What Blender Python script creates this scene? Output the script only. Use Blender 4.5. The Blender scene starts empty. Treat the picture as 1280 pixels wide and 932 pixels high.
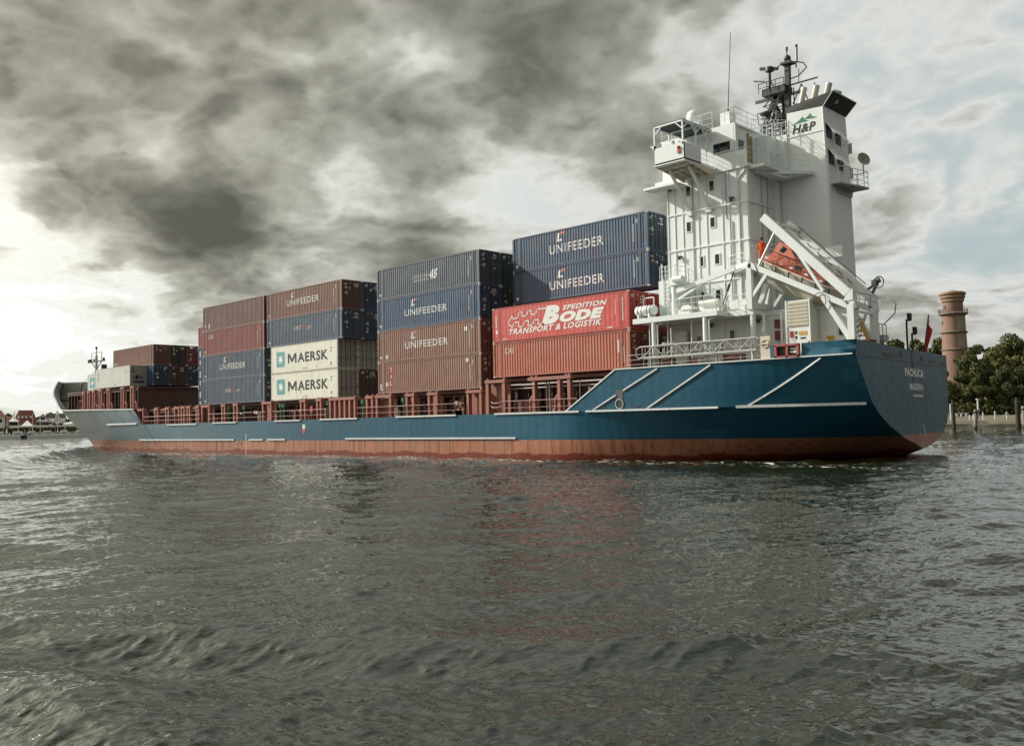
import bpy, bmesh, math, random
import numpy as np
from mathutils import Vector, Matrix, noise as mnoise

R_ = math.radians
random.seed(7)
rng = np.random.default_rng(11)
S = bpy.context.scene
COL = S.collection

# ------------------------------------------------------------------ camera
cam_d = bpy.data.cameras.new("camera")
cam = bpy.data.objects.new("camera", cam_d)
COL.objects.link(cam)
CAM = Vector((-38.746, 51.610, 2.843))
_yaw, _pitch, _roll = 0.7733, 0.0534, -0.0208
_F = Vector((math.sin(_yaw) * math.cos(_pitch), -math.cos(_yaw) * math.cos(_pitch), math.sin(_pitch)))
_R = _F.cross(Vector((0, 0, 1))).normalized()
_U = _R.cross(_F)
_R2 = _R * math.cos(_roll) + _U * math.sin(_roll)
_U2 = _U * math.cos(_roll) - _R * math.sin(_roll)
cam.matrix_world = Matrix(((_R2.x, _U2.x, -_F.x, CAM.x), (_R2.y, _U2.y, -_F.y, CAM.y), (_R2.z, _U2.z, -_F.z, CAM.z), (0, 0, 0, 1)))
cam_d.sensor_fit = 'HORIZONTAL'
cam_d.sensor_width = 36.0
cam_d.lens = 1143.24 / 1280 * 36.0
cam_d.clip_start = 0.5
cam_d.clip_end = 20000
S.camera = cam

# ------------------------------------------------------------------ light
SUN = Vector((2.2, 1.0, 1.43)).normalized()          # direction towards the sun
SUN_ELEV = math.asin(SUN.z)
SUN_AZ = math.atan2(SUN.x, SUN.y)
SUN_STRENGTH = 3.7
EXPOSURE = 0.42
sd = bpy.data.lights.new("sun", 'SUN')
sd.energy = SUN_STRENGTH
sd.angle = R_(1.2)
sd.color = (1.0, 0.96, 0.89)
so = bpy.data.objects.new("sun", sd)
so.rotation_euler = (-SUN).to_track_quat('-Z', 'Y').to_euler()
so.location = (60, 40, 80)
COL.objects.link(so)

S.view_settings.view_transform = 'Standard'
S.view_settings.look = 'None'
S.view_settings.exposure = EXPOSURE
S.view_settings.gamma = 1
S.view_settings.use_curve_mapping = False
S.cycles.use_denoising = True
S.cycles.sample_clamp_direct = 4.0
S.cycles.sample_clamp_indirect = 4.0


class NT:
    """small node-tree builder"""
    def __init__(self, tree):
        self.t = tree
        tree.nodes.clear()

    def put(self, sock, v):
        if isinstance(v, bpy.types.NodeSocket):
            self.t.links.new(v, sock)
        else:
            if isinstance(v, (tuple, list)) and len(v) == 3 and sock.type == 'RGBA':
                v = (*v, 1.0)
            sock.default_value = v

    def n(self, typ, ins=None, **kw):
        nd = self.t.nodes.new(typ)
        for k, v in kw.items():
            setattr(nd, k, v)
        for k, v in (ins or {}).items():
            self.put(nd.inputs[k], v)
        return nd

    def m(self, op, a, b=None, c=None, clamp=False):
        nd = self.n('ShaderNodeMath', operation=op, use_clamp=clamp)
        for i, v in enumerate((a, b, c)):
            if v is not None:
                self.put(nd.inputs[i], v)
        return nd.outputs[0]

    def mr(self, v, a, b, c=0.0, d=1.0, smooth=False):
        nd = self.n('ShaderNodeMapRange', {0: v, 1: a, 2: b, 3: c, 4: d}, clamp=True,
                    interpolation_type='SMOOTHSTEP' if smooth else 'LINEAR')
        return nd.outputs[0]

    def mix(self, f, a, b, blend='MIX'):
        nd = self.n('ShaderNodeMix', data_type='RGBA', blend_type=blend)
        self.put(nd.inputs[0], f)
        self.put(nd.inputs[6], a)
        self.put(nd.inputs[7], b)
        return nd.outputs[2]

    def noise(self, vec, scale, detail=4, rough=0.55, dist=0.0):
        nd = self.n('ShaderNodeTexNoise', {'Scale': scale, 'Detail': detail, 'Roughness': rough, 'Distortion': dist})
        if vec is not None:
            self.t.links.new(vec, nd.inputs['Vector'])
        return nd.outputs[0]

    def ramp(self, fac, stops):
        nd = self.n('ShaderNodeValToRGB')
        self.t.links.new(fac, nd.inputs[0])
        el = nd.color_ramp.elements
        while len(el) < len(stops):
            el.new(0.5)
        for e, (p, c) in zip(el, stops):
            e.position = p
            e.color = (*c, 1) if len(c) == 3 else c
        return nd.outputs[0]

    def mapping(self, vec, scale=(1, 1, 1), loc=(0, 0, 0), rot=(0, 0, 0)):
        nd = self.n('ShaderNodeMapping')
        self.t.links.new(vec, nd.inputs[0])
        nd.inputs['Location'].default_value = loc
        nd.inputs['Rotation'].default_value = rot
        nd.inputs['Scale'].default_value = scale
        return nd.outputs[0]


# ------------------------------------------------------------------ world: sky with broken cloud
W = bpy.data.worlds.new("World")
S.world = W
W.use_nodes = True
nt = NT(W.node_tree)
tc = nt.n('ShaderNodeTexCoord').outputs['Generated']
dirn = nt.n('ShaderNodeVectorMath', {0: tc}, operation='NORMALIZE').outputs[0]
sep = nt.n('ShaderNodeSeparateXYZ', {0: dirn})
dx, dy, dz = sep.outputs
zc = nt.m('ADD', nt.m('MAXIMUM', dz, 0.0), 0.30)
pv = nt.n('ShaderNodeCombineXYZ', {0: nt.m('DIVIDE', dx, zc), 1: nt.m('DIVIDE', dy, zc), 2: 0.37}).outputs[0]
# billows: warped cells give the rounded, cauliflower undersides
wv = nt.n('ShaderNodeTexNoise', {'Vector': pv, 'Scale': 2.2, 'Detail': 5, 'Roughness': 0.55}).outputs['Color']
pw = nt.n('ShaderNodeVectorMath', {0: pv, 1: nt.n('ShaderNodeVectorMath', {0: wv, 3: 0.75}, operation='SCALE').outputs[0]}, operation='ADD').outputs[0]


def cells(vec, scale, smooth):
    nd = nt.n('ShaderNodeTexVoronoi', {'Scale': scale, 'Smoothness': smooth}, feature='SMOOTH_F1')
    nt.t.links.new(vec, nd.inputs['Vector'])
    return nd.outputs['Distance']


c1 = cells(pw, 2.5, 0.55)
c2 = cells(pw, 6.0, 0.5)
c3 = cells(pw, 14.0, 0.5)
n1 = nt.noise(pv, 1.5, 6, 0.46, 0.2)
n3 = nt.noise(nt.mapping(dirn, (1, 1, 1.25), (1.7, 0.3, 5.0)), 7.0, 6, 0.46, 0.2)
n4 = nt.noise(nt.mapping(dirn, (1, 1, 1.2), (4.7, 2.3, 1.0)), 26.0, 8, 0.58, 0.2)
thick = nt.m('MULTIPLY', nt.m('SUBTRACT', n1, 0.5), 0.9)
for nd_, mid, amp in ((n3, 0.5, 0.6), (n4, 0.5, 0.22)):
    thick = nt.m('ADD', thick, nt.m('MULTIPLY', nt.m('SUBTRACT', nd_, mid), amp))
for nd_, mid, amp in ((c1, 0.42, 0.48), (c2, 0.42, 0.36), (c3, 0.42, 0.22)):
    thick = nt.m('ADD', thick, nt.m('MULTIPLY', nt.m('SUBTRACT', mid, nd_), amp))
thick = nt.m('ADD', thick, 0.575)
# where the larger banks and breaks of cloud stand, seen ones and added ones (direction, amount, tightness)
BANKS = [((0.899, -0.297, 0.321), 0.26, 110),
         ((0.885, -0.271, 0.378), 0.1, 160),
         ((0.813, -0.481, 0.327), 0.1, 160),
         ((0.761, -0.582, 0.286), 0.12, 140),
         ((0.661, -0.64, 0.392), 0.12, 120),
         ((0.578, -0.744, 0.336), 0.02, 120),
         ((0.402, -0.838, 0.369), 0.08, 120),
         ((0.887, -0.351, 0.3), 0.06, 300),
         ((0.922, -0.312, 0.229), 0.24, 1300),
         ((0.909, -0.352, 0.224), 0.27, 1300),
         ((0.891, -0.396, 0.221), 0.29, 1300),
         ((0.87, -0.44, 0.223), 0.28, 1300),
         ((0.847, -0.482, 0.223), 0.22, 1300),
         ((0.883, -0.43, 0.19), 0.24, 2000),
         ((0.861, -0.471, 0.191), 0.24, 2000),
         ((0.828, -0.526, 0.196), 0.1, 900),
         ((0.787, -0.569, 0.238), 0.14, 300),
         ((0.731, -0.633, 0.255), 0.1, 300),
         ((0.88, -0.395, 0.263), -0.32, 1200),
         ((0.909, -0.329, 0.257), -0.14, 900),
         ((0.94, -0.29, 0.183), -0.16, 160),
         ((0.926, -0.343, 0.156), -0.13, 250),
         ((0.755, -0.528, 0.389), -0.06, 500),
         ((0.635, -0.718, 0.285), -0.08, 300),
         ((0.808, -0.563, 0.172), -0.14, 300),
         ((0.844, -0.471, 0.258), -0.1, 900),
         ((0.941, -0.319, 0.108), -0.1, 160),
         ((0.934, -0.347, 0.082), 0.14, 600),
         ((0.884, -0.447, 0.136), 0.05, 600),
         ((0.948, -0.315, 0.046), -0.25, 200),
         ((0.706, -0.678, 0.205), -0.08, 300),
         ((0.299, -0.919, 0.258), -0.34, 90),
         ((0.27, -0.921, 0.282), -0.16, 120),
         ((0.259, -0.942, 0.215), -0.15, 300),
         ((0.267, -0.951, 0.156), -0.2, 900),
         ((0.351, -0.923, 0.161), 0.1, 400),
         ((0.299, -0.932, 0.205), -0.1, 300),
         ((0.32, -0.899, 0.298), 0.05, 600),
         ((0.255, -0.902, 0.349), 0.06, 300),
         ((0.497, -0.826, 0.267), -0.02, 100),
         ((0.30, -0.30, 0.90), -0.52, 6.0), ((0.0, 1.0, 0.35), -0.16, 2.0), ((-1.0, -0.35, 0.3), 0.24, 2.2), ((0.6, -0.8, 0.03), -0.12, 60)]  # overhead, port and aft: unseen, added to shape the light; last: horizon
for c, wgt, k in BANKS:
    cv = Vector(c).normalized()
    dt = nt.n('ShaderNodeVectorMath', {0: dirn, 1: tuple(cv)}, operation='DOT_PRODUCT').outputs['Value']
    g = nt.m('EXPONENT', nt.m('MULTIPLY', nt.m('SUBTRACT', dt, 1.0), float(k)))
    thick = nt.m('ADD', thick, nt.m('MULTIPLY', g, wgt))
thick = nt.m('ADD', nt.m('MULTIPLY', thick, 0.9), 0.035)
cloud = nt.ramp(thick, [(0.0, (0.46, 0.53, 0.54)), (0.15, (0.54, 0.585, 0.58)), (0.28, (0.68, 0.685, 0.655)), (0.38, (0.57, 0.565, 0.528)), (0.50, (0.372, 0.366, 0.33)),
                        (0.66, (0.235, 0.230, 0.202)), (0.80, (0.150, 0.147, 0.127)), (1.0, (0.088, 0.086, 0.073))])
sdot = nt.n('ShaderNodeVectorMath', {0: dirn, 1: tuple(SUN)}, operation='DOT_PRODUCT').outputs['Value']
glow = nt.m('ADD', nt.m('POWER', nt.m('MAXIMUM', sdot, 0.0), 3.0), nt.m('MULTIPLY', nt.m('POWER', nt.m('MAXIMUM', sdot, 0.0), 14.0), 2.2))
cloud = nt.mix(1.0, cloud, nt.n('ShaderNodeCombineXYZ', {0: nt.m('ADD', 0.78, nt.m('MULTIPLY', glow, 0.89)), 1: nt.m('ADD', 0.79, nt.m('MULTIPLY', glow, 0.85)), 2: nt.m('ADD', 0.79, nt.m('MULTIPLY', glow, 0.68))}).outputs[0], 'MULTIPLY')
sky = nt.n('ShaderNodeTexSky', sky_type='NISHITA', sun_disc=False, sun_elevation=SUN_ELEV, sun_rotation=SUN_AZ,
           air_density=1.0, dust_density=2.5, ozone_density=1.0).outputs[0]
SKY_STRENGTH = 0.1
cloud = nt.mix(nt.m('MULTIPLY', nt.mr(sdot, 0.25, 0.62), nt.mr(thick, 0.06, 0.25, 1.0, 0.0)), cloud, (0.86, 0.85, 0.80))
cl10 = nt.mix(1.0, cloud, (1 / SKY_STRENGTH,) * 3, 'MULTIPLY')
cover = nt.m('MAXIMUM', nt.mr(thick, 0.02, 0.24, 0.92, 1.0, True), nt.mr(sdot, 0.2, 0.6))
skyc = nt.mix(cover, sky, cl10)
bg = nt.n('ShaderNodeBackground', {'Color': skyc, 'Strength': SKY_STRENGTH})
wo = nt.n('ShaderNodeOutputWorld')
W.node_tree.links.new(bg.outputs[0], wo.inputs[0])


# ------------------------------------------------------------------ materials
MATS = {}


def base_mat(name):
    m = bpy.data.materials.new(name)
    m.use_nodes = True
    t = NT(m.node_tree)
    out = t.n('ShaderNodeOutputMaterial')
    b = t.n('ShaderNodeBsdfPrincipled')
    m.node_tree.links.new(b.outputs[0], out.inputs[0])
    MATS[name] = m
    return m, t, b


def paint(name, col, rough=0.5, grime=0.35, rust=0.0, fade=0.15, scale=1.0, metallic=0.0, spec=0.5, rustcol=(0.11, 0.042, 0.02), dent=0.0):
    """weathered paint: soft fading, vertical grime streaks and rust blooms"""
    if name in MATS:
        return MATS[name]
    m, t, b = base_mat(name)
    oi = t.n('ShaderNodeObjectInfo').outputs['Random']
    co = t.n('ShaderNodeTexCoord').outputs['Object']
    off = t.n('ShaderNodeCombineXYZ', {0: t.m('MULTIPLY', oi, 37.0), 1: t.m('MULTIPLY', oi, 91.0), 2: 0.0}).outputs[0]
    vec = t.n('ShaderNodeVectorMath', {0: co, 1: off}, operation='ADD').outputs[0]
    big = t.noise(vec, 0.55 * scale, 5, 0.6)
    streak = t.noise(t.mapping(vec, (2.6 * scale, 2.6 * scale, 0.16 * scale)), 1.6, 5, 0.65)
    fine = t.noise(vec, 7.0 * scale, 5, 0.6)
    light = tuple(min(1, c * 0.75 + 0.25 * (0.3 * col[0] + 0.5 * col[1] + 0.2 * col[2]) + 0.045) for c in col)
    c = t.mix(t.mr(big, 0.35, 0.75, 0.0, fade * 2.5), col, light)
    dark = tuple(c_ * 0.42 + 0.004 for c_ in col)
    c = t.mix(t.mr(streak, 0.5, 0.78, 0.0, grime), c, dark)
    c = t.mix(t.mr(fine, 0.52, 0.85, 0.0, grime * 0.5), c, dark)
    if rust > 0:
        rm = t.m('MULTIPLY', t.mr(t.noise(t.mapping(vec, (1.4, 1.4, 0.5)), 1.3 * scale, 8, 0.72), 0.60 - 0.12 * rust, 0.70, 0, 1), min(1.0, 0.35 + rust * 0.5))
        c = t.mix(rm, c, rustcol)
    t.put(b.inputs['Base Color'], c)
    t.put(b.inputs['Roughness'], t.mr(fine, 0.3, 0.7, max(0.05, rough - 0.08), min(1, rough + 0.12)))
    b.inputs['Metallic'].default_value = metallic
    b.inputs['Specular IOR Level'].default_value = spec
    if dent > 0:                               # hand-knocked sheet metal
        bm_ = t.n('ShaderNodeBump', {'Strength': 1.0, 'Distance': 1.0, 'Height': t.m('MULTIPLY', t.noise(vec, 0.9, 3, 0.55), dent)})
        t.put(b.inputs['Normal'], bm_.outputs[0])
    return m


def plain(name, col, rough=0.6, spec=0.4, metallic=0.0, vary=0.25, scale=2.0):
    if name in MATS:
        return MATS[name]
    m, t, b = base_mat(name)
    co = t.n('ShaderNodeTexCoord').outputs['Object']
    f = t.noise(co, scale, 6, 0.62)
    c = t.mix(t.mr(f, 0.32, 0.72, 0, 1), tuple(x * (1 - vary) for x in col), tuple(min(1, x * (1 + vary)) for x in col))
    t.put(b.inputs['Base Color'], c)
    b.inputs['Roughness'].default_value = rough
    b.inputs['Specular IOR Level'].default_value = spec
    b.inputs['Metallic'].default_value = metallic
    return m


WHITE = paint('white_paint', (0.69, 0.73, 0.715), 0.42, 0.17, 0.12, 0.05, rustcol=(0.42, 0.33, 0.24))
WHITEW = paint('white_worn_paint', (0.72, 0.72, 0.68), 0.5, 0.3, 0.25, 0.1, rustcol=(0.33, 0.2, 0.1))
GREYP = paint('grey_paint', (0.38, 0.40, 0.39), 0.5, 0.3)
DKGREY = paint('dark_grey_paint', (0.06, 0.062, 0.06), 0.5, 0.25)
BLACKP = paint('black_paint', (0.018, 0.018, 0.017), 0.5, 0.2, fade=0.05)
CAPP = paint('funnel_cap_paint', (0.035, 0.033, 0.028), 0.5, 0.2, fade=0.08)
OXIDE = paint('red_oxide_paint', (0.30, 0.105, 0.072), 0.55, 0.35, 0.35)
OXDARK = paint('dark_red_oxide_paint', (0.13, 0.047, 0.032), 0.6, 0.4, 0.4)
DECKP = paint('deck_paint', (0.12, 0.045, 0.032), 0.7, 0.4, 0.3)
CREAM = paint('cream_paint', (0.56, 0.50, 0.38), 0.5, 0.25, 0.15)
BEIGE = paint('beige_canvas', (0.50, 0.47, 0.37), 0.85, 0.3)
REDP = paint('red_paint', (0.42, 0.035, 0.025), 0.45, 0.2)
YELLOW = paint('yellow_paint', (0.55, 0.30, 0.02), 0.5, 0.2)
GREENP = paint('green_paint', (0.03, 0.16, 0.08), 0.5, 0.2)
ORANGE = paint('lifeboat_orange_paint', (0.52, 0.125, 0.055), 0.4, 0.22, fade=0.25)
SUIT = plain('orange_workwear', (0.62, 0.085, 0.02), 0.85, 0.2, vary=0.2, scale=6)
SKIN = plain('skin', (0.36, 0.19, 0.13), 0.55, 0.4, vary=0.1)
HAIR = plain('dark_hair', (0.02, 0.014, 0.01), 0.7)
STEEL = plain('wire_steel', (0.05, 0.05, 0.05), 0.5, 0.5)
ROPE = plain('white_rope', (0.55, 0.53, 0.47), 0.8)
GLASS, _t, _b = base_mat('dark_window_glass')
_b.inputs['Base Color'].default_value = (0.012, 0.017, 0.018, 1)
_b.inputs['Roughness'].default_value = 0.08
_b.inputs['Specular IOR Level'].default_value = 0.6
TINT, _t, _b = base_mat('blue_awning_canvas')
_b.inputs['Base Color'].default_value = (0.02, 0.035, 0.045, 1)
_b.inputs['Roughness'].default_value = 0.7


# ------------------------------------------------------------------ mesh builder
class MB:
    def __init__(self):
        self.v, self.f, self.mi = [], [], []
        self.cur = 0
        self.pr = []
        self.cuts = None

    def cut(self):
        self.cuts = (self.cuts or []) + [len(self.f)]

    def build_each(self, name, mats, parent=None):
        """every primitive (or every run between cuts) as a mesh of its own"""
        st = sorted(set(self.cuts)) if self.cuts else self.pr
        st = [0] + [s for s in st if 0 < s < len(self.f)] + [len(self.f)]
        for a, b in zip(st[:-1], st[1:]):
            fs = self.f[a:b]
            ids = sorted({i for f in fs for i in f})
            mp = {i: k for k, i in enumerate(ids)}
            q = MB()
            q.v = [self.v[i] for i in ids]
            q.f = [tuple(mp[i] for i in f) for f in fs]
            q.mi = self.mi[a:b]
            q.build(name, mats, parent)

    def add(self, verts, faces):
        o = len(self.v)
        self.pr.append(len(self.f))
        self.v.extend([tuple(p) for p in verts])
        self.f.extend([tuple(i + o for i in f) for f in faces])
        self.mi.extend([self.cur] * len(faces))
        return self

    def box(self, x0, x1, y0, y1, z0, z1):
        x0, x1 = sorted((x0, x1)); y0, y1 = sorted((y0, y1)); z0, z1 = sorted((z0, z1))
        v = [(x0, y0, z0), (x1, y0, z0), (x1, y1, z0), (x0, y1, z0), (x0, y0, z1), (x1, y0, z1), (x1, y1, z1), (x0, y1, z1)]
        return self.add(v, [(0, 3, 2, 1), (4, 5, 6, 7), (0, 1, 5, 4), (1, 2, 6, 5), (2, 3, 7, 6), (3, 0, 4, 7)])

    def beam(self, p, q, w, h=None, up=(0, 0, 1)):
        h = w if h is None else h
        p, q = Vector(p), Vector(q)
        d = (q - p)
        if d.length < 1e-6:
            return self
        d.normalize()
        s = d.cross(Vector(up))
        if s.length < 1e-4:
            s = d.cross(Vector((1, 0, 0)))
        s.normalize()
        u = s.cross(d)
        s *= w / 2
        u *= h / 2
        v = [p - s - u, p + s - u, p + s + u, p - s + u, q - s - u, q + s - u, q + s + u, q - s + u]
        return self.add(v, [(0, 1, 2, 3), (4, 7, 6, 5), (0, 4, 5, 1), (1, 5, 6, 2), (2, 6, 7, 3), (3, 7, 4, 0)])

    def tube(self, p, q, r, n=8, r2=None, cap=True):
        p, q = Vector(p), Vector(q)
        r2 = r if r2 is None else r2
        d = (q - p)
        if d.length < 1e-6:
            return self
        d.normalize()
        s = d.cross(Vector((0, 0, 1)))
        if s.length < 1e-3:
            s = d.cross(Vector((1, 0, 0)))
        s.normalize()
        u = s.cross(d)
        v = []
        for c, rr in ((p, r), (q, r2)):
            for i in range(n):
                a = 2 * math.pi * i / n
                v.append(c + s * (rr * math.cos(a)) + u * (rr * math.sin(a)))
        f = [(i, (i + 1) % n, n + (i + 1) % n, n + i) for i in range(n)]
        if cap:
            f += [tuple(range(n - 1, -1, -1)), tuple(range(n, 2 * n))]
        return self.add(v, f)

    def path(self, pts, r, n=6):
        for a, b in zip(pts[:-1], pts[1:]):
            self.tube(a, b, r, n)
        return self

    def prism(self, poly, axis, a, b):
        """poly: 2D points; axis 'y': (x,z) swept y a..b; 'x': (y,z); 'z': (x,y)"""
        n = len(poly)

        def P(p, t):
            return {'y': (p[0], t, p[1]), 'x': (t, p[0], p[1]), 'z': (p[0], p[1], t)}[axis]
        v = [P(p, a) for p in poly] + [P(p, b) for p in poly]
        f = [(i, (i + 1) % n, n + (i + 1) % n, n + i) for i in range(n)] + [tuple(range(n - 1, -1, -1)), tuple(range(n, 2 * n))]
        return self.add(v, f)

    def lathe(self, prof, c, n=24):
        """prof: (r,z) list about the vertical through c"""
        v, f = [], []
        for r, z in prof:
            for i in range(n):
                a = 2 * math.pi * i / n
                v.append((c[0] + r * math.cos(a), c[1] + r * math.sin(a), c[2] + z))
        for j in range(len(prof) - 1):
            for i in range(n):
                f.append((j * n + i, j * n + (i + 1) % n, (j + 1) * n + (i + 1) % n, (j + 1) * n + i))
        f.append(tuple(range(n - 1, -1, -1)))
        k = (len(prof) - 1) * n
        f.append(tuple(range(k, k + n)))
        return self.add(v, f)

    def sphere(self, c, r, sx=1, sy=1, sz=1, n=12, m=8):
        prof = [(max(1e-4, r * math.sin(math.pi * j / m)), -r * math.cos(math.pi * j / m)) for j in range(m + 1)]
        o = len(self.v)
        self.lathe(prof, (0, 0, 0), n)
        for i in range(o, len(self.v)):
            x, y, z = self.v[i]
            self.v[i] = (c[0] + x * sx, c[1] + y * sy, c[2] + z * sz)
        return self

    def quad(self, a, b, c, d):
        return self.add([a, b, c, d], [(0, 1, 2, 3)])

    def rail(self, pts, h=1.0, bars=3, step=1.5, r=0.025, n=5):
        """guard rail along pts (at deck level)"""
        for a, b in zip(pts[:-1], pts[1:]):
            a, b = Vector(a), Vector(b)
            k = max(1, round((b - a).length / step))
            for i in range(k + 1):
                p = a.lerp(b, i / k)
                self.tube(p, p + Vector((0, 0, h)), r, n)
            for j in range(bars):
                z = Vector((0, 0, h * (j + 1) / bars))
                self.tube(a + z, b + z, r * (1.1 if j == bars - 1 else 0.75), n)
        return self

    def mesh(self, name, mats, smooth=None, weld=False):
        me = bpy.data.meshes.new(name)
        me.from_pydata(self.v, [], self.f)
        if not isinstance(mats, (list, tuple)):
            mats = [mats]
        for m in mats:
            me.materials.append(m)
        if len(mats) > 1:
            me.polygons.foreach_set('material_index', self.mi)
        bm = bmesh.new()
        bm.from_mesh(me)
        if weld:
            bmesh.ops.remove_doubles(bm, verts=bm.verts, dist=1e-4)
        bmesh.ops.recalc_face_normals(bm, faces=bm.faces)
        bm.to_mesh(me)
        bm.free()
        if smooth is not None:
            me.polygons.foreach_set('use_smooth', [True] * len(me.polygons))
            me.set_sharp_from_angle(angle=R_(smooth))
        return me

    def build(self, name, mats, parent=None, smooth=None, weld=False):
        o = bpy.data.objects.new(name, self.mesh(name, mats, smooth, weld))
        COL.objects.link(o)
        if parent is not None:
            o.parent = parent
            if parent.parent is None and parent.type == 'EMPTY':
                o.matrix_parent_inverse = Matrix.Translation(-parent.location)
        return o


def tag(o, label=None, cat=None, group=None, kind=None):
    for k, v in (('label', label), ('category', cat), ('group', group), ('kind', kind)):
        if v:
            o[k] = v
    return o


def thing(name, loc, label, cat, group=None):
    o = bpy.data.objects.new(name, None)
    o.empty_display_size = 0.5
    o.location = loc
    COL.objects.link(o)
    return tag(o, label, cat, group)


# ------------------------------------------------------------------ lettering
_tc = {}


def text2d(s, bold=0.0, shear=0.0, gap=1.12):
    """triangulated outline of a text, scaled to the unit box"""
    key = (s, bold, shear)
    if key in _tc:
        return _tc[key]
    cu = bpy.data.curves.new('t', 'FONT')
    cu.body = s
    cu.offset = bold
    cu.shear = shear
    cu.space_character = gap
    cu.resolution_u = 3
    cu.fill_mode = 'FRONT'
    o = bpy.data.objects.new('t', cu)
    COL.objects.link(o)
    dg = bpy.context.evaluated_depsgraph_get()
    me = o.evaluated_get(dg).to_mesh()
    v = np.array([x.co[:2] for x in me.vertices])
    f = [tuple(p.vertices) for p in me.polygons]
    o.evaluated_get(dg).to_mesh_clear()
    bpy.data.objects.remove(o)
    bpy.data.curves.remove(cu)
    lo, hi = v.min(0), v.max(0)
    _tc[key] = ((v - lo) / (hi - lo), f)
    return _tc[key]


def text_on(mb, s, place, bold=0.0, shear=0.0):
    """place(u, v) -> 3D point for the unit box"""
    v, f = text2d(s, bold, shear)
    mb.add([place(a, b) for a, b in v], f)
    return mb

# ------------------------------------------------------------------ the ship: hull
YC = -10.25
ship = thing("cargo_ship", (45, YC, 0), "blue hulled container ship with a tall white aft tower, under way on the harbour water", "container ship")


def stem_x(z):
    return float(np.interp(z, [-3, 0, 1.07, 3.3, 6.5, 9, 9.7, 11.6], [119, 121.5, 123, 128.5, 133.7, 138, 137.7, 136.1]))


def half(x, z):
    x0 = 58 + 32 * min(1, max(0, z / 6.5))
    xs = stem_x(z)
    if x <= x0:
        return 11.25
    if x >= xs:
        return 0.0
    return 11.25 * (1 - ((x - x0) / (xs - x0)) ** 2.1)


def cant(y):
    return -16.5 + (1 - y) * 0.1156


TP = [(-13.0, 0.45), (-10.9, 0.9), (-8.8, 1.24), (-5.5, 2.1), (-3.5, 2.8), (-2.06, 3.5)]
TSB = [(-13.0, 0.45), (-15.0, 0.6), (-16.7, 0.83), (-19.0, 1.4), (-20.4, 2.2), (-20.95, 3.5)]
MP = [(-10, -3.2), (-3, -3.0), (0.5, -1.8), (1, -0.2), (1, 1.6), (1, 3.5)]
MSB = [(-10.5, -3.2), (-17.5, -3.0), (-21.0, -1.8), (-21.5, -0.2), (-21.5, 1.6), (-21.5, 3.5)]


def sfun(x, j):
    t = min(1, max(0, (x + 16.5) / (22.0 if j < 5 else 9.0)))
    e = 0.74 if j < 5 else 0.7
    return t ** e * (1 - (1 - t) * 0.0)


def stern_pt(x, j, port=True):
    T, M_ = (TP, MP) if port else (TSB, MSB)
    s = sfun(x, j)
    y = T[j][0] * (1 - s) + M_[j][0] * s
    z = T[j][1] * (1 - s) + M_[j][1] * s
    return (x + (cant(y) + 16.5) * (1 - s) if s < 1 else x, y, z)


def loft(mb, rows):
    o = len(mb.v)
    n = len(rows[0])
    for r in rows:
        mb.v.extend(r)
    for i in range(len(rows) - 1):
        for j in range(n - 1):
            a, b, c, d = o + i * n + j, o + i * n + j + 1, o + (i + 1) * n + j + 1, o + (i + 1) * n + j
            mb.f.append((a, b, c, d))
            mb.mi.append(0)


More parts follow.
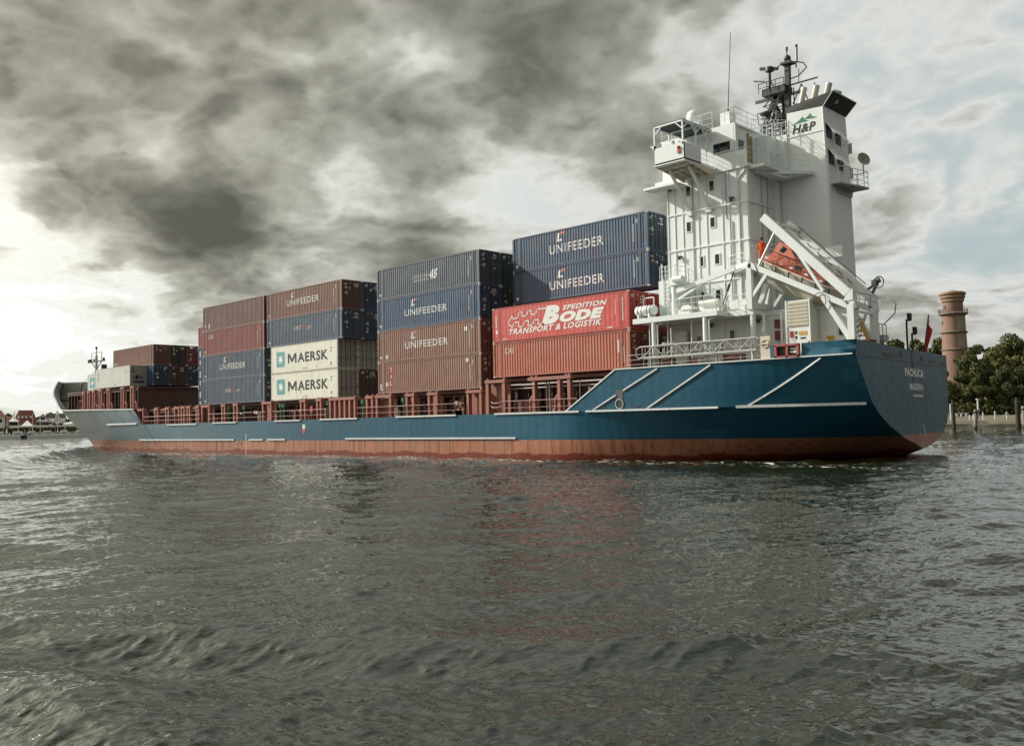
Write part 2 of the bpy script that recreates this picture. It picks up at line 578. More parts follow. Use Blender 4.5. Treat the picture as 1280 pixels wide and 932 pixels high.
hb = MB()
stern_x = [-16.5 + 26.5 * (i / 26) for i in range(27)]
for port in (True, False):
    rows = [[stern_pt(x, j, port) for j in range(6)] for x in stern_x]
    loft(hb, rows)
    sg = 1 if port else -1
    # parallel body and bow, below the main deck edge
    zl = [-3.0, -1.5, -0.2, 0.8, 1.6, 2.5, 3.5]
    xs_ = [10, 20, 30, 40, 50, 58] + list(np.linspace(60, 118, 30))
    rows = []
    for k in range(len(xs_)):
        rows.append([(xs_[k], YC + sg * half(xs_[k], z), z) for z in zl])
    for f in np.linspace(0.08, 1, 12):       # fan in to the raked stem
        rows.append([(118 + (stem_x(z) - 118) * f, YC + sg * half(118 + (stem_x(z) - 118) * f, z), z) for z in zl])
    loft(hb, rows)
    # forecastle side
    zf = [0.0, 0.25, 0.5, 0.75, 1.0]

    def sheer(x):
        return 5.45 + (x - 79.5) * 0.0185 if x < 117 else float(np.interp(x, [117, 119.5, 122, 124.5, 127, 130, 140], [6.14, 6.7, 7.7, 9.0, 10.4, 11.5, 11.6]))
    rows = [[(79.5 - (1 - t) * 2.2, YC + sg * half(79, 3.5 + 1.95 * t), 3.5 + 1.95 * t) for t in zf]]
    for x in np.linspace(82, 124, 34):
        rows.append([(x, YC + sg * half(x, 3.5 + (sheer(x) - 3.5) * t), 3.5 + (sheer(x) - 3.5) * t) for t in zf])
    for f in np.linspace(0.1, 1, 12):
        r = []
        for t in zf:
            xt = 124 + (136.2 - 124) * f
            z = 3.5 + (sheer(xt) - 3.5) * t
            x = 124 + (stem_x(z) - 124) * f
            r.append((x, YC + sg * half(x, z), z))
        rows.append(r)
    loft(hb, rows)
    # raised poop side, sloping front edge
    rows = []
    zt = [3.5, 4.2, 4.9, 5.6, 6.3]
    for x in [-16.5, -15.2, -14, -12.5, -10.5, -8, -5, -2, 0.6]:
        r = []
        for z in zt:
            yt = float(np.interp(z, [3.5, 4.9, 6.3], [-2.06, -0.6, 0.75])) if port else -21.0
            s = min(1, max(0, (x + 16.5) / 9.0)) ** 0.8
            yy = 1.0 if port else -21.5
            y = yt * (1 - s) + yy * s
            xx = x + (cant(y) + 16.5) * (1 - s) if s < 1 else x
            if x > 0.5:
                xx = 5.2 - (z - 3.5) * (4.6 / 2.8)
            r.append((xx, y, z))
        rows.append(r)
    loft(hb, rows)
    # bulwark round the mooring deck
    rows = []
    for x in [-16.5, -15.5, -14.5, -13.2]:
        r = []
        for z in (6.3, 6.75, 7.17):
            s = min(1, max(0, (x + 16.5) / 9.0)) ** 0.8
            yt = (0.75 if z < 6.5 else 0.5) if port else -21.0
            yy = 1.0 if port else -21.5
            y = yt * (1 - s) + yy * s
            r.append((x + (cant(y) + 16.5) * (1 - s), y, z))
        rows.append(r)
    loft(hb, rows)
# transom (flat, slightly canted)
pp = [(y, z) for y, z in TP] + [(-0.6, 4.9), (0.75, 6.3), (0.5, 7.17)]
ss = [(y, z) for y, z in TSB][1:] + [(-21.0, 5.1), (-21.0, 6.3), (-21.0, 7.17)]
poly = pp + [(-10.25, 7.12)] + ss[::-1]
hb.add([(cant(y), y, z) for y, z in poly], [tuple(range(len(poly)))])

HULLM, t, b = base_mat('hull_paint')
geo = t.n('ShaderNodeNewGeometry').outputs['Position']
px, py_, pz = t.n('ShaderNodeSeparateXYZ', {0: geo}).outputs
nbig = t.noise(geo, 0.18, 6, 0.6)
nfin = t.noise(geo, 2.2, 7, 0.65)
nst = t.noise(t.mapping(geo, (1.1, 1.1, 0.12)), 1.2, 6, 0.7)
nst2 = t.noise(t.mapping(geo, (2.6, 2.6, 0.10), (9, 4, 0)), 0.9, 5, 0.6)
blue = t.mix(t.mr(nbig, 0.35, 0.7), (0.005, 0.060, 0.103), (0.008, 0.080, 0.128))
fore = t.mr(px, 20.0, 100.0, 0.0, 1.0, True)
blue = t.mix(t.m('MULTIPLY', fore, 0.85), blue, (0.115, 0.165, 0.185))          # sky reflection and haze on the forward hull, painted into the blue
grey = t.mr(px, 76.0, 108.0, 0.0, 1.0, True)
blue = t.mix(t.m('MULTIPLY', grey, 0.75), blue, (0.20, 0.215, 0.21))  # bow greyed further by the same painted reflection and haze
blue = t.mix(t.mr(nst, 0.55, 0.8, 0, 0.35), blue, (0.02, 0.045, 0.06))
blue = t.mix(t.m('MULTIPLY', t.mr(t.noise(geo, 0.09, 4, 0.6), 0.52, 0.66, 0, 0.5), t.mr(px, 82, 100)), blue, (0.09, 0.085, 0.07))  # chain scuffs at the bow
# weld seams of the plating
seam = t.m('ABSOLUTE', t.m('SUBTRACT', t.m('FRACT', t.m('DIVIDE', px, 7.3)), 0.5))
blue = t.mix(t.mr(seam, 0.0, 0.006, 0.35, 0.0), blue, (0.015, 0.04, 0.055))
scr = t.noise(t.mapping(geo, (0.10, 1, 1.6)), 1.3, 7, 0.7)
blue = t.mix(t.m('MULTIPLY', t.mr(scr, 0.60, 0.70), 0.5), blue, (0.045, 0.115, 0.15))
blue = t.mix(t.m('MULTIPLY', t.mr(t.noise(t.mapping(geo, (0.14, 1, 2.2), (5, 1, 3)), 1.7, 8, 0.75), 0.63, 0.70), 0.55), blue, (0.012, 0.022, 0.028))
run = t.noise(t.mapping(geo, (1.7, 1, 0.05), (2, 0, 7)), 1.0, 4, 0.6)
blue = t.mix(t.m('MULTIPLY', t.mr(run, 0.66, 0.74), t.mr(t.noise(geo, 0.35, 4, 0.6), 0.45, 0.6, 0.0, 0.75)), blue, (0.075, 0.045, 0.03))
red = t.mix(t.mr(nbig, 0.3, 0.7), (0.29, 0.105, 0.060), (0.40, 0.170, 0.095))
red = t.mix(t.mr(t.noise(t.mapping(geo, (0.25, 1, 0.8)), 1.1, 7, 0.7), 0.5, 0.62, 0, 0.7), red, (0.27, 0.155, 0.095))
red = t.mix(t.m('MULTIPLY', t.mr(nst2, 0.50, 0.62), t.mr(px, 10, 60, 0.6, 1.0)), red, (0.105, 0.047, 0.022))
red = t.mix(t.m('MULTIPLY', t.mr(t.noise(t.mapping(geo, (3.2, 1, 0.2), (4, 4, 1)), 1.0, 5, 0.65), 0.58, 0.68), 0.7), red, (0.075, 0.036, 0.02))
red = t.mix(t.mr(nfin, 0.5, 0.8, 0, 0.5), red, (0.22, 0.10, 0.055))
wetl = t.m('ADD', 0.42, t.m('MULTIPLY', t.m('SUBTRACT', t.noise(t.mapping(geo, (1, 1, 0.2)), 0.35, 5, 0.6), 0.5), 1.1))
wet = t.mr(t.m('SUBTRACT', pz, wetl), -0.06, 0.06, 1, 0)
red = t.mix(wet, red, (0.155, 0.032, 0.018))
isred = t.m('LESS_THAN', pz, 1.45)
isred = t.m('MULTIPLY', isred, 1.0)
c = t.mix(isred, blue, red)
t.put(b.inputs['Base Color'], c)
t.put(b.inputs['Roughness'], t.m('SUBTRACT', t.mr(nfin, 0.3, 0.7, 0.36, 0.5), t.m('MULTIPLY', wet, 0.15)))
b.inputs['Specular IOR Level'].default_value = 0.32
fr1 = t.m('SINE', t.m('MULTIPLY', px, 2 * math.pi / 0.82))
dents = t.m('ADD', t.m('MULTIPLY', t.m('MULTIPLY', fr1, t.noise(geo, 0.5, 3, 0.5)), 0.007), t.m('MULTIPLY', t.noise(t.mapping(geo, (1, 1, 0.8)), 0.5, 3, 0.5), 0.05))
bp = t.n('ShaderNodeBump', {'Strength': 0.8, 'Distance': 1.0, 'Height': dents})
t.put(b.inputs['Normal'], bp.outputs[0])
hull = hb.build("hull", HULLM, ship, smooth=22, weld=True)

TRIM = paint('white_trim', (0.56, 0.58, 0.58), 0.5, 0.4, 0.3, rustcol=(0.2, 0.12, 0.07))
# rubbing bars along the side (x fore, x aft, z)
for a, b_, z in [(69.7, 62.0, 3.34), (58.2, 52.8, 3.42), (45.1, 40.2, 3.44), (36.8, 30.7, 3.46), (25, 17.1, 3.49), (12.6, 3.9, 3.49), (3.3, -7.6, 3.49),
                 (78.5, 53.3, 1.52), (50.2, 47.3, 1.52), (46.5, 43, 1.53), (32.6, 10.3, 1.6)]:
    m = MB()
    y = YC + half((a + b_) / 2, z)
    for k in range(max(1, int((a - b_) / 3))):
        n_ = max(1, int((a - b_) / 3))
        x0, x1 = a + (b_ - a) * k / n_, a + (b_ - a) * (k + 1) / n_
        ya, yb = YC + half(x0, z), YC + half(x1, z)
        m.beam((x0 - 0.02, ya + 0.06, z), (x1 + 0.02, yb + 0.06, z), 0.14, 0.13)
    m.build("rubbing_bar", TRIM, ship)
m = MB()                                       # the curved one at the quarter
prev = None
for x in np.linspace(-8.7, -16.2, 9):
    p = Vector(stern_pt(x, 5)) + Vector((0, 0.07, 0.0))
    if prev:
        m.beam(prev, p, 0.16, 0.17)
    prev = p
m.build("rubbing_bar", TRIM, ship)
m = MB()
prev = None
for x in np.linspace(89.2, 78.3, 5):
    p = (x, YC + half(x, 3.62) + 0.06, 3.62)
    if prev:
        m.beam(prev, p, 0.16, 0.17)
    prev = p
m.build("rubbing_bar", TRIM, ship)
# sloping guards on the quarter
for (xa, za), (xb, zb) in [((-9.4, 3.55), (-14.4, 6.2)), ((-2.1, 3.58), (-7.1, 6.2)), ((2.6, 3.58), (0.55, 4.55)), ((-0.1, 4.85), (-3.0, 6.2))]:
    def ysd(x, z):
        s = min(1, max(0, (x + 16.5) / 9.0)) ** 0.8
        yt = float(np.interp(z, [3.5, 4.9, 6.3], [-2.06, -0.6, 0.75]))
        return yt * (1 - s) + s
    m = MB()
    for k in range(5):
        x0, x1 = xa + (xb - xa) * k / 5, xa + (xb - xa) * (k + 1) / 5
        z0, z1 = za + (zb - za) * k / 5, za + (zb - za) * (k + 1) / 5
        m.beam((x0, ysd(x0, z0) + 0.045, z0), (x1, ysd(x1, z1) + 0.045, z1), 0.11, 0.1)
    m.build("sloping_guard", TRIM, ship)
# light edge strips: poop front, poop deck edge, forecastle rail
m = MB()
m.beam((5.25, 1.0, 3.52), (0.62, 1.0, 6.32), 0.12, 0.1)
m.cut()
m.beam((0.62, 1.0, 6.34), (-7.6, 1.0, 6.34), 0.14, 0.08)
for x0, x1 in ((-7.6, -10.5), (-10.5, -13.2), (-13.2, -16.3)):
    ya, yb = [0.75 * (1 - min(1, ((x + 16.5) / 9)) ** 0.8) + min(1, ((x + 16.5) / 9)) ** 0.8 for x in (x0, x1)]
    m.beam((x0, ya + 0.03, 6.34), (x1, yb + 0.03, 6.34), 0.12, 0.08)
m.cut()
m.beam((5.2, -21.5, 3.52), (0.62, -21.5, 6.32), 0.12, 0.1)
m.build_each("deck_edge_strip", TRIM, ship)
m = MB()
for sg in (1, -1):
    prev = None
    def sheer2(x):
        return 5.45 + (x - 79.5) * 0.0185 if x < 117 else float(np.interp(x, [117, 119.5, 122, 124.5, 127, 130, 140], [6.14, 6.7, 7.7, 9.0, 10.4, 11.5, 11.6]))
    for x in np.linspace(79.4, 124, 34):
        z = sheer2(x)
        p = (x, YC + sg * half(x, z), z + 0.04)
        if prev:
            m.beam(prev, p, 0.2, 0.14)
        prev = p
    for f in np.linspace(0.1, 1, 10):
        z = sheer2(124 + 12.2 * f)
        x = 124 + (stem_x(z) - 124) * f
        p = (x, YC + sg * half(x, z), z + 0.04)
        m.beam(prev, p, 0.22, 0.16)
        prev = p
m.build("forecastle_rail_cap", TRIM, ship)
m = MB()                                       # ribs on the forecastle side
for x0, z0, x1, z1 in ((90.5, 5.6, 87.1, 3.9), (85.8, 5.5, 82.5, 3.86), (81.1, 5.42, 79.0, 4.2), (79.4, 5.4, 73.9, 1.66)):
    for k in range(4):
        a = (x0 + (x1 - x0) * k / 4, z0 + (z1 - z0) * k / 4)
        c_ = (x0 + (x1 - x0) * (k + 1) / 4, z0 + (z1 - z0) * (k + 1) / 4)
        m.beam((a[0], YC + half(a[0], a[1]) + 0.02, a[1]), (c_[0], YC + half(c_[0], c_[1]) + 0.02, c_[1]), 0.1, 0.06)
m.build("forecastle_rib", paint('grey_blue_trim', (0.10, 0.14, 0.155), 0.5, 0.3), ship)

m = MB()
for sg in (1, -1):
    rows = []
    for x in np.linspace(112, 124, 12):
        zt_ = sheer2(x) - 0.06
        rows.append([(x, YC + sg * (half(x, z) - 0.16), z) for z in np.linspace(5.3, zt_, 5)])
    for f in np.linspace(0.12, 0.97, 9):
        zt_ = sheer2(124 + 12.2 * f) - 0.06
        rows.append([(124 + (stem_x(z) - 124) * f, YC + sg * max(0.05, half(124 + (stem_x(z) - 124) * f, z) - 0.16), z) for z in np.linspace(5.3, zt_, 5)])
    loft(m, rows)
m.build("bulwark_lining", paint('pale_grey_paint', (0.40, 0.40, 0.375), 0.5, 0.3, 0.1), ship, smooth=40)
m = MB()
for sg in (1, -1):
    for x in np.linspace(113, 132, 14):
        f = max(0.0, (x - 124) / 12.2)
        zt_ = sheer2(x) - 0.1
        xx = lambda z: x if x <= 124 else 124 + (stem_x(z) - 124) * f
        prev = None
        m.cut()
        for z in np.linspace(5.3, zt_, 5):
            p = (xx(z), YC + sg * max(0.05, half(xx(z), z) - 0.3), z)
            if prev:
                m.beam(prev, p, 0.07, 0.3)
            prev = p
m.build_each("bulwark_stay", paint('pale_grey_paint', (0.40, 0.40, 0.375), 0.5, 0.3, 0.1), ship)

# hull marks
m = MB()
m.box(39.45, 39.95, 1.0, 1.015, 2.57, 3.02)
m.build("load_mark", TRIM, ship)
m = MB()
m.prism([(39.45, 2.56), (39.95, 2.56), (39.95, 2.25), (39.7, 2.1), (39.45, 2.25)], 'y', 1.0, 1.015)
m.build("load_mark", REDP, ship)
m = MB()
for k in range(9):
    m.box(50.85, 51.05, 1.0, 1.012, 0.12 + k * 0.24, 0.23 + k * 0.24)
a0 = [(52.15 + 0.22 * math.cos(q), 1.2 + 0.22 * math.sin(q)) for q in np.linspace(0, 2 * math.pi, 12)]
for p, q in zip(a0[:-1], a0[1:]):
    m.beam((p[0], 1.01, p[1]), (q[0], 1.01, q[1]), 0.06, 0.02)
m.beam((52.75, 1.01, 1.6), (52.75, 1.01, 0.95), 0.07, 0.02)
m.beam((52.9, 1.01, 1.3), (52.6, 1.01, 1.3), 0.02, 0.07)
m.beam((52.75, 1.01, 1.6), (52.55, 1.01, 1.62), 0.02, 0.07)
m.build("draught_mark", TRIM, ship)


def tr_place(y0, y1, z0, z1):
    # transom lettering: reads left to right as seen from astern (port to starboard)
    def P(u, v):
        y = y0 + (y1 - y0) * u
        return (cant(y) - 0.012, y, z0 + (z1 - z0) * v)
    return P


m = MB()
text_on(m, "PACHUCA", tr_place(-9.3, -13.95, 5.32, 5.87), 0.05)
text_on(m, "MADEIRA", tr_place(-10.3, -13.8, 4.42, 4.87), 0.035)
for k in range(9):
    y = -11.15 - k * 0.28
    m.quad((cant(y) - 0.012, y, 3.97), (cant(y - 0.2) - 0.012, y - 0.2, 3.97), (cant(y - 0.2) - 0.012, y - 0.2, 4.13), (cant(y) - 0.012, y, 4.13))
for k in range(4):
    y = -13.4 - k * 0.11
    z = 1.95 - k * 0.22
    m.quad((cant(y) - 0.012, y, z), (cant(y - 0.2) - 0.012, y - 0.2, z), (cant(y - 0.2) - 0.012, y - 0.2, z + 0.1), (cant(y) - 0.012, y, z + 0.1))
m.build("stern_lettering", paint("stern_white", (0.78, 0.79, 0.78), 0.5, 0.05), ship)
m = MB()                                       # weld bead under the stern bulwark and its fairleads
m.beam((cant(0.3) - 0.02, 0.3, 6.3), (cant(-21) - 0.02, -21, 6.3), 0.05, 0.05)
m.beam((cant(-2.6) - 0.02, -2.6, 3.2), (cant(-20.8) - 0.02, -20.8, 3.2), 0.02, 0.03)
m.build("transom_seam", paint('pale_blue_seam', (0.10, 0.15, 0.19), 0.5, 0.2), ship)


def slot(y0, y1, z0, z1, rnd=False):
    m = MB()
    if rnd:
        pl = [((y0 + y1) / 2 + (y1 - y0) / 2 * math.cos(a), (z0 + z1) / 2 + (z1 - z0) / 2 * math.sin(a)) for a in np.linspace(0, 2 * math.pi, 15)[:-1]]
    else:
        pl = [(y0, z0), (y1, z0), (y1, z1), (y0, z1)]
    n = len(pl)
    v = [(cant(y) - 0.015, y, z) for y, z in pl] + [(cant(y) + 0.2, y, z) for y, z in pl]
    m.add(v, [tuple(range(n)), tuple(range(2 * n - 1, n - 1, -1))] + [(i, (i + 1) % n, n + (i + 1) % n, n + i) for i in range(n)])
    return m.build("fairlead", BLACKP, ship)


slot(-4.5, -7.1, 6.42, 6.62)
slot(-8.2, -8.95, 6.45, 6.95, True)
slot(-13.4, -14.1, 6.45, 6.95, True)
slot(-15.4, -17.6, 6.45, 6.6)
slot(-19.0, -20.4, 6.42, 6.56)
slot(-10.95, -11.4, 6.35, 7.0)
m = MB()                                       # rust runs under the fairleads
m.quad((cant(-11) - 0.011, -10.95, 6.32), (cant(-11.5) - 0.011, -11.45, 6.32), (cant(-11.4) - 0.011, -11.35, 5.0), (cant(-11.2) - 0.011, -11.2, 5.0))
m.build("rust_run", paint('rust', (0.09, 0.05, 0.03), 0.8, 0.4), ship)
# mooring ports in the quarter
m = MB()
m.prism([(0.62, 4.34), (0.62, 4.82), (0.5, 4.93), (0.05, 4.93), (-0.07, 4.82), (-0.07, 4.34), (0.05, 4.24), (0.5, 4.24)], 'y', 0.8, 1.03)
m.build("fairlead", DKGREY, ship)
m = MB()
ring = [(0.28 + 0.33 * math.cos(a), 3.93 + 0.33 * math.sin(a)) for a in np.linspace(0, 2 * math.pi, 21)]
for p, q in zip(ring[:-1], ring[1:]):
    m.beam((p[0], 1.03, p[1]), (q[0], 1.03, q[1]), 0.06, 0.06, up=(0, 1, 0))
fl = m.build("fairlead", GREYP, ship)
m = MB()
m.prism([(0.28 + 0.28 * math.cos(a), 3.93 + 0.28 * math.sin(a)) for a in np.linspace(0, 2 * math.pi, 17)[:-1]], 'y', 0.9, 1.012)
m.build("opening", BLACKP, fl)
m = MB()
for x in (2.0, -1.0):
    m.box(x, x - 0.45, 1.0, 1.03, 3.66, 3.78)
m.build("scupper", BLACKP, ship)

# ------------------------------------------------------------------ decks and hatches
m = MB()


def deck_strip(mb, xs, zf, inset=0.03):
    rows = [[(x, YC + (half(x, zf(x)) - inset) * s, zf(x)) for s in (1, -1)] for x in xs]
    loft(mb, rows)


deck_strip(m, np.linspace(-8, 80, 12), lambda x: 3.38)
deck_strip(m, np.linspace(79.0, 124, 20), lambda x: 5.2, 0.35)
m.add([(0.5, 0.9, 6.25), (-7.6, 0.9, 6.25), (-16.2, 0.4, 6.25), (-13.9, -20.9, 6.25), (-7.6, -21.4, 6.25), (0.5, -21.4, 6.25)], [(0, 1, 2, 3, 4, 5)])
m.build("deck", DECKP, ship)
m = MB()
m.box(0.5, 0.62, -21.4, 0.9, 3.38, 6.25)      # break of the poop
m.box(79.2, 79.3, -21.2, 0.7, 3.38, 5.2)      # break of the forecastle
m.build_each("deck_break_bulkhead", OXDARK, ship)
COAMD = paint('coaming_paint', (0.062, 0.026, 0.018), 0.65, 0.5, 0.4)  # oxide darkened, the shadow around the hatches put into the colour
for x0, x1, zt in ((0.4, 13.6, 6.05), (15.3, 28.8, 5.35), (34.5, 48.2, 5.25), (48.9, 62.4, 5.25), (64.5, 79, 5.2), (86.6, 113, 8.6)):
    m = MB()
    y1 = -0.95 if x0 < 80 else -2.9
    y0 = -19.6 if x0 < 80 else -17.6
    m.box(x0 + 0.3, x1 - 0.3, y0 + 0.3, y1 - 0.25, 3.38 if x0 < 80 else 5.2, zt)
    k = int((x1 - x0) / 1.3)
    for i in range(k + 1):                     # stays on the coaming
        x = x0 + 0.4 + (x1 - x0 - 0.8) * i / k
        m.box(x - 0.05, x + 0.05, y1 - 0.26, y1 + 0.05, 3.38 if x0 < 80 else 5.2, zt - 0.15)
    m.box(x0 + 0.2, x1 - 0.2, y1 - 0.26, y1 + 0.1, zt - 0.3, zt - 0.12)
    cm = m.build("hatch_coaming", COAMD, ship)
    m = MB()
    m.box(x0 + 0.05, x1 - 0.05, y0, y1 + 0.1, zt, zt + 0.26)
    m.build("hatch_cover", OXIDE if x0 < 80 else COAMD, cm)


# container stanchions outboard of the coaming
def stanchion(x0, x1, zb, zt, y=0.42, legs=2, w=0.26, brace=False):
    m = MB()
    for i in range(legs):
        x = x0 + (x1 - x0) * i / max(1, legs - 1)
        m.box(x - w / 2, x + w / 2, y - 0.17, y + 0.17, zb, zt - 0.2)
    m.box(x0 + w / 2 + 0.05, x1 - w / 2 - 0.05, y - 0.3, y + 0.22, zt - 0.24, zt)
    for x in (x0, x1):
        m.box(x - 0.09, x + 0.09, y - 0.12, y + 0.1, zt, zt + 0.13)
    if brace:
        m.beam((x1, y, zb + 1.3), (x1 - 0.75, y, zb + 0.75), 0.16)
        m.beam((x1 - 0.75, y, zb + 0.8), (x1 - 0.75, y, zb), 0.16)
    m.box(x0 + w / 2, x1 - w / 2, y - 0.55, y - 0.45, zb, zt - 0.3) if (x0 - x1) > 0.9 and legs == 2 and not brace else None
    return m.build("container_stanchion", OXIDE, ship)


ZB = 3.4
for x0, x1 in ((79.0, 77.6), (74.1, 73.4), (71.1, 70.4), (68.7, 67.6), (66.9, 66.2), (65.4, 64.8), (63.1, 62.6), (61.7, 60.0), (57.0, 56.4), (54.3, 53.6), (48.2, 46.6),
               (40.9, 40.2), (38.0, 37.4), (29.9, 29.1), (24.1, 23.2), (21.1, 20.1), (16.2, 14.7)):
    stanchion(x0, x1, ZB, 5.5)
stanchion(35.8, 31.8, ZB, 5.5, legs=6)
stanchion(28.4, 26.4, ZB, 5.52)
stanchion(13.9, 12.05, ZB, 6.2, w=0.32)
m = MB()                                       # the long frame with braces under the aftmost stack
for x in (8.8, 6.25, 5.25):
    m.box(x - 0.14, x + 0.14, 0.25, 0.6, ZB, 5.95)
for x in (8.8, 6.25):
    m.beam((x, 0.42, 5.0), (x + 0.5, 0.42, 4.5), 0.17)
    m.box(x + 0.42, x + 0.58, 0.34, 0.52, ZB, 4.5)
m.box(5.0, 9.35, 0.12, 0.66, 5.95, 6.2)
for x in (9.1, 8.6, 5.6, 5.3):
    m.box(x - 0.08, x + 0.08, 0.3, 0.5, 6.2, 6.33)
m.build("container_stanchion", OXIDE, ship)
for x in (95.2, 92.2, 89.1, 84.3, 81.2):
    stanchion(x + 0.35, x - 0.35, 5.5, 8.55, y=YC + half(x, 5.5) - 0.7, w=0.22, brace=True)
for x in (98.5, 101.5):
    stanchion(x + 0.35, x - 0.35, 5.5, 8.55, y=YC + half(x, 5.5) - 0.9, w=0.22)
# side-deck rails between the stanchions
RAILP = paint('pale_red_oxide_paint', (0.25, 0.105, 0.08), 0.55, 0.3, 0.2)
m = MB()
m.rail([(77, 0.72, 3.4), (62, 0.72, 3.4)], 1.05, 2, 1.1, 0.026)
m.rail([(60, 0.72, 3.4), (47.5, 0.72, 3.4)], 1.05, 2, 1.1, 0.026)
m.rail([(46, 0.72, 3.4), (36.2, 0.72, 3.4)], 1.05, 2, 1.1, 0.026)
m.rail([(31.2, 0.72, 3.4), (16.5, 0.72, 3.4)], 1.05, 2, 1.1, 0.026)
m.rail([(12.0, 0.72, 3.4), (4.4, 0.72, 3.4)], 1.05, 2, 1.3, 0.035)
m.build("side_rail", RAILP, ship)
m = MB()                                       # pipes, ladders and lashing bins along the side deck
m.tube((13, -0.45, 5.75), (1, -0.45, 5.75), 0.07)
m.tube((13, -0.4, 5.45), (1.5, -0.4, 5.45), 0.05)
m.box(10.0, 8.6, 0.62, 0.66, 5.62, 5.74)
for x in (7.9, 7.6, 4.6):
    m.tube((x, 0.1, 3.4), (x, 0.1, 5.8), 0.05)
for z in (4.0, 4.35):
    m.path([(13.6, 0.45, z + 0.12), (13.2, 0.62, z), (12.7, 0.62, z), (12.3, 0.45, z + 0.12)], 0.03)
m.beam((7.2, 0.3, 3.4), (6.7, 0.3, 4.3), 0.08)
m.build_each("deck_pipe", paint('pale_grey_pink', (0.42, 0.33, 0.30), 0.5, 0.3), ship)
m = MB()
for k in range(46):
    x = rng.uniform(16, 78)
    if 48.3 < x < 49:
        continue
    w_, h_ = rng.uniform(0.15, 0.9), rng.uniform(0.3, 1.3)
    m.box(x, x + w_, -0.55, -0.15, 3.4, 3.4 + h_)
m.build_each("lashing_bin", OXDARK, ship)
m = MB()
for k in range(60):
    x = rng.uniform(16, 78)
    m.tube((x, -0.3, 3.4), (x + rng.uniform(-.2, .2), -0.3, rng.uniform(4.6, 5.2)), 0.04)
m.build_each("lashing_rod", OXDARK, ship)
m = MB()
m.box(11.6, 10.2, -0.7, -0.3, 3.4, 4.4)
m.prism([(9.9, 3.4), (8.9, 3.4), (8.9, 3.6), (9.4, 4.4), (9.9, 4.4)], 'y', -0.6, -0.2)
m.box(4.2, 3.0, -0.7, -0.3, 3.4, 4.6)
m.build_each("lashing_bin", OXDARK, ship)
m = MB()
for k in range(14):
    x = rng.uniform(16, 62)
    m.box(x, x + rng.uniform(0.1, 0.35), -0.5, -0.1, 4.3, 4.3 + rng.uniform(0.1, 0.5))
m.box(26.1, 25.9, 0.0, 0.1, 3.5, 4.5)
m.box(24.6, 24.4, 0.0, 0.1, 3.5, 4.5)
m.box(26.1, 24.4, 0.0, 0.1, 4.42, 4.5)
m.tube((3.9, -0.2, 4.9), (3.9, -0.2, 5.3), 0.12)
m.build_each("deck_locker", CREAM, ship)
for x in (24.9, 36.6, 30.9, 45.2, 44.6, 52.6, 56.0):
    m = MB()
    m.tube((x, 0.2, 3.4), (x, 0.2, 4.9), 0.11)
    m.tube((x, 0.2, 4.85), (x, 0.2, 5.2), 0.24, 10, 0.2)
    m.build("green_vent", GREENP, ship)
m = MB()
m.tube((39.3, 0.3, 3.4), (39.3, 0.3, 4.9), 0.1)
m.box(39.1, 39.5, 0.2, 0.4, 4.2, 4.8)
m.build("fire_hydrant", REDP, ship)

# forecastle gear and foremast
m = MB()
for x in np.linspace(100, 118, 10):
    y = YC + half(x, 5.6) - 1.3
    m.tube((x, y, 5.2), (x, y, 6.9 + rng.uniform(0, 1.1)), 0.07)
m.rail([(119, YC + 4.6, 5.2), (110, YC + 6.9, 5.2), (99, YC + 9.4, 5.2)], 2.2, 2, 2.0, 0.06)
m.box(104, 99, -4.0, -2.5, 5.2, 6.6)
m.box(121, 117, YC - 3.5, YC + 3.0, 5.2, 6.2)
m.build("forecastle_frame", RAILP, ship)
m = MB()
m.tube((113, YC + 0.5, 7.4), (113, YC + 5.2, 7.4), 0.55, 12)
m.tube((116, YC + 0.5, 7.0), (116, YC + 3.6, 7.0), 0.6, 12)
m.beam((117, YC + 4.2, 7.9), (103, YC + 6.8, 7.9), 0.35, 0.4)
m.box(115, 112, YC + 1, YC + 4.8, 5.3, 6.6)
m.build("windlass", paint('ochre_paint', (0.36, 0.16, 0.06), 0.5, 0.3, 0.2), ship)
m = MB()
m.box(121.3, 121.0, YC - 5.6, YC + 3.2, 6.0, 7.6)
m.build("breakwater", MATS['pale_grey_paint'], ship)
fm = MB()
fm.tube((120.6, YC, 5.2), (120.6, YC, 15.6), 0.34, 10, 0.2)
fm.tube((120.6, YC, 15.6), (120.6, YC, 17.1), 0.1, 8, 0.08)
foremast = fm.build("foremast", CREAM, ship)
m = MB()
m.box(124.0, 117.2, YC - 0.15, YC + 0.15, 14.5, 14.66)
for x in (122.6, 118.4):
    m.beam((x, YC, 14.5), (120.6, YC, 13.2), 0.1)
    m.tube((x, YC, 14.6), (x, YC, 16.1), 0.05)
m.tube((122.6, YC, 16.1), (118.4, YC, 16.1), 0.05)
for x in (123.8, 122.9, 121.4, 117.5):
    m.tube((x, YC, 14.6), (x, YC, 15.05), 0.2, 8)
m.tube((120.6, YC, 16.7), (120.6, YC, 17.1), 0.18, 8)
m.build("crosstree", BLACKP, foremast)
m = MB()
m.tube((120.6, YC, 13.2), (131, YC + 0.3, 9.3), 0.035, 4)
m.tube((120.6, YC, 13.2), (123.5, YC + 3, 6.5), 0.03, 4)
m.tube((120.6, YC, 13.2), (115, YC + 1, 10), 0.03, 4)
m.build("stay", STEEL, foremast)
m = MB()
m.tube((104.1, -5.0, 5.2), (104.1, -5.0, 12.3), 0.34, 10)
m.cur = 1
m.tube((104.1, -5.0, 12.3), (104.1, -5.0, 12.95), 0.42, 10)
m.build("deck_vent", [REDP, BLACKP], ship)

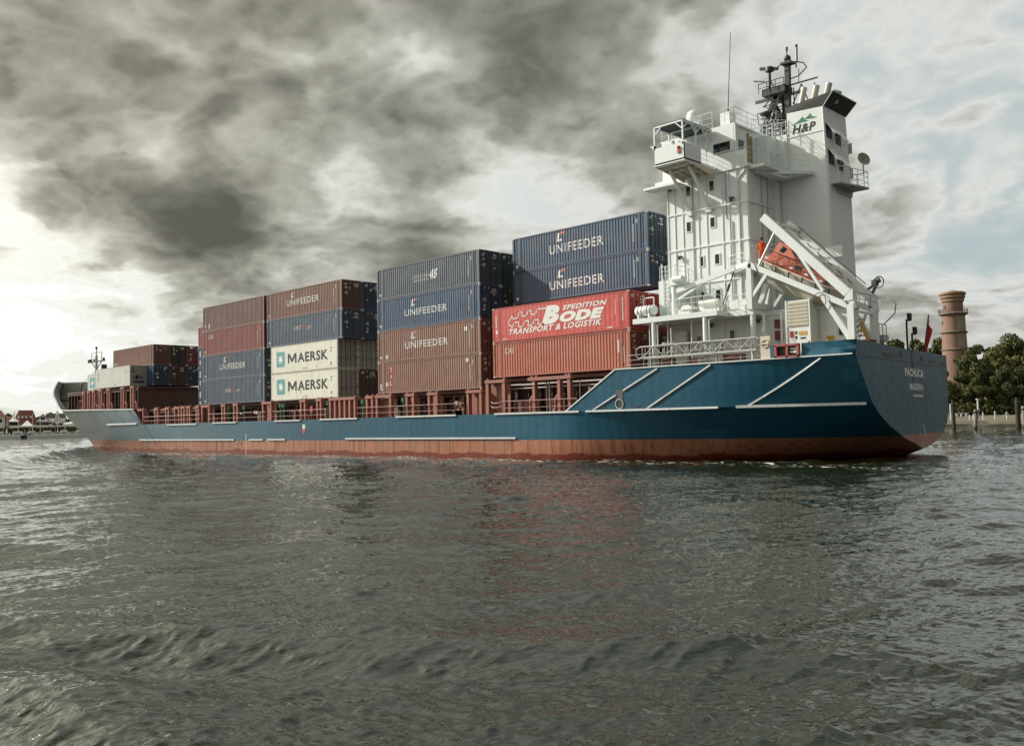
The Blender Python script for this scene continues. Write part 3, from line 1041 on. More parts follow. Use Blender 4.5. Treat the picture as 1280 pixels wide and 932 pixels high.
# ------------------------------------------------------------------ superstructure
YP = -2.7                                     # port face of the tower
YSB = -17.8
m = MB()
m.box(-1.65, -8.0, YSB, YP, 9.72, 19.55)      # accommodation tower
m.box(-1.65, -8.0, -17.6, YP, 6.25, 9.42)      # lower house
m.box(-8.0, -11.9, -9.6, YP, 6.25, 9.42)
m.box(-11.9, -14.55, -4.3, YP, 6.25, 9.42)
# stiffeners on the port face, the aft face and the deck lines
for x in (-1.68, -2.25, -2.92, -4.2, -4.85, -6.1, -6.62, -7.3):
    m.box(x - 0.035, x + 0.035, YP, YP + 0.05, 9.75, 19.5)
for x in (-3.2, -4.6, -6.0, -7.4, -8.4, -9.3):
    m.box(x - 0.03, x + 0.03, YP, YP + 0.06, 6.3, 9.4)
for z in (12.15, 14.68, 17.24):
    m.box(-1.7, -8.1, YP, YP + 0.07, z - 0.05, z + 0.05)
    m.box(-8.12, -8.0, -7.0, YP + 0.1, z - 0.04, z + 0.04)
for y in (-2.78, -3.5, -4.2, -5.0, -5.9):
    m.box(-8.08, -8.0, y - 0.03, y + 0.03, 9.75, 19.5)
m.box(-8.3, -8.0, -6.7, -6.1, 9.75, 19.0)     # cable trunk beside the funnel
superstructure = m.build("superstructure", WHITE, ship)


def window(x, z, w=0.34, h=0.66, y=YP, parent=None, axis='y', rad=True):
    fm_ = pm = MB()
    if axis == 'y':
        for (a, b, c, d) in ((x - w / 2 - .06, x + w / 2 + .06, z + h / 2, z + h / 2 + .06), (x - w / 2 - .06, x + w / 2 + .06, z - h / 2 - .06, z - h / 2),
                             (x - w / 2 - .06, x - w / 2, z - h / 2, z + h / 2), (x + w / 2, x + w / 2 + .06, z - h / 2, z + h / 2)):
            fm_.box(a, b, y - 0.01, y + 0.05, c, d)
        pm.cur = 1
        pm.box(x - w / 2, x + w / 2, y - 0.02, y + 0.012, z - h / 2, z + h / 2)
    else:
        for (a, b, c, d) in ((y - w / 2 - .06, y + w / 2 + .06, z + h / 2, z + h / 2 + .06), (y - w / 2 - .06, y + w / 2 + .06, z - h / 2 - .06, z - h / 2),
                             (y - w / 2 - .06, y - w / 2, z - h / 2, z + h / 2), (y + w / 2, y + w / 2 + .06, z - h / 2, z + h / 2)):
            fm_.box(x - 0.05, x + 0.01, a, b, c, d)
        pm.cur = 1
        pm.box(x - 0.012, x + 0.02, y - w / 2, y + w / 2, z - h / 2, z + h / 2)
    fm_.build("window", [WHITE, GLASS], parent or superstructure)


for x, z in ((-5.33, 18.76), (-3.43, 18.76), (-3.4, 16.23), (-5.32, 16.23), (-4.32, 13.65), (-5.59, 13.65), (-4.28, 11.2), (-5.58, 11.2), (-3.95, 8.15), (-6.55, 8.35)):
    window(x, z)

for x, z in ((-2.6, 14.2), (-7.0, 12.8), (-6.9, 17.6), (-2.0, 19.2), (-5.0, 9.2), (-8.6, 9.2)):
    m = MB()
    m.box(x - 0.16, x + 0.16, YP, YP + 0.28, z, z + 0.06)
    m.tube((x, YP + 0.2, z), (x, YP + 0.2, z - 0.2), 0.1, 8, 0.13)
    m.build("flood_lamp", DKGREY, superstructure)
for pts in ([(-3.75, YP + .05, 9.8), (-3.75, YP + .05, 19.4)], [(-6.85, YP + .05, 9.8), (-6.85, YP + .05, 16.0), (-6.4, YP + .05, 16.3), (-6.4, YP + .05, 19.4)], [(-8.05, -4.6, 9.8), (-8.05, -4.6, 19.3)], [(-8.05, -5.4, 12.8), (-8.05, -5.4, 19.3)]):
    m = MB()
    m.path(pts, 0.035, 5)
    m.build("conduit", GREYP, superstructure)
m = MB()
m.box(-8.0, -8.07, -4.3, -3.6, 12.7, 14.6)
m.box(-8.07, -8.1, -4.25, -4.2, 13.5, 13.6)
m.build("door", WHITEW, superstructure)
m = MB()
m.box(-2.9, -3.6, YP, YP + 0.06, 6.4, 8.35)
m.build("door", WHITEW, superstructure)
m = MB()
for k in range(22):
    m.tube((-8.05, -6.05, 9.9 + k * .3), (-8.05, -5.65, 9.9 + k * .3), 0.02, 4)
for y in (-6.05, -5.65):
    m.tube((-8.12, y, 9.8), (-8.12, y, 16.6), 0.025, 5)
m.build("wall_ladder", GREYP, superstructure)

# boat deck and platforms
m = MB()
m.prism([(-0.75, 0.5), (-7.35, 0.5), (-7.35, -1.0), (-9.1, -1.0), (-9.1, -2.6), (-14.6, -2.75), (-14.6, -4.35), (-11.95, -4.35), (-11.95, -9.7), (-8.05, -9.7), (-8.05, YSB), (-0.75, YSB)], 'z', 9.42, 9.72)
m.box(-0.7, -7.4, 0.5, 0.56, 9.4, 9.75)
m.box(-7.35, -9.15, -1.0, -0.94, 9.4, 9.75)
boat_deck = m.build("boat_deck", WHITE, ship)
for x, y in ((-2.35, 0.38), (-6.4, 0.38), (-9.0, -1.12)):
    m = MB()
    m.tube((x, y, 6.25), (x, y, 9.42), 0.17, 12)
    if x > -8:
        m.tube((x - 0.3, y + 0.02, 6.25), (x - 0.3, y + 0.02, 9.2), 0.05)
        m.tube((x - 0.3, y + 0.02, 9.2), (x - 0.9, y - 0.3, 9.42), 0.05)
    m.build("deck_pillar", WHITE, ship)
m = MB()
for x in (-3.0, -1.5, -4.9):
    m.tube((x, -0.3, 6.25), (x, -0.3, 9.42), 0.05)
m.tube((-2.7, -0.1, 7.9), (-3.6, -0.1, 7.9), 0.12)
m.box(-2.2, -3.2, -2.5, -2.2, 6.25, 8.9)
m.box(-5.2, -5.8, YP, YP + 0.2, 6.35, 8.0)
m.tube((-9.5, -1.6, 6.25), (-9.5, -1.6, 9.42), 0.09)
m.tube((-10.4, -2.2, 6.25), (-10.4, -2.2, 9.4), 0.07)
m.build_each("deck_pipe", WHITEW, ship)
m = MB()
m.box(-2.9, -3.3, YP, YP + 0.12, 8.55, 8.75)
m.build("lit_lamp_housing", CREAM, ship)
m = MB()
m.rail([(-3.6, 0.42, 9.72), (-7.28, 0.42, 9.72), (-7.28, -1.05, 9.72), (-8.8, -1.05, 9.72)], 1.05, 3, 0.9, 0.025)
m.build("boat_deck_rail", WHITE, ship)
m = MB()                                       # low gear on the boat deck
m.box(-3.7, -4.6, -1.3, -0.6, 9.72, 10.15)
m.prism([(-3.9, 10.15), (-4.9, 10.15), (-4.6, 10.45), (-4.1, 10.45)], 'y', -1.2, -0.5)
m.box(-5.1, -6.6, -1.9, -1.0, 9.72, 10.4)
m.box(-6.9, -8.4, -2.4, -1.5, 9.72, 10.55)
m.tube((-5.2, -0.9, 10.5), (-6.7, -0.9, 10.5), 0.18, 8)
m.build_each("deck_gear", WHITEW, ship)
# white locker house at the fore end of the boat deck
m = MB()
m.box(-1.66, -3.1, -2.65, -1.3, 9.72, 12.45)
for x in (-2.1, -2.5):
    m.tube((x, -1.25, 9.72), (x, -1.25, 12.6), 0.03)
for k in range(9):
    m.tube((-2.1, -1.24, 10 + k * .28), (-2.5, -1.24, 10 + k * .28), 0.02, 4)
m.rail([(-1.7, -1.4, 12.45), (-3.0, -1.4, 12.45), (-3.0, -2.6, 12.45)], 1.0, 3, 0.7, 0.02)
m.tube((-1.75, -1.6, 12.45), (-1.75, -1.6, 13.7), 0.06)
m.tube((-2.05, -1.6, 12.45), (-2.05, -1.6, 13.5), 0.06)
m.build("deck_locker_house", WHITE, ship)
m = MB()
m.box(-2.7, -3.0, -1.3, -1.22, 10.9, 11.45)
m.build("equipment_box", paint('brown_box', (0.16, 0.07, 0.05), 0.6), ship)
# provision crane
m = MB()
m.tube((-3.2, -0.95, 9.72), (-3.2, -0.95, 12.2), 0.24, 12, 0.18)
m.box(-2.9, -4.0, -1.3, -0.7, 11.95, 12.5)
m.tube((-3.4, -0.6, 12.3), (-4.1, -0.6, 12.3), 0.22, 10)
crane = m.build("provision_crane", WHITE, ship)
m = MB()
m.beam((-3.2, -0.95, 11.5), (-7.95, -0.95, 12.5), 0.22, 0.3)
m.beam((-3.2, -0.95, 10.85), (-5.4, -0.95, 11.8), 0.14)
m.build("crane_jib", WHITE, crane)
m = MB()
m.path([(-7.85, -0.95, 12.35), (-7.55, -0.95, 11.6), (-6.85, -0.95, 10.1)], 0.035)
m.tube((-7.5, -0.95, 11.55), (-7.3, -0.95, 11.1), 0.09)
m.build("crane_hook", BLACKP, crane)
# gangway stowed along the poop side
m = MB()
m.tube((-1.5, 0.9, 7.75), (-10.3, 0.9, 7.72), 0.055)
m.tube((-1.5, 0.9, 7.0), (-10.3, 0.9, 6.97), 0.06)
m.tube((-1.9, 0.55, 7.72), (-10.3, 0.55, 7.7), 0.05)
m.box(-1.9, -10.3, 0.5, 0.95, 6.9, 6.96)
for k in range(10):
    x = -1.7 - k * 0.92
    m.tube((x, 0.9, 6.95), (x, 0.9, 7.75), 0.035)
    m.tube((x, 0.55, 6.95), (x, 0.55, 7.7), 0.03)
    if k < 9:
        a, b_ = (6.97, 7.73) if k % 2 == 0 else (7.73, 6.97)
        m.tube((x, 0.92, a), (x - 0.92, 0.92, b_), 0.035)
for k in range(22):
    x = -2.0 - k * 0.37
    m.box(x - 0.05, x + 0.05, 0.42, 0.5, 7.0, 7.6)
m.path([(-1.5, 0.9, 7.75), (-1.2, 0.9, 7.6), (-1.2, 0.9, 7.1), (-1.5, 0.9, 6.9)], 0.04)
for x in (-2.1, -4.0, -7.4, -10.0):
    m.tube((x, 0.75, 6.25), (x, 0.75, 6.95), 0.06)
m.build("gangway", paint('galvanised', (0.36, 0.36, 0.325), 0.5, 0.4, 0.2), ship)
m = MB()
m.rail([(-0.2, 0.75, 6.25), (-10.6, 0.75, 6.25)], 1.0, 3, 1.5, 0.025)
m.build("poop_rail", GREYP, ship)
m = MB()
m.box(-2.8, -3.8, 0.0, 0.4, 6.25, 6.9)
m.box(-7.6, -8.9, -0.3, 0.3, 6.25, 6.85)
m.build_each("deck_chest", paint('dull_red_box', (0.22, 0.07, 0.05), 0.6), ship)
m = MB()
m.box(-5.3, -5.7, 0.2, 0.5, 6.3, 6.75)
m.cur = 1
m.tube((-5.8, 0.4, 6.55), (-6.5, 0.4, 6.55), 0.2, 10)
m.build("mooring_winch", [REDP, GREYP], ship)
# cream fire-hose cabinet and the red framed roller fairleads
m = MB()
m.box(-10.6, -11.25, 0.5, 0.92, 6.3, 7.75)
m.build("hose_cabinet", CREAM, ship)
m = MB()
ring = [(-10.92 + 0.24 * math.cos(a), 7.3 + 0.24 * math.sin(a)) for a in np.linspace(0, 2 * math.pi, 17)]
for p, q in zip(ring[:-1], ring[1:]):
    m.beam((p[0], 0.95, p[1]), (q[0], 0.95, q[1]), 0.07, 0.07, up=(0, 1, 0))
m.tube((-10.65, 0.96, 7.28), (-11.2, 0.96, 7.28), 0.05)
m.build("hose_reel", CREAM, ship)
m = MB()
FR = paint('raspberry_frame_paint', (0.34, 0.07, 0.065), 0.5, 0.3)
for x in (-11.62, -12.36, -13.06):
    m.box(x - 0.07, x + 0.07, 0.78, 1.0, 6.36, 7.1)
m.box(-11.55, -13.13, 0.78, 1.0, 7.04, 7.16)
m.box(-11.55, -13.13, 0.78, 1.0, 6.36, 6.46)
rf = m.build("roller_fairlead", FR, ship)
m = MB()
m.box(-11.65, -13.05, 0.6, 0.76, 6.46, 7.04)
m.build("backplate", BLACKP, rf)
m = MB()
m.box(-12.5, -12.95, 0.78, 0.86, 6.6, 6.75)
m.box(-12.5, -12.95, 0.78, 0.86, 6.82, 6.92)
m.build("notice", TRIM, rf)
m = MB()
m.box(-11.25, -11.55, 0.8, 0.95, 6.3, 7.15)
m.build("bulwark_stay", paint('blue_side', (0.012, 0.08, 0.12), 0.45, 0.2), ship)
# dark red notice boards on the house wall
m = MB()
m.box(-9.75, -10.25, -2.62, -2.5, 8.55, 9.1)
m.box(-9.75, -10.25, -2.62, -2.5, 7.75, 8.35)
m.build("fire_locker", paint('dark_red_locker', (0.18, 0.025, 0.035), 0.5), ship)
# white cabinet with roller blind and small signs
m = MB()
m.box(-11.1, -12.65, -2.65, -1.55, 6.25, 10.05)
for x in (-11.1, -12.65):
    m.box(x - 0.05, x + 0.05, -1.62, -1.5, 6.25, 10.1)
cab = m.build("blind_cabinet", WHITE, ship)
m = MB()
m.box(-11.18, -12.57, -1.57, -1.5, 8.42, 9.95)
for k in range(7):
    m.tube((-11.18, -1.5, 8.5 + k * 0.22), (-12.57, -1.5, 8.5 + k * 0.22), 0.03, 5)
m.build("roller_blind", BEIGE, cab)
for x0, x1, z0, z1, mt in ((-11.3, -11.55, 7.75, 8.15, REDP), (-11.65, -11.78, 7.95, 8.12, BLACKP), (-11.65, -11.78, 7.65, 7.82, BLACKP), (-11.9, -12.45, 7.85, 8.1, YELLOW), (-12.0, -12.35, 7.62, 7.72, BLACKP)):
    m = MB()
    m.box(x0, x1, -1.56, -1.53, z0, z1)
    m.build("sign", mt, cab)
# house wall aft of the cabinet with doors, signs
m = MB()
m.box(-12.9, -14.55, -2.72, -2.6, 6.3, 9.4)
m.box(-13.15, -13.2, -2.6, -2.57, 6.4, 8.4)
m.box(-13.85, -13.9, -2.6, -2.57, 6.4, 8.6)
aw = m.build("aft_house_wall", WHITE, ship)
m = MB()
m.box(-13.25, -13.7, -2.6, -2.56, 7.5, 7.75)
m.box(-14.1, -14.35, -2.6, -2.56, 7.2, 7.35)
m.build("sign", YELLOW, aw)
m = MB()
m.box(-14.05, -14.5, -2.6, -2.5, 7.75, 8.3)
m.build("breaker_box", BLACKP, aw)
m = MB()
m.box(-14.0, -14.8, -1.3, 0.2, 6.25, 7.0)
for x in (-13.4, -14.6):
    m.tube((x, 0.2, 6.25), (x, 0.2, 7.3), 0.08)
m.build("mooring_bitts", YELLOW, ship)

# ---- bridge
m = MB()
m.box(-1.3, -7.15, -16.6, YP, 19.85, 22.62)
m.box(-1.2, -7.25, -16.8, YP - 0.0, 22.62, 22.74)
m.box(-8.05, -8.85, -15.0, -6.9, 19.6, 22.45)  # casing between bridge and funnel
m.box(-7.15, -8.05, -15.0, -5.6, 19.85, 22.3)
m.box(-7.2, -7.3, -3.0, -2.68, 19.85, 22.6)
m.box(-5.62, -6.35, -4.4, -3.6, 22.74, 23.95)  # aerial trunk on the roof
bridge = m.build("bridge_house", WHITE, ship)
m = MB()
m.box(-0.7, -8.15, YSB, YP + 0.12, 19.55, 19.83)
m.box(-7.8, -9.2, -5.3, -2.9, 19.42, 19.6)
m.prism([(-8.2, -3.4), (-8.9, -4.6), (-10.7, -6.5), (-10.7, -6.95), (-8.2, -6.95)], 'z', 19.2, 19.42)
m.box(-0.5, -3.2, YP, -1.4, 19.1, 19.28)
m.build("bridge_deck", WHITE, ship)
m = MB()
m.rail([(-5.7, -2.62, 19.83), (-8.1, -2.62, 19.83), (-8.9, -4.5, 19.6), (-10.6, -6.45, 19.42)], 1.05, 3, 1.1, 0.022)
m.build("bridge_rail", WHITE, ship)
m = MB()
m.box(-5.66, -8.12, -2.66, -2.6, 19.83, 20.75)
m.build("rail_screen", WHITE, ship)
window(-6.22, 21.25, 1.3, 0.62, YP, bridge)
window(-7.15, 21.2, 0.75, 1.0, -3.55, bridge, axis='x')
m = MB()
m.box(-7.25, -7.15, -4.6, -4.45, 19.85, 22.4)
m.box(-7.3, -7.2, -4.9, -4.78, 20.0, 22.2)
m.build("ochre_pipe", paint('ochre_pipe_paint', (0.36, 0.25, 0.10), 0.5, 0.3), bridge)
m = MB()
m.box(-8.87, -8.84, -7.05, -6.4, 20.0, 21.9)
m.build("door", WHITEW, bridge)
m = MB()
for (a, b_) in (((-1.3, YP - .05), (-5.5, YP - .05)), ((-6.45, YP - .05), (-7.15, YP - .05)), ((-7.15, YP - .05), (-7.15, -9))):
    m.rail([(a[0], a[1], 22.74), (b_[0], b_[1], 22.74)], 1.15, 3, 0.85, 0.022)
m.rail([(-7.2, -5.0, 22.45), (-8.8, -6.9, 22.45)], 1.0, 3, 0.8, 0.022)
m.build("roof_rail", WHITE, bridge)
m = MB()
m.tube((-6.0, -4.0, 23.95), (-6.42, -4.0, 29.6), 0.035, 6, 0.02)
m.tube((-6.0, -4.0, 23.9), (-6.02, -4.0, 24.2), 0.07)
m.build("whip_aerial", DKGREY, bridge)
m = MB()
m.tube((-2.3, -5.4, 22.74), (-2.3, -5.4, 24.35), 0.14, 10)
m.lathe([(0.25, 0), (0.46, 0.15), (0.5, 0.45), (0.5, 0.75), (0.42, 0.98), (0.25, 1.1), (0.02, 1.15)], (-2.3, -5.4, 24.3), 20)
m.build("satellite_dome", WHITE, bridge, smooth=50)
# ---- bridge wing
m = MB()
m.prism([(-3.2, 19.83), (-5.62, 19.83), (-5.62, 20.0), (-3.2, 20.0)], 'y', YP + 0.13, 1.0)
m.box(-3.3, -5.62, 0.95, 1.0, 19.9, 21.05)                   # end screen
m.prism([(-3.3, 20.9), (-3.3, 21.25), (-2.9, 21.3)], 'y', YP, 1.0)
m.box(-5.62, -5.57, -1.0, 1.0, 19.9, 21.05)                   # aft screen
m.box(-3.3, -3.25, YP, 1.0, 19.9, 21.1)
wing = m.build("bridge_wing", WHITE, ship)
m = MB()                                       # sloping soffit frames
m.prism([(YP + 0.1, 19.35), (1.0, 19.83), (YP + 0.1, 19.83)], 'x', -5.62, -5.56)
m.prism([(YP + 0.1, 19.35), (1.0, 19.83), (YP + 0.1, 19.83)], 'x', -3.26, -3.2)
for x in (-3.8, -4.4, -5.0):
    m.prism([(YP + 0.1, 19.5), (1.0, 19.83), (YP + 0.1, 19.83)], 'x', x - 0.03, x + 0.03)
for y in (-1.5, -0.5, 0.4):
    m.box(-3.2, -5.6, y - 0.03, y + 0.03, 19.65, 19.83)
m.build("soffit_frame", CREAM, wing)
m = MB()
for x in (-3.6, -5.15):
    m.beam((x, -0.2, 19.75), (x, YP, 17.2), 0.17)
    m.box(x - 0.2, x + 0.2, YP, YP + 0.3, 16.95, 17.2)
m.build("wing_strut", WHITE, wing)
m = MB()
for x, y in ((-3.25, 0.95), (-5.5, 0.95), (-5.5, -0.6), (-5.5, -1.9), (-3.25, -0.8)):
    m.beam((x, y, 20.9), (x, y, 22.55), 0.1)
for a, b_ in (((-3.25, 0.95), (-5.5, 0.95)), ((-5.5, 0.95), (-5.5, -2.6)), ((-3.25, 0.95), (-3.25, -2.6)), ((-3.25, -2.6), (-5.5, -2.6)), ((-3.25, -0.8), (-5.5, -0.8))):
    m.beam((*a, 22.5), (*b_, 22.5), 0.1)
for x, y, ddx, ddy in ((-3.25, 0.95, -.6, 0), (-5.5, 0.95, .6, 0), (-5.5, 0.95, 0, -.6), (-5.5, -0.6, 0, -.6), (-5.5, -0.6, 0, .6), (-5.5, -1.9, 0, .6)):
    m.beam((x, y, 21.95), (x + ddx, y + ddy, 22.5), 0.07)
m.rail([(-5.55, -1.0, 20.0), (-5.55, -2.6, 20.0)], 1.0, 3, 0.8, 0.02)
m.build("awning_frame", WHITE, wing)
m = MB()
m.box(-3.2, -5.55, -2.6, 1.0, 22.55, 22.6)
m.build("awning", TINT, wing)
m = MB()
m.box(-3.6, -4.3, -0.2, 0.4, 20.0, 21.35)
m.tube((-4.8, 0.3, 20.0), (-4.8, 0.3, 21.4), 0.08)
m.sphere((-4.1, 0.1, 21.45), 0.18)
m.build("wing_console", WHITEW, wing)
m = MB()
m.box(-5.1, -5.3, 1.0, 1.08, 20.35, 20.75)
m.sphere((-5.2, 1.06, 20.75), 0.1)
m.build("lifebuoy_light", REDP, wing)
m = MB()
m.path([(-7.9, -2.6, 19.6), (-7.9, -2.65, 19.3), (-7.4, -2.65, 18.9), (-7.4, -2.64, 10)], 0.05)
m.path([(-8.9, -4.3, 19.2), (-9.4, -5.3, 19.0), (-10.2, -6.4, 19.2)], 0.05)
m.build("drain_pipe", WHITE, ship)

# ---- funnel
YFP, YFS = -6.98, -10.4
m = MB()
prof = [(-8.02, 6.25), (-11.95, 6.25), (-11.79, 15.0), (-11.72, 19.4), (-11.53, 23.78), (-8.86, 23.92), (-8.86, 19.4), (-8.02, 19.3)]
m.prism(prof, 'y', YFS, YFP)
m.box(-8.86, -11.6, YFP, YFP + 0.04, 22.1, 22.16)
m.tube((-11.5, YFP + 0.02, 23.7), (-11.93, YFP + 0.02, 6.3), 0.04)
funnel = m.build("funnel", WHITE, ship)
m = MB()
zs_ = lambda x: 23.92 + (x + 8.86) * (0.14 / 2.67)
bot = [(-8.86, YFP, 23.9), (-11.53, YFP, 23.76), (-11.53, YFS, 23.76), (-8.86, YFS, 23.9)]
top = [(-8.75, YFP + 0.02, 24.3), (-12.3, YFP + 0.12, 24.6), (-12.3, YFS - 0.12, 24.6), (-8.75, YFS - 0.02, 24.3)]
m.add(bot + top, [(0, 1, 5, 4), (1, 2, 6, 5), (2, 3, 7, 6), (3, 0, 4, 7), (4, 5, 6, 7), (3, 2, 1, 0)])
m.build("funnel_cap", CAPP, funnel)
m = MB()
m.beam((-12.3, YFP + 0.12, 24.6), (-12.3, YFS - 0.12, 24.6), 0.06)
m.beam((-12.32, YFS - 0.12, 24.6), (-11.55, YFS - 0.02, 23.76), 0.05)
m.beam((-12.3, YFP + 0.12, 24.6), (-11.55, YFP + 0.02, 23.76), 0.05)
m.build("cap_rim", GREYP, funnel)
PIPEM = paint('exhaust_pipe_paint', (0.50, 0.48, 0.42), 0.5, 0.3, 0.15)
for x, y, h, r in ((-9.5, -7.7, 1.45, 0.2), (-10.35, -7.8, 1.4, 0.22), (-11.2, -7.9, 1.35, 0.22), (-10.8, -9.0, 1.0, 0.3), (-11.7, -8.2, 0.75, 0.26)):
    m = MB()
    m.tube((x, y, 24.2), (x - 0.4, y, 24.2 + h), r, 12, cap=False)
    m.tube((x - 0.4, y, 24.2 + h), (x, y, 24.4), r * 0.86, 12)
    m.build("exhaust_pipe", PIPEM, funnel)
# emblem
HPG, _t, _b = base_mat('emblem_green')
_b.inputs['Base Color'].default_value = (0.015, 0.17, 0.07, 1)
LETB = plain('lettering_black', (0.012, 0.012, 0.014), 0.5, vary=0.1)


def hp(u, v):
    return (-9.24 - 1.72 * u, YFP + 0.013, 22.33 + 0.6 * v - 0.06 * u)


m = MB()
text_on(m, "H&P", hp, 0.03, 0.25)
m.build("emblem_lettering", LETB, funnel)
m = MB()
for pl in ([(-0.06, 1.12), (0.12, 1.35), (0.3, 1.62), (0.46, 2.05), (0.52, 1.62), (0.72, 1.32), (0.35, 1.3)], [(0.5, 1.66), (0.64, 1.85), (0.80, 2.25), (0.84, 1.85), (1.08, 1.55), (0.72, 1.55)]):
    m.add([hp(u, v * 0.9) for u, v in pl], [tuple(range(len(pl)))])
m.build("emblem_mountain", HPG, funnel)
# ventilation flaps on the aft face: open hatches with the covers propped out
for y, z in ((-7.55, 22.1), (-8.9, 21.9), (-7.6, 20.3), (-8.95, 20.1)):
    x = -11.53 - (23.78 - z) * 0.044
    m = MB()
    m.box(x - 0.02, x + 0.05, y - 0.42, y + 0.42, z - 0.55, z + 0.55)
    vo = m.build("ventilation_hatch", BLACKP, ship)
    m = MB()
    m.beam((x - 0.03, y, z + 0.55), (x - 0.6, y, z - 0.32), 0.86, 0.04, up=(1, 0, 0.6))
    m.tube((x, y - 0.42, z - 0.5), (x - 0.58, y - 0.42, z - 0.3), 0.02)
    m.tube((x - 0.2, y, z + 0.35), (x - 0.62, y, z + 0.5), 0.03)
    m.build("vent_flap", WHITE, vo)
for z in (21.7, 19.9):
    m = MB()
    m.box(-11.0, -11.6, YFS - 0.75, YFS - 0.7, z - 0.4, z + 0.35)
    m.tube((-11.3, YFS, z - 0.5), (-11.3, YFS - 0.72, z), 0.025)
    m.tube((-11.3, YFS, z + 0.3), (-11.3, YFS - 0.72, z + 0.3), 0.025)
    m.build("vent_flap", GREYP, funnel)
m = MB()
m.prism([(-11.7, -7.3), (-12.3, -7.3), (-12.9, -10.0), (-12.9, -10.7), (-11.2, -10.7), (-11.2, -10.38), (-11.7, -10.38)], 'z', 18.4, 18.5)
m.prism([(-7.4, 18.4), (-10.6, 18.4), (-10.4, 17.95), (-8.2, 18.0)], 'x', -11.76, -11.8)
bal = m.build("funnel_balcony", GREYP, ship)
m = MB()
m.rail([(-12.25, -7.4, 18.5), (-12.85, -10.0, 18.5), (-12.85, -10.65, 18.5), (-11.3, -10.65, 18.5)], 1.1, 3, 0.7, 0.025)
m.build("balcony_rail", WHITEW, bal)
m = MB()
m.tube((-12.6, -10.55, 19.5), (-12.6, -10.55, 20.3), 0.04)
cdish = Vector((-12.62, -10.5, 20.5))
axis = Vector((-0.75, 0.55, 0.3)).normalized()
s1 = axis.cross(Vector((0, 0, 1))).normalized()
s2 = s1.cross(axis)
vv, ff = [], []
for j, rr in enumerate((0.0, 0.2, 0.36, 0.46)):
    for i in range(16):
        a = 2 * math.pi * i / 16
        vv.append(cdish + s1 * rr * math.cos(a) + s2 * rr * 1.1 * math.sin(a) + axis * (rr * rr * 0.6))
for j in range(3):
    for i in range(16):
        ff.append((j * 16 + i, j * 16 + (i + 1) % 16, (j + 1) * 16 + (i + 1) % 16, (j + 1) * 16 + i))
m.add(vv, ff)
m.tube(cdish, cdish + axis * 0.4, 0.02)
m.build("dish_aerial", paint('tan_dish', (0.26, 0.22, 0.16), 0.5), bal)
m = MB()
for y in (-10.42, -10.78):
    m.tube((-11.2, y - 0.1, 9.5), (-11.2, y - 0.1, 18.3), 0.035)
for k in range(28):
    m.tube((-11.2, -10.5, 9.7 + k * 0.3), (-11.2, -10.9, 9.7 + k * 0.3), 0.02, 4)
for k in range(6):
    m.path([(-11.2, -10.5, 10 + k * 1.5), (-11.2, -10.65, 10 + k * 1.5), (-11.2, -10.95, 10 + k * 1.5)], 0.02, 4)
m.build("funnel_ladder", GREYP, funnel)

# ---- radar mast
MY = -9.3
m = MB()
m.beam((-7.75, MY, 22.3), (-7.9, MY, 28.6), 0.34, up=(0, 1, 0))
m.beam((-5.2, MY, 22.7), (-7.0, MY, 26.6), 0.26, up=(0, 1, 0))
m.beam((-7.6, MY + 0.5, 22.6), (-6.7, MY + 0.2, 26.3), 0.2, up=(0, 1, 0))
m.beam((-6.6, MY, 26.2), (-7.75, MY + 0.3, 22.8), 0.2, up=(0, 1, 0))
m.beam((-7.0, MY - 0.9, 22.6), (-7.2, MY - .5, 26.2), 0.16, up=(0, 1, 0))
m.beam((-6.4, MY + 0.2, 22.6), (-6.9, MY, 26.2), 0.16, up=(0, 1, 0))
m.beam((-6.55, MY - 0.2, 26.1), (-7.8, MY, 23.7), 0.14, up=(0, 1, 0))
m.box(-6.1, -7.9, MY - 0.6, MY + 0.6, 26.25, 26.75)
m.tube((-6.4, MY, 26.4), (-6.45, MY, 28.2), 0.11)
m.beam((-6.5, MY, 27.5), (-7.0, MY, 26.5), 0.08)
m.box(-7.5, -8.3, MY - 0.35, MY + 0.35, 28.3, 28.45)
for z in (23.6, 24.3):
    m.beam((-5.9, MY, z + 0.2), (-8.0, MY, z), 0.09)
    m.beam((-6.0, MY - 0.6, z), (-7.6, MY - 0.6, z + 0.6), 0.07)
for z0_ in (22.9, 23.8, 24.7, 25.5):
    w0, w1 = 1.15 - (z0_ - 22.6) * .22, 1.15 - (z0_ + .8 - 22.6) * .22
    for sy in (-.45, .45):
        m.beam((-6.6 + w0, MY + sy, z0_), (-6.9 - w1, MY + sy, z0_ + .85), 0.06)
        m.beam((-6.9 - w0, MY + sy, z0_), (-6.6 + w1, MY + sy, z0_ + .85), 0.06)
        m.beam((-6.6 + w1, MY + sy, z0_ + .85), (-6.9 - w1, MY + sy, z0_ + .85), 0.06)
mast = m.build("radar_mast", BLACKP, ship)
m = MB()
m.rail([(-5.9, MY + 0.7, 26.5), (-7.9, MY + 0.7, 26.5)], 0.7, 2, 0.65, 0.03)
hoop = [(-5.6, 27.35), (-6.4, 26.9), (-7.0, 26.7)]
pts = [(-5.55, MY + 0.3, 27.6), (-5.6, MY + .8, 27.5), (-6.5, MY + 0.9, 27.2)]
m.path(pts, 0.04)
m.path([(-6.9, MY + .3, 28.0), (-7.6, MY + .5, 28.25), (-8.6, MY + .4, 28.2), (-9.1, MY, 28.1), (-9.1, MY - 0.5, 27.9), (-8.5, MY - 0.4, 27.4), (-8.0, MY, 27.2)], 0.04)
m.path([(-8.6, MY - 0.3, 27.9), (-8.6, MY - 0.2, 26.8)], 0.03)
m.path([(-7.9, MY, 26.75), (-10.4, MY + 0.6, 26.5)], 0.06)
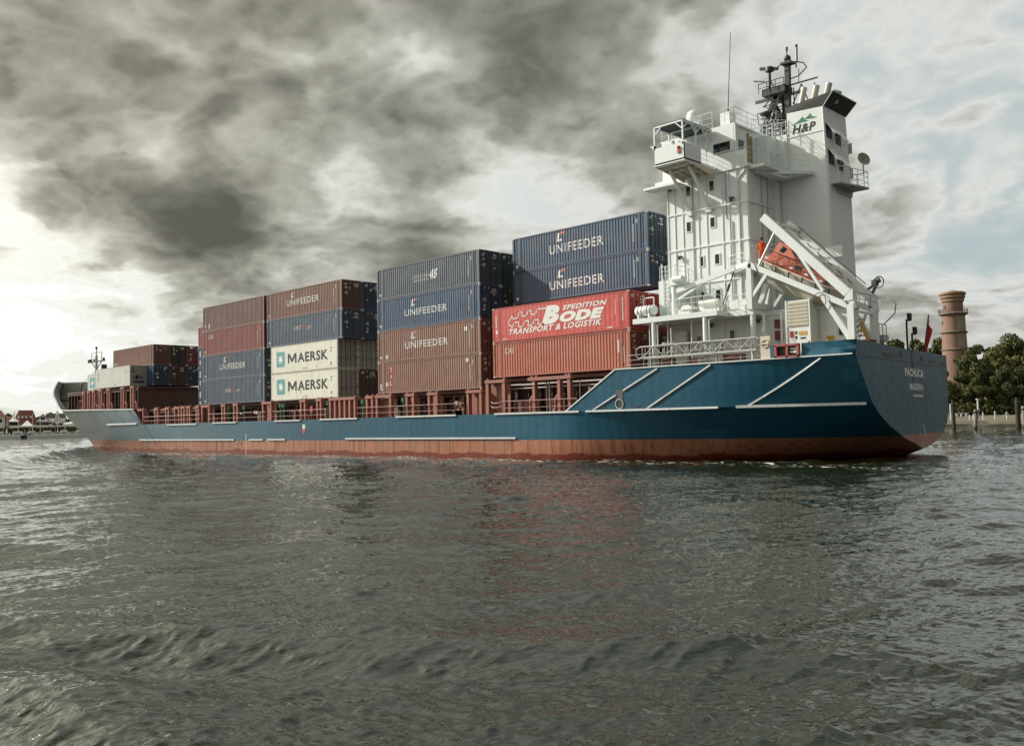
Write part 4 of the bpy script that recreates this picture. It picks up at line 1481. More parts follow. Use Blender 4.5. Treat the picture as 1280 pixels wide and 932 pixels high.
m.path([(-8.3, MY, 25.2), (-9.6, MY + 0.3, 25.2)], 0.05)
m.path([(-8.2, MY, 25.3), (-8.9, MY, 26.6), (-9.4, MY, 25.2)], 0.04)
m.path([(-9.4, MY, 24.7), (-9.9, MY, 26.4)], 0.05)
m.path([(-8.15, MY - .3, 24.3), (-8.15, MY - .3, 26.6)], 0.04)
m.build("mast_bracket", BLACKP, mast)
m = MB()
m.tube((-7.85, MY, 28.6), (-7.87, MY, 29.5), 0.05)
m.tube((-7.87, MY, 29.35), (-7.87, MY, 29.6), 0.09)
m.sphere((-7.9, MY, 28.75), 0.25)
m.tube((-8.55, MY, 27.9), (-8.55, MY, 29.0), 0.05)
m.cur = 1
m.tube((-8.6, MY, 28.3), (-8.62, MY, 29.35), 0.1)
m.cur = 0
m.tube((-8.62, MY, 29.35), (-8.62, MY, 29.55), 0.1)
m.tube((-7.9, MY, 28.2), (-8.55, MY, 28.2), 0.05)
m.build("mast_light", [BLACKP, GREYP], mast)
m = MB()
m.tube((-6.45, MY, 28.2), (-6.45, MY, 28.5), 0.3, 10)
m.beam((-5.7, MY, 28.6), (-7.1, MY - 0.05, 28.25), 0.2, 0.2)
m.build("radar_scanner", BLACKP, mast)
m = MB()
m.tube((-6.6, MY - 1.1, 26.1), (-6.6, MY - 1.1, 26.5), 0.25, 10)
m.beam((-4.7, MY - 1.0, 26.55), (-8.5, MY - 1.3, 26.55), 0.2, 0.2)
m.build("radar_scanner", paint('radar_grey', (0.09, 0.085, 0.075), 0.5), mast)
m = MB()
for z in (24.0, 24.9):
    m.lathe([(0.3, 0), (0.4, 0.05), (0.4, 0.15), (0.25, 0.2)], (-6.2, MY + 0.4, z), 10)
m.path([(-5.7, MY + .4, 24.2), (-5.6, MY + .5, 25.1), (-6.6, MY + .4, 25.2)], 0.03)
m.build("mast_lamp", BLACKP, mast)
m = MB()
m.rail([(-5.6, MY + 1.2, 22.7), (-8.6, MY + 1.2, 22.5)], 1.2, 2, 0.75, 0.03)
m.beam((-6.0, MY + 1.0, 23.6), (-6.9, MY + 1.0, 22.6), 0.05)
m.beam((-8.4, MY + 1.0, 23.6), (-7.4, MY + 1.0, 22.6), 0.05)
m.build("mast_rail", GREYP, mast)

# ---- lifeboat launching frame
PY, SY = -1.0, -4.2
DV = MB()
for y in (PY, SY):
    DV.beam((-10.05, y, 15.53), (-15.4, y, 10.05), 0.34, 0.52)
    DV.beam((-8.95, y, 12.62), (-15.6, y, 9.2), 0.3, 0.34)
    DV.beam((-8.95, y, 9.72), (-8.95, y, 12.7), 0.3, 0.34)
    DV.beam((-15.55, y, 6.25), (-15.55, y, 9.4), 0.36, 0.4)
    DV.beam((-15.45, y, 10.2), (-15.6, y, 9.1), 0.3, 0.5)
    DV.beam((-13.85, y, 10.0), (-15.5, y, 7.2), 0.26, 0.3)
    DV.tube((-10.85, y, 14.5), (-9.6, y, 12.4), 0.09)
    DV.beam((-12.3, y, 12.95), (-13.85, y, 10.35), 0.17)
    DV.beam((-10.2, y, 11.9), (-9.0, y, 10.4), 0.22)
for (x, z) in ((-10.15, 15.35), (-11.0, 14.9), (-15.55, 6.9), (-15.55, 9.0)):
    DV.beam((x, PY, z), (x, SY, z), 0.14)
for k in range(4):
    DV.beam((-10.3 - 0.25 * k, PY, 15.4 - 0.12 * k), (-10.9, SY, 15.0 - .1 * k), 0.05)
DV.box(-8.8, -9.1, SY, PY, 9.8, 10.2)
DV.beam((-9.0, -2.0, 9.8), (-9.6, -2.0, 11.4), 0.3)
DV.beam((-9.0, -2.8, 9.8), (-9.3, -2.8, 11.2), 0.25)
DV.beam((-9.1, -3.4, 9.8), (-10.2, -3.4, 11.2), 0.2)
DV.prism([(-15.1, 9.6), (-15.75, 9.6), (-15.75, 10.3)], 'y', PY - 0.2, PY + 0.2)
davit = DV.build("lifeboat_launching_frame", WHITE, ship)
m = MB()
m.prism([(-8.8, -1.0), (-6.5, -2.66), (-8.0, -2.66), (-8.0, -3.8), (-9.4, -3.8), (-9.4, -1.0)], 'z', 12.48, 12.64)
m.beam((-8.95, -1.0, 12.7), (-6.4, -2.62, 12.72), 0.2, 0.25)
m.rail([(-6.5, -2.6, 12.64), (-8.0, -2.0, 12.64)], 1.05, 3, 0.8, 0.022)
m.rail([(-8.05, -2.7, 13.6), (-9.4, -3.7, 13.6)], 0.6, 2, 0.8, 0.022)
m.build("boarding_platform", WHITE, davit)
m = MB()                                       # second arm's inner plating with its cleats
for k in range(6):
    f = 0.2 + 0.12 * k
    x, z = -10.05 - 5.35 * f, 15.53 - 5.48 * f
    m.cut()
    m.path([(x, SY + 0.2, z - 0.1), (x + .05, SY + 0.45, z + .05), (x + .15, SY + 0.45, z + .2)], 0.03)
m.cut()
m.path([(-10.9, SY + .2, 15.2), (-15.2, SY + .2, 10.9)], 0.03)
for k in range(7):
    f = 0.12 + 0.13 * k
    x, z = -8.95 - 6.65 * f, 12.62 - 3.42 * f
    m.cut()
    m.beam((x, PY - 0.2, z), (x - 0.05, PY - 0.25, z + 0.5), 0.09)
m.cut()
m.path([(-9.4, PY + .16, 12.6), (-9.6, PY + .16, 12.1)], 0.03)
m.cut()
ring = [(-13.7 + 0.42 * math.cos(a), 9.75 + 0.5 * math.sin(a)) for a in np.linspace(0, 2 * math.pi, 19)]
m.path([(x, PY + 0.25, z) for x, z in ring], 0.025)
m.build_each("frame_cleat", DKGREY, davit)
m = MB()
m.box(-12.6, -13.7, SY - 0.05, SY + 0.0, 12.9, 13.6)
m.build("frame_plate", WHITE, davit)
m = MB()
m.box(-15.55, -15.85, SY - 0.2, SY + 0.2, 10.75, 11.1)
m.tube((-15.6, SY, 10.95), (-16.0, SY, 11.1), 0.17, 10)
m.path([(-16.1 + 0.3 * math.cos(a), SY + 0.4, 10.9 + 0.35 * math.sin(a)) for a in np.linspace(0, 6.2, 12)], 0.035)
m.beam((-15.75, SY, 10.75), (-15.3, SY, 9.9), 0.14)
m.beam((-15.55, SY, 10.75), (-15.0, SY, 10.45), 0.12)
m.build("floodlight", DKGREY, davit)
m = MB()
for dz in (0, 0.12):
    m.path([(-15.8, SY + 0.2, 9.9 + dz), (-16.4, SY + 0.2, 10.0 + dz), (-17.0, SY + 0.2, 9.5), (-16.9, SY + 0.2, 8.9), (-16.2, SY + 0.2, 8.3)], 0.035)
m.build("hydraulic_hose", GREYP, davit)
m = MB()
m.rail([(-15.7, PY, 9.4), (-15.7, SY, 9.4)], 0.7, 2, 0.8, 0.03)
for k in range(7):                             # steps between the legs
    m.box(-15.2, -15.5, -2.9, -2.0, 6.6 + k * 0.33, 6.66 + k * 0.33)
m.beam((-15.3, -1.6, 6.3), (-15.3, -3.6, 9.0), 0.1)
m.build("frame_ladder", GREYP, davit)
m = MB()
m.beam((-15.72, -1.75, 8.35), (-15.72, -2.9, 7.3), 0.03, 0.42, up=(0, 0.7, 0.7))
m.build("yellow_plate", YELLOW, davit)

# ---- stern posts, flagstaff
m = MB()
for y, h in ((-12.6, 2.45), (-13.5, 1.55)):
    m.tube((-14.3, y, 6.25), (-14.3, y, 6.9 + h), 0.07)
    m.beam((-14.3, y, 6.85 + h), (-14.3, y - 0.55, 6.85 + h), 0.1)
    m.tube((-14.3, y - 0.55, 6.85 + h), (-14.3, y - 0.55, 7.35 + h), 0.17)
    m.box(-14.2, -14.4, y - 0.75, y - 0.35, 7.3 + h, 7.36 + h)
m.build("stern_light_post", BLACKP, ship)
m = MB()
m.tube((-13.9, -16.4, 6.6), (-14.1, -17.35, 10.0), 0.05)
fs = m.build("flagstaff", BLACKP, ship)
m = MB()
fv, ffc = [], []
for i in range(9):
    for j in range(7):
        s, q = i / 8, j / 6
        fv.append((-13.92 - 0.17 * s - 0.16 * q + 0.06 * math.sin(6 * q + s * 5), -16.5 - 0.8 * s - 0.05 * q + 0.05 * math.sin(9 * q + 2 * s), 6.9 + 2.8 * s - 0.9 * q * (0.3 + 0.6 * s)))
for i in range(8):
    for j in range(6):
        ffc.append((i * 7 + j, i * 7 + j + 1, (i + 1) * 7 + j + 1, (i + 1) * 7 + j))
m.add(fv, ffc)
FLAG = plain('red_flag_cloth', (0.40, 0.025, 0.03), 0.85, 0.2)
m.build("flag", FLAG, fs, smooth=60)
m = MB()
m.rail([(-15.5, -5.0, 6.9), (-15.3, -6.6, 6.9)], 1.6, 2, 0.8, 0.03)
m.box(-15.0, -15.6, -6.2, -5.4, 7.4, 7.8)
m.build("stern_platform", GREYP, ship)
m = MB()
m.box(-15.0, -15.7, -4.6, -3.2, 6.25, 7.4)
m.box(-14.2, -15.0, -8.4, -6.9, 6.25, 7.1)
m.build("stern_winch", OXDARK, ship)

# ------------------------------------------------------------------ containers
CW = 2.438
LETW = paint('white_lettering', (0.70, 0.70, 0.66), 0.6, 0.12, fade=0.1)
LETO = plain('orange_lettering', (0.62, 0.16, 0.03), 0.6)
LETP = plain('pink_lettering', (0.60, 0.22, 0.22), 0.6)
TEAL = plain('teal_panel', (0.09, 0.30, 0.31), 0.6, vary=0.12)
STKR = plain('red_sticker', (0.50, 0.06, 0.04), 0.6)
BARM = paint('door_bar', (0.10, 0.10, 0.10), 0.5, 0.3, 0.3)
LOCKW = paint('pale_corner', (0.40, 0.38, 0.34), 0.6, 0.4, 0.4)


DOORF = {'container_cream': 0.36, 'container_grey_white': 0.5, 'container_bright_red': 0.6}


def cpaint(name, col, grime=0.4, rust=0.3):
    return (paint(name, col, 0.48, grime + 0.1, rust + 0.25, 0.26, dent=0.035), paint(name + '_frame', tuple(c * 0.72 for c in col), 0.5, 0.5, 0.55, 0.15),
            paint(name + '_door', tuple(c * DOORF.get(name, 0.42) for c in col), 0.55, 0.55, 0.4, 0.06))  # door copy darkened: dirt plus the aft-end shade put into its colour


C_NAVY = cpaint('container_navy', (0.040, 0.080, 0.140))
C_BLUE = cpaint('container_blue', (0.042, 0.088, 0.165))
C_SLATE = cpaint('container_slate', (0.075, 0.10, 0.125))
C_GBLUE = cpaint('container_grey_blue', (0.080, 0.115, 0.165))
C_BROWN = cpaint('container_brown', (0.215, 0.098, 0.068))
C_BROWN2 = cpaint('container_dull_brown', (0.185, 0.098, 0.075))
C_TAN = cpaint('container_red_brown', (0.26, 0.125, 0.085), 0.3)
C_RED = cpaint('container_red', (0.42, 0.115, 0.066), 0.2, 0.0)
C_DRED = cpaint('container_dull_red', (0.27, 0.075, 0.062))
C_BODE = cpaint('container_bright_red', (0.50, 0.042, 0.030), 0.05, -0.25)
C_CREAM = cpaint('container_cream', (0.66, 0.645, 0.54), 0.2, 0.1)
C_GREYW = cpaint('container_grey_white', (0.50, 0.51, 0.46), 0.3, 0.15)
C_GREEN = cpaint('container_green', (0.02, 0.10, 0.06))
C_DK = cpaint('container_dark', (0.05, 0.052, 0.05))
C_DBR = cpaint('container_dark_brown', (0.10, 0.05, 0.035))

CP, CD = 0.278, 0.036


def corr_breaks(L):
    xs = [0.17]
    n = int((L - 0.34) / CP)
    p = (L - 0.34) / n
    out = []
    for i in range(n):
        a = 0.17 + i * p
        out += [(a + p * 0.05, 0), (a + p * 0.31, 0), (a + p * 0.55, 1), (a + p * 0.80, 1)]
    return [(0.17, 0)] + out + [(L - 0.17, 0)]


def corr_depth(L):
    br = corr_breaks(L)
    bx, bd = [b[0] for b in br], [b[1] for b in br]
    # last valley returns to the outer plane by the next break
    return bx, lambda x: -0.02 - CD * float(np.interp(x, bx, bd))


_cm = {}


def shell_mesh(L, H, style, mat):
    key = ('shell', L, H, style, mat.name)
    if key in _cm:
        return _cm[key]
    m = MB()
    if style == 'corr':
        br = corr_breaks(L)
        v, f = [], []
        for x, d in br:
            y = -0.02 - CD * d
            v += [(x, y, 0.15), (x, y, H - 0.11)]
        for i in range(len(br) - 1):
            f.append((2 * i, 2 * i + 2, 2 * i + 3, 2 * i + 1))
        m.add(v, f)
    elif style == 'rib':
        n = int(L / 0.42)
        v, f = [], []
        xs_ = np.linspace(0.17, L - 0.17, n * 2 + 1)
        for i, x in enumerate(xs_):
            y = -0.012 - (0.012 if i % 2 else 0)
            v += [(x, y, 0.15), (x, y, H - 0.11)]
        for i in range(len(xs_) - 1):
            f.append((2 * i, 2 * i + 2, 2 * i + 3, 2 * i + 1))
        m.add(v, f)
    else:
        m.quad((0.17, -0.012, 0.15), (L - 0.17, -0.012, 0.15), (L - 0.17, -0.012, H - 0.11), (0.17, -0.012, H - 0.11))
    m.quad((0.17, -CW + 0.03, 0.15), (L - 0.17, -CW + 0.03, 0.15), (L - 0.17, -CW + 0.03, H - 0.11), (0.17, -CW + 0.03, H - 0.11))
    m.quad((0.06, -0.05, H - 0.02), (L - 0.06, -0.05, H - 0.02), (L - 0.06, -CW + 0.05, H - 0.02), (0.06, -CW + 0.05, H - 0.02))
    m.quad((0.06, -0.05, 0.13), (L - 0.06, -0.05, 0.13), (L - 0.06, -CW + 0.05, 0.13), (0.06, -CW + 0.05, 0.13))
    m.quad((L - 0.04, -0.1, 0.1), (L - 0.04, -CW + 0.1, 0.1), (L - 0.04, -CW + 0.1, H - 0.1), (L - 0.04, -0.1, H - 0.1))
    _cm[key] = m.mesh('shell', mat)
    return _cm[key]


def frame_mesh(L, H, mat):
    key = ('frame', L, H, mat.name)
    if key in _cm:
        return _cm[key]
    m = MB()
    for x in (0, L - 0.17):
        for y in (0, -CW + 0.14):
            m.box(x, x + 0.17, y, y - 0.14, 0.118, H - 0.118)
    for y in (0, -CW + 0.06):
        m.box(0.17, L - 0.17, y - 0.005, y - 0.06, H - 0.11, H - 0.005)
        m.box(0.17, L - 0.17, y - 0.005, y - 0.06, 0.02, 0.15)
    for x in (0, L - 0.1):
        m.box(x + 0.005, x + 0.1, -0.14, -CW + 0.14, H - 0.12, H - 0.005)
        m.box(x + 0.005, x + 0.1, -0.14, -CW + 0.14, 0.02, 0.14)
    if L > 13:                                 # inner posts of the 45-foot box at the 40-foot positions
        for x in (0.78, L - 0.78):
            m.box(x - 0.12, x + 0.12, 0.0, -0.05, 0.0, H)
    m.cur = 1
    for x in (-0.004, L - 0.174):
        for y in (0.004, -CW + 0.158):
            for z in (0, H - 0.118):
                m.box(x, x + 0.178, y, y - 0.162, z, z + 0.118)
    _cm[key] = m.mesh('frame', [mat, LOCKW])
    return _cm[key]


def door_mesh(H, side, mat, dark=False):
    key = ('door', H, side, mat.name)
    if key in _cm:
        return _cm[key]
    m = MB()
    y0 = -0.14 if side == 0 else -CW / 2 - 0.01
    w = CW / 2 - 0.15
    y1 = y0 - w
    m.box(0.05, 0.09, y0, y1, 0.14, H - 0.12)
    n = 4
    for k in range(n):                         # pressed panels
        za, zb = 0.2 + (H - 0.38) * k / n, 0.2 + (H - 0.38) * (k + 1) / n - 0.07
        m.box(0.03, 0.05, y0 - 0.08, y1 + 0.08, za, zb)
    _cm[key] = m.mesh('door', mat)
    return _cm[key]


def bar_mesh(H, side, mat):
    key = ('bar', H, side, mat.name)
    if key in _cm:
        return _cm[key]
    m = MB()
    y0 = -0.14 if side == 0 else -CW / 2 - 0.01
    w = CW / 2 - 0.15
    for f in (0.28, 0.78):
        y = y0 - w * f
        m.tube((0.0, y, 0.05), (0.0, y, H - 0.05), 0.022, 6)
        for z in (0.12, H * 0.3, H * 0.62, H - 0.14):
            m.box(-0.02, 0.05, y - 0.05, y + 0.05, z - 0.04, z + 0.04)
        m.beam((-0.035, y, H * 0.38), (-0.035, y - 0.38, H * 0.36), 0.03)
    for z in (0.35, H * .4, H * .65, H - 0.4):
        ye = y0 if side == 0 else y0 - w
        m.box(-0.01, 0.05, ye - 0.05, ye + 0.05, z - 0.06, z + 0.06)
    _cm[key] = m.mesh('locking_bar', mat)
    return _cm[key]


def mark_mesh(H, var, mat=None):
    key = ('mark', H, var)
    if key in _cm:
        return _cm[key]
    m = MB()
    r = random.Random(var)

    def P(y0, y1, z0, z1):
        return lambda u, v: (0.022, y0 + (y1 - y0) * u, z0 + (z1 - z0) * v)
    if var % 3 != 2:
        text_on(m, "45", P(-0.32, -0.72, H - 1.42, H - 1.12), 0.03)
    for k in range(2 if var % 2 else 3):
        y0 = -1.4 + r.uniform(-.1, .1)
        z = H - 0.42 - 0.2 * k
        for q in range(5):
            if r.random() < 0.75:
                m.box(0.02, 0.026, y0 - q * 0.13, y0 - q * 0.13 - 0.09, z, z + 0.11)
    for k in range(3):
        y, z = r.choice([(-0.35, H - 0.5), (-0.4, H - 0.85), (-1.75, H - 1.5), (-0.9, H - 0.9), (-0.35, 0.7), (-0.5, H - 1.9)])
        m.box(0.02, 0.026, y, y - r.uniform(0.15, 0.32), z, z + r.uniform(0.1, 0.24))
    for y in (-0.62, -1.05, -1.75):
        if r.random() < 0.7:
            m.box(0.02, 0.026, y, y - 0.07, H - 0.33, H - 0.2)
    _cm[key] = m.mesh('door_marking', LETW)
    return _cm[key]


def link(name, me, parent):
    o = bpy.data.objects.new(name, me)
    COL.objects.link(o)
    o.parent = parent
    return o


GRP = "containers stacked on the ship's deck"
_cn = [0]


def container(x, row, z, L, H, pal, label, style='corr', y=None, marks=True, bars=None, doors=True):
    _cn[0] += 1
    yy = -2.5 * row if y is None else y
    t = thing("shipping_container", (x, yy, z), label, "shipping container", GRP)
    H = round(H, 3)
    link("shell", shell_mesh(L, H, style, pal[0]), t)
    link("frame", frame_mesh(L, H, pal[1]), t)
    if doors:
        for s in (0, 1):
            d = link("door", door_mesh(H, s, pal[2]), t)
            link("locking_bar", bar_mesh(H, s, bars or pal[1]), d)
    if marks:
        link("door_marking", mark_mesh(H, _cn[0] % 9), t)
    t['_L'], t['_H'] = L, H
    t['_style'] = style
    return t


UNDER = ('teal_panel', 'red_sticker')


def put_marks(t, items, name="side_lettering"):
    """items: ('text', s, x0, x1, z0, z1, mat, bold, shear) or ('poly', pts, mat), world x/z on the port side"""
    L, style = t['_L'], t['_style']
    x_, y_, z_ = t.location
    if style == 'corr':
        bx, dep = corr_depth(L)
    elif style == 'rib':
        bx, dep = [], (lambda x: -0.012)
    else:
        bx, dep = [], (lambda x: -0.012)
    by = {}
    for it in items:
        m = it[6] if it[0] == 'text' else it[2]
        by.setdefault(m.name, []).append(it)
    for mn, its in by.items():
        mb = MB()
        for it in its:
            if it[0] == 'text':
                _, s, x0, x1, z0, z1, mm, bold, shear = it
                text_on(mb, s, lambda u, v: (x0 + (x1 - x0) * u - x_, 0.0, z0 + (z1 - z0) * v - z_), bold, shear)
            else:
                mb.add([(px - x_, 0.0, pz - z_) for px, pz in it[1]], [tuple(range(len(it[1])))])
        me = mb.mesh(name, MATS[mn])
        bm = bmesh.new()
        bm.from_mesh(me)
        bmesh.ops.triangulate(bm, faces=bm.faces)
        lo, hi = min(v.co.x for v in bm.verts), max(v.co.x for v in bm.verts)
        for b in bx:
            if lo < b < hi:
                bmesh.ops.bisect_plane(bm, geom=bm.verts[:] + bm.edges[:] + bm.faces[:], plane_co=(b, 0, 0), plane_no=(1, 0, 0))
        for v in bm.verts:
            v.co.y = dep(v.co.x) + (0.004 if mn in UNDER else 0.009)
        bm.to_mesh(me)
        bm.free()
        o = bpy.data.objects.new(name, me)
        COL.objects.link(o)
        o.parent = t


def uni(x0, x1, z0, z1, lx0, lx1, lz0, lz1):
    """word with its small slanted device above"""
    w = lx0 - lx1
    h = lz1 - lz0
    return [('text', "UNIFEEDER", x0, x1, z0, z1, LETW, 0.014, 0),
            ('poly', [(lx0 - w * .18, lz1 - h * .12), (lx0 - w * .45, lz1 - h * .10), (lx0 - w * .30, lz0 + h * .25), (lx0 - w * .62, lz0 + h * .28), (lx0 - w * .70, lz0 + h * .05), (lx0, lz0)], LETW),
            ('poly', [(lx0 - w * .52, lz1), (lx0 - w, lz1 + 0.0), (lx0 - w * .95, lz1 - h * .28), (lx0 - w * .50, lz1 - h * .30)], LETP)]


def small(x0, z0, w=0.25, h=0.4, mm=None):
    return ('poly', [(x0, z0), (x0 - w, z0), (x0 - w, z0 + h), (x0, z0 + h)], mm or LETW)


def edge_marks(x, z, L, H):
    """small codes near the ends of a side"""
    o = [small(x + L - 0.35, z + 0.35, 0.22, 0.22), small(x + 1.05, z + H - 0.75, 0.3, 0.32)]
    for k in range(8):
        o.append(small(x + 1.35, z + 0.75 + k * 0.17, 0.09, 0.1))
    return o


L45, L40, L20 = 13.716, 12.192, 6.058
# --- stack nearest the tower
zA = (6.39, 9.19, 11.985)
HA = 2.775
t = container(0, 0, zA[0], L45, HA, C_RED, "ribbed red container under the bright red one with big white lettering, bottom of its stack")
put_marks(t, [('text', "CAI", 12.39, 11.5, 8.22, 8.72, LETW, 0.0, 0), small(1.1, 7.6, 0.16, 0.9), small(0.9, 6.9, 0.18, 0.3, LETO)] + [small(0.62, 6.9 + 0.2 * k, 0.09, 0.12) for k in range(6)])
t = container(0, 0, zA[1], L45, HA, C_BODE, "bright red smooth container with big slanted white words", style='rib')


def bode(u, v):
    return (11.96 - (u - 168) * 0.02315, 11.47 - (v - 505 - (330 - u) * 0.1074) * 0.01653)


def strokes(pts, w):
    out = []
    for a, b in zip(pts[:-1], pts[1:]):
        a, b = Vector(a), Vector(b)
        d = (b - a).normalized()
        n = Vector((-d.y, d.x)) * w / 2
        a2, b2 = a - d * w * .4, b + d * w * .4
        out.append(('poly', [tuple(a2 + n), tuple(b2 + n), tuple(b2 - n), tuple(a2 - n)], LETW))
    return out


up_ = [bode(*p) for p in ((168, 572), (192, 530), (188, 550), (213, 548), (222, 520), (238, 518), (232, 540), (255, 537), (264, 515), (280, 512), (275, 533), (298, 530), (306, 508), (345, 504))]
dn_ = [bode(*p) for p in ((168, 572), (190, 594), (198, 568), (222, 566), (215, 590), (238, 587), (246, 563), (268, 560), (261, 585), (283, 582), (291, 558), (313, 556), (305, 580), (335, 577))]
put_marks(t, strokes(up_, 0.085) + strokes(dn_, 0.085) + [
    ('text', "B", 8.35, 6.5, 10.22, 11.62, LETW, 0.07, 0.28), ('text', "ODE", 6.5, 2.22, 10.22, 11.02, LETW, 0.075, 0.28),
    ('text', "SPEDITION", 6.2, 1.95, 11.12, 11.5, LETW, 0.035, 0.28),
    ('text', "TRANSPORT & LOGISTIK", 11.85, 2.45, 9.72, 10.17, LETW, 0.03, 0.28)]
    + [small(0.62, 9.85 + 0.14 * k, 0.1, 0.09) for k in range(12)] + [small(1.25, 10.4 + 0.11 * k, 0.06, 0.07) for k in range(9)]
    + [small(13.35, 9.9, 0.2, 0.3), small(13.35, 9.6, 0.2, 0.2, LETO), small(12.6, 9.4, 0.5, 0.05), small(2.0, 9.42, 0.5, 0.07), small(2.9, 9.4, 0.4, 0.12, LETO)]
    + [small(13.35, 10.4 + 0.14 * k, 0.12, 0.09) for k in range(7)])
container(0, 1, zA[0], L45, HA, C_DRED, "dark red container whose doors show beside the ribbed red one, under the gangway end", y=-2.5)
container(0, 1, zA[1], L45, HA, C_BODE, "red container behind the white life raft canister, its doors in shade", y=-2.5, marks=False)
t = container(0, 1, 12.48, L45, 2.66, C_NAVY, "navy container with white word, set back above the bright red one")
put_marks(t, uni(9.68, 4.15, 13.24, 13.93, 8.86, 7.98, 14.12, 14.8) + edge_marks(0, 12.48, L45, 2.66))
t = container(0, 1, 15.15, L45, 2.83, C_NAVY, "topmost navy container with white word, highest box beside the white tower")
put_marks(t, uni(9.64, 4.12, 16.1, 16.83, 8.88, 7.96, 17.0, 17.78) + edge_marks(0, 15.15, L45, 2.83))

# --- second stack
HB, zB = 2.86, 5.625
xB = 15.16
t = container(xB, 0, zB, L45, HB, C_TAN, "red brown container with a small upright red sticker, bottom of its stack")
put_marks(t, [small(27.18, 6.2, 0.42, 1.85, STKR)] + [('text', c, 27.10, 26.84, 7.55 - k * 0.6, 7.95 - k * 0.6, LETW, 0.02, 0) for k, c in enumerate("TAL")]
          + [small(27.75, 6.3, 0.3, 0.35), small(28.6, 6.25, 0.25, 0.3), small(17.0, 7.9, 0.35, 0.3)] + edge_marks(xB, zB, L45, HB))
t = container(xB, 0, zB + 2.875, L45, HB, C_TAN, "red brown container with white word and pink device, second up in its stack")
put_marks(t, uni(24.93, 19.18, 9.54, 10.15, 24.1, 23.3, 10.36, 11.02) + edge_marks(xB, zB + 2.875, L45, HB) + [small(17.1, 10.5, 0.35, 0.35), small(27.7, 8.8, 0.3, 0.35)])
t = container(xB, 0, zB + 5.75, L45, HB, C_BLUE, "blue container with white word, third up in its stack under the slate one")
put_marks(t, uni(24.93, 19.22, 12.44, 13.03, 24.03, 23.25, 13.26, 13.92) + edge_marks(xB, zB + 5.75, L45, HB))
t = container(xB, 0, zB + 8.625, L45, HB, C_SLATE, "slate grey topmost container with small white lettering and a slanted 45")
put_marks(t, [('text', "CONTAINER", 23.85, 21.62, 15.66, 15.93, LETW, -0.005, 0.1), ('text', "LEASING", 23.6, 21.62, 15.34, 15.58, LETW, -0.005, 0.1),
              ('text', "45", 21.5, 20.36, 15.36, 16.2, LETW, 0.06, 0.3)] + edge_marks(xB, zB + 8.625, L45, HB))
container(xB, 1, zB + 8.625, L45, HB, C_GREEN, "green topmost container whose doors show right of the slate one")
container(xB, 1, zB + 5.75, L45, HB, C_DK, "black container with white bars on its doors under the green one")

# --- third stack
xC, zC, HC = 34.49, 5.545, 2.86
oC = 0.762
star = []


def maersk(z, lx0=46.34, lx1=44.74):
    cx, cz = (lx0 + lx1) / 2, z + 0.74
    r = []
    pts = []
    for k in range(14):
        a = math.pi / 2 + math.pi * k / 7
        q = 0.62 if k % 2 == 0 else 0.24
        pts.append((cx + q * math.cos(a), cz + q * math.sin(a)))
    c0 = (lx0, z - 0.06, lx1, z + 1.54)
    b = 0.13
    sq = [(c0[0] - b, c0[1]), (c0[2] + b, c0[1]), (c0[2], c0[1] + b), (c0[2], c0[3] - b), (c0[2] + b, c0[3]), (c0[0] - b, c0[3]), (c0[0], c0[3] - b), (c0[0], c0[1] + b)]
    return [('poly', sq, TEAL), ('text', "AERSK", 42.30, 36.9, z + 0.26, z + 1.26, LETB, 0.03, 0)] + [
        ('poly', [(44.15 - 1.62 * a, z + 0.26 + b_) for a, b_ in q], LETB) for q in (
            [(0, 0), (0.17, 0), (0.17, 1), (0, 1)], [(0.83, 0), (1, 0), (1, 1), (0.83, 1)], [(0.17, 1), (0.17, 0.62), (0.42, 0.12), (0.5, 0.12), (0.5, 0.42), (0.2, 1)], [(0.83, 1), (0.8, 1), (0.5, 0.42), (0.5, 0.12), (0.58, 0.12), (0.83, 0.62)])], pts


def star_part(t, pts):
    x_, y_, z_ = t.location
    mb = MB()
    cx = sum(p[0] for p in pts) / len(pts)
    cz = sum(p[1] for p in pts) / len(pts)
    for k in range(14):
        a, b = pts[k], pts[(k + 1) % 14]
        mb.add([(cx - x_, 0.004, cz - z_), (a[0] - x_, 0.004, a[1] - z_), (b[0] - x_, 0.004, b[1] - z_)], [(0, 1, 2)])
    o = bpy.data.objects.new("star_emblem", mb.mesh("star_emblem", LETW))
    COL.objects.link(o)
    o.parent = t


for k, lb in ((0, "cream container with teal star square and black lettering, bottom of its stack"), (1, "cream container with teal star square and black lettering, directly under the grey blue one")):
    z = zC + 2.875 * k
    t = container(xC + oC, 0, z, L40, HC, C_CREAM, lb, style='flat', bars=BLACKP, marks=False)
    it, st = maersk(z + 0.70)
    put_marks(t, it + [small(36.5, z + 2.0 + 0.0, 0.3, 0.12, C_SLATE[0]), small(36.5, z + 1.7, 0.25, 0.1, C_SLATE[0]), small(36.45, z + 0.4, 0.18, 0.3, C_SLATE[0]), small(41.5, z + 0.28, 1.0, 0.07, C_SLATE[0])])
    star_part(t, st)
t = container(xC, 0, zC + 5.75, L45, HC, C_GBLUE, "grey blue container with small white and orange lettering, over two cream boxes")
put_marks(t, [('text', "UNIT", 43.04, 41.6, 12.68, 13.12, LETW, 0.0, 0), ('text', "45", 41.5, 40.8, 12.68, 13.12, LETO, 0.0, 0), ('text', ".com", 40.7, 39.8, 12.68, 12.98, LETW, 0.0, 0)] + edge_marks(xC, zC + 5.75, L45, HC))
t = container(xC, 0, zC + 8.625, L45, HC, C_BROWN, "brown topmost container with white word and device, above the grey blue one")
put_marks(t, uni(44.33, 38.37, 15.33, 15.98, 43.5, 42.7, 16.13, 16.77) + edge_marks(xC, zC + 8.625, L45, HC))
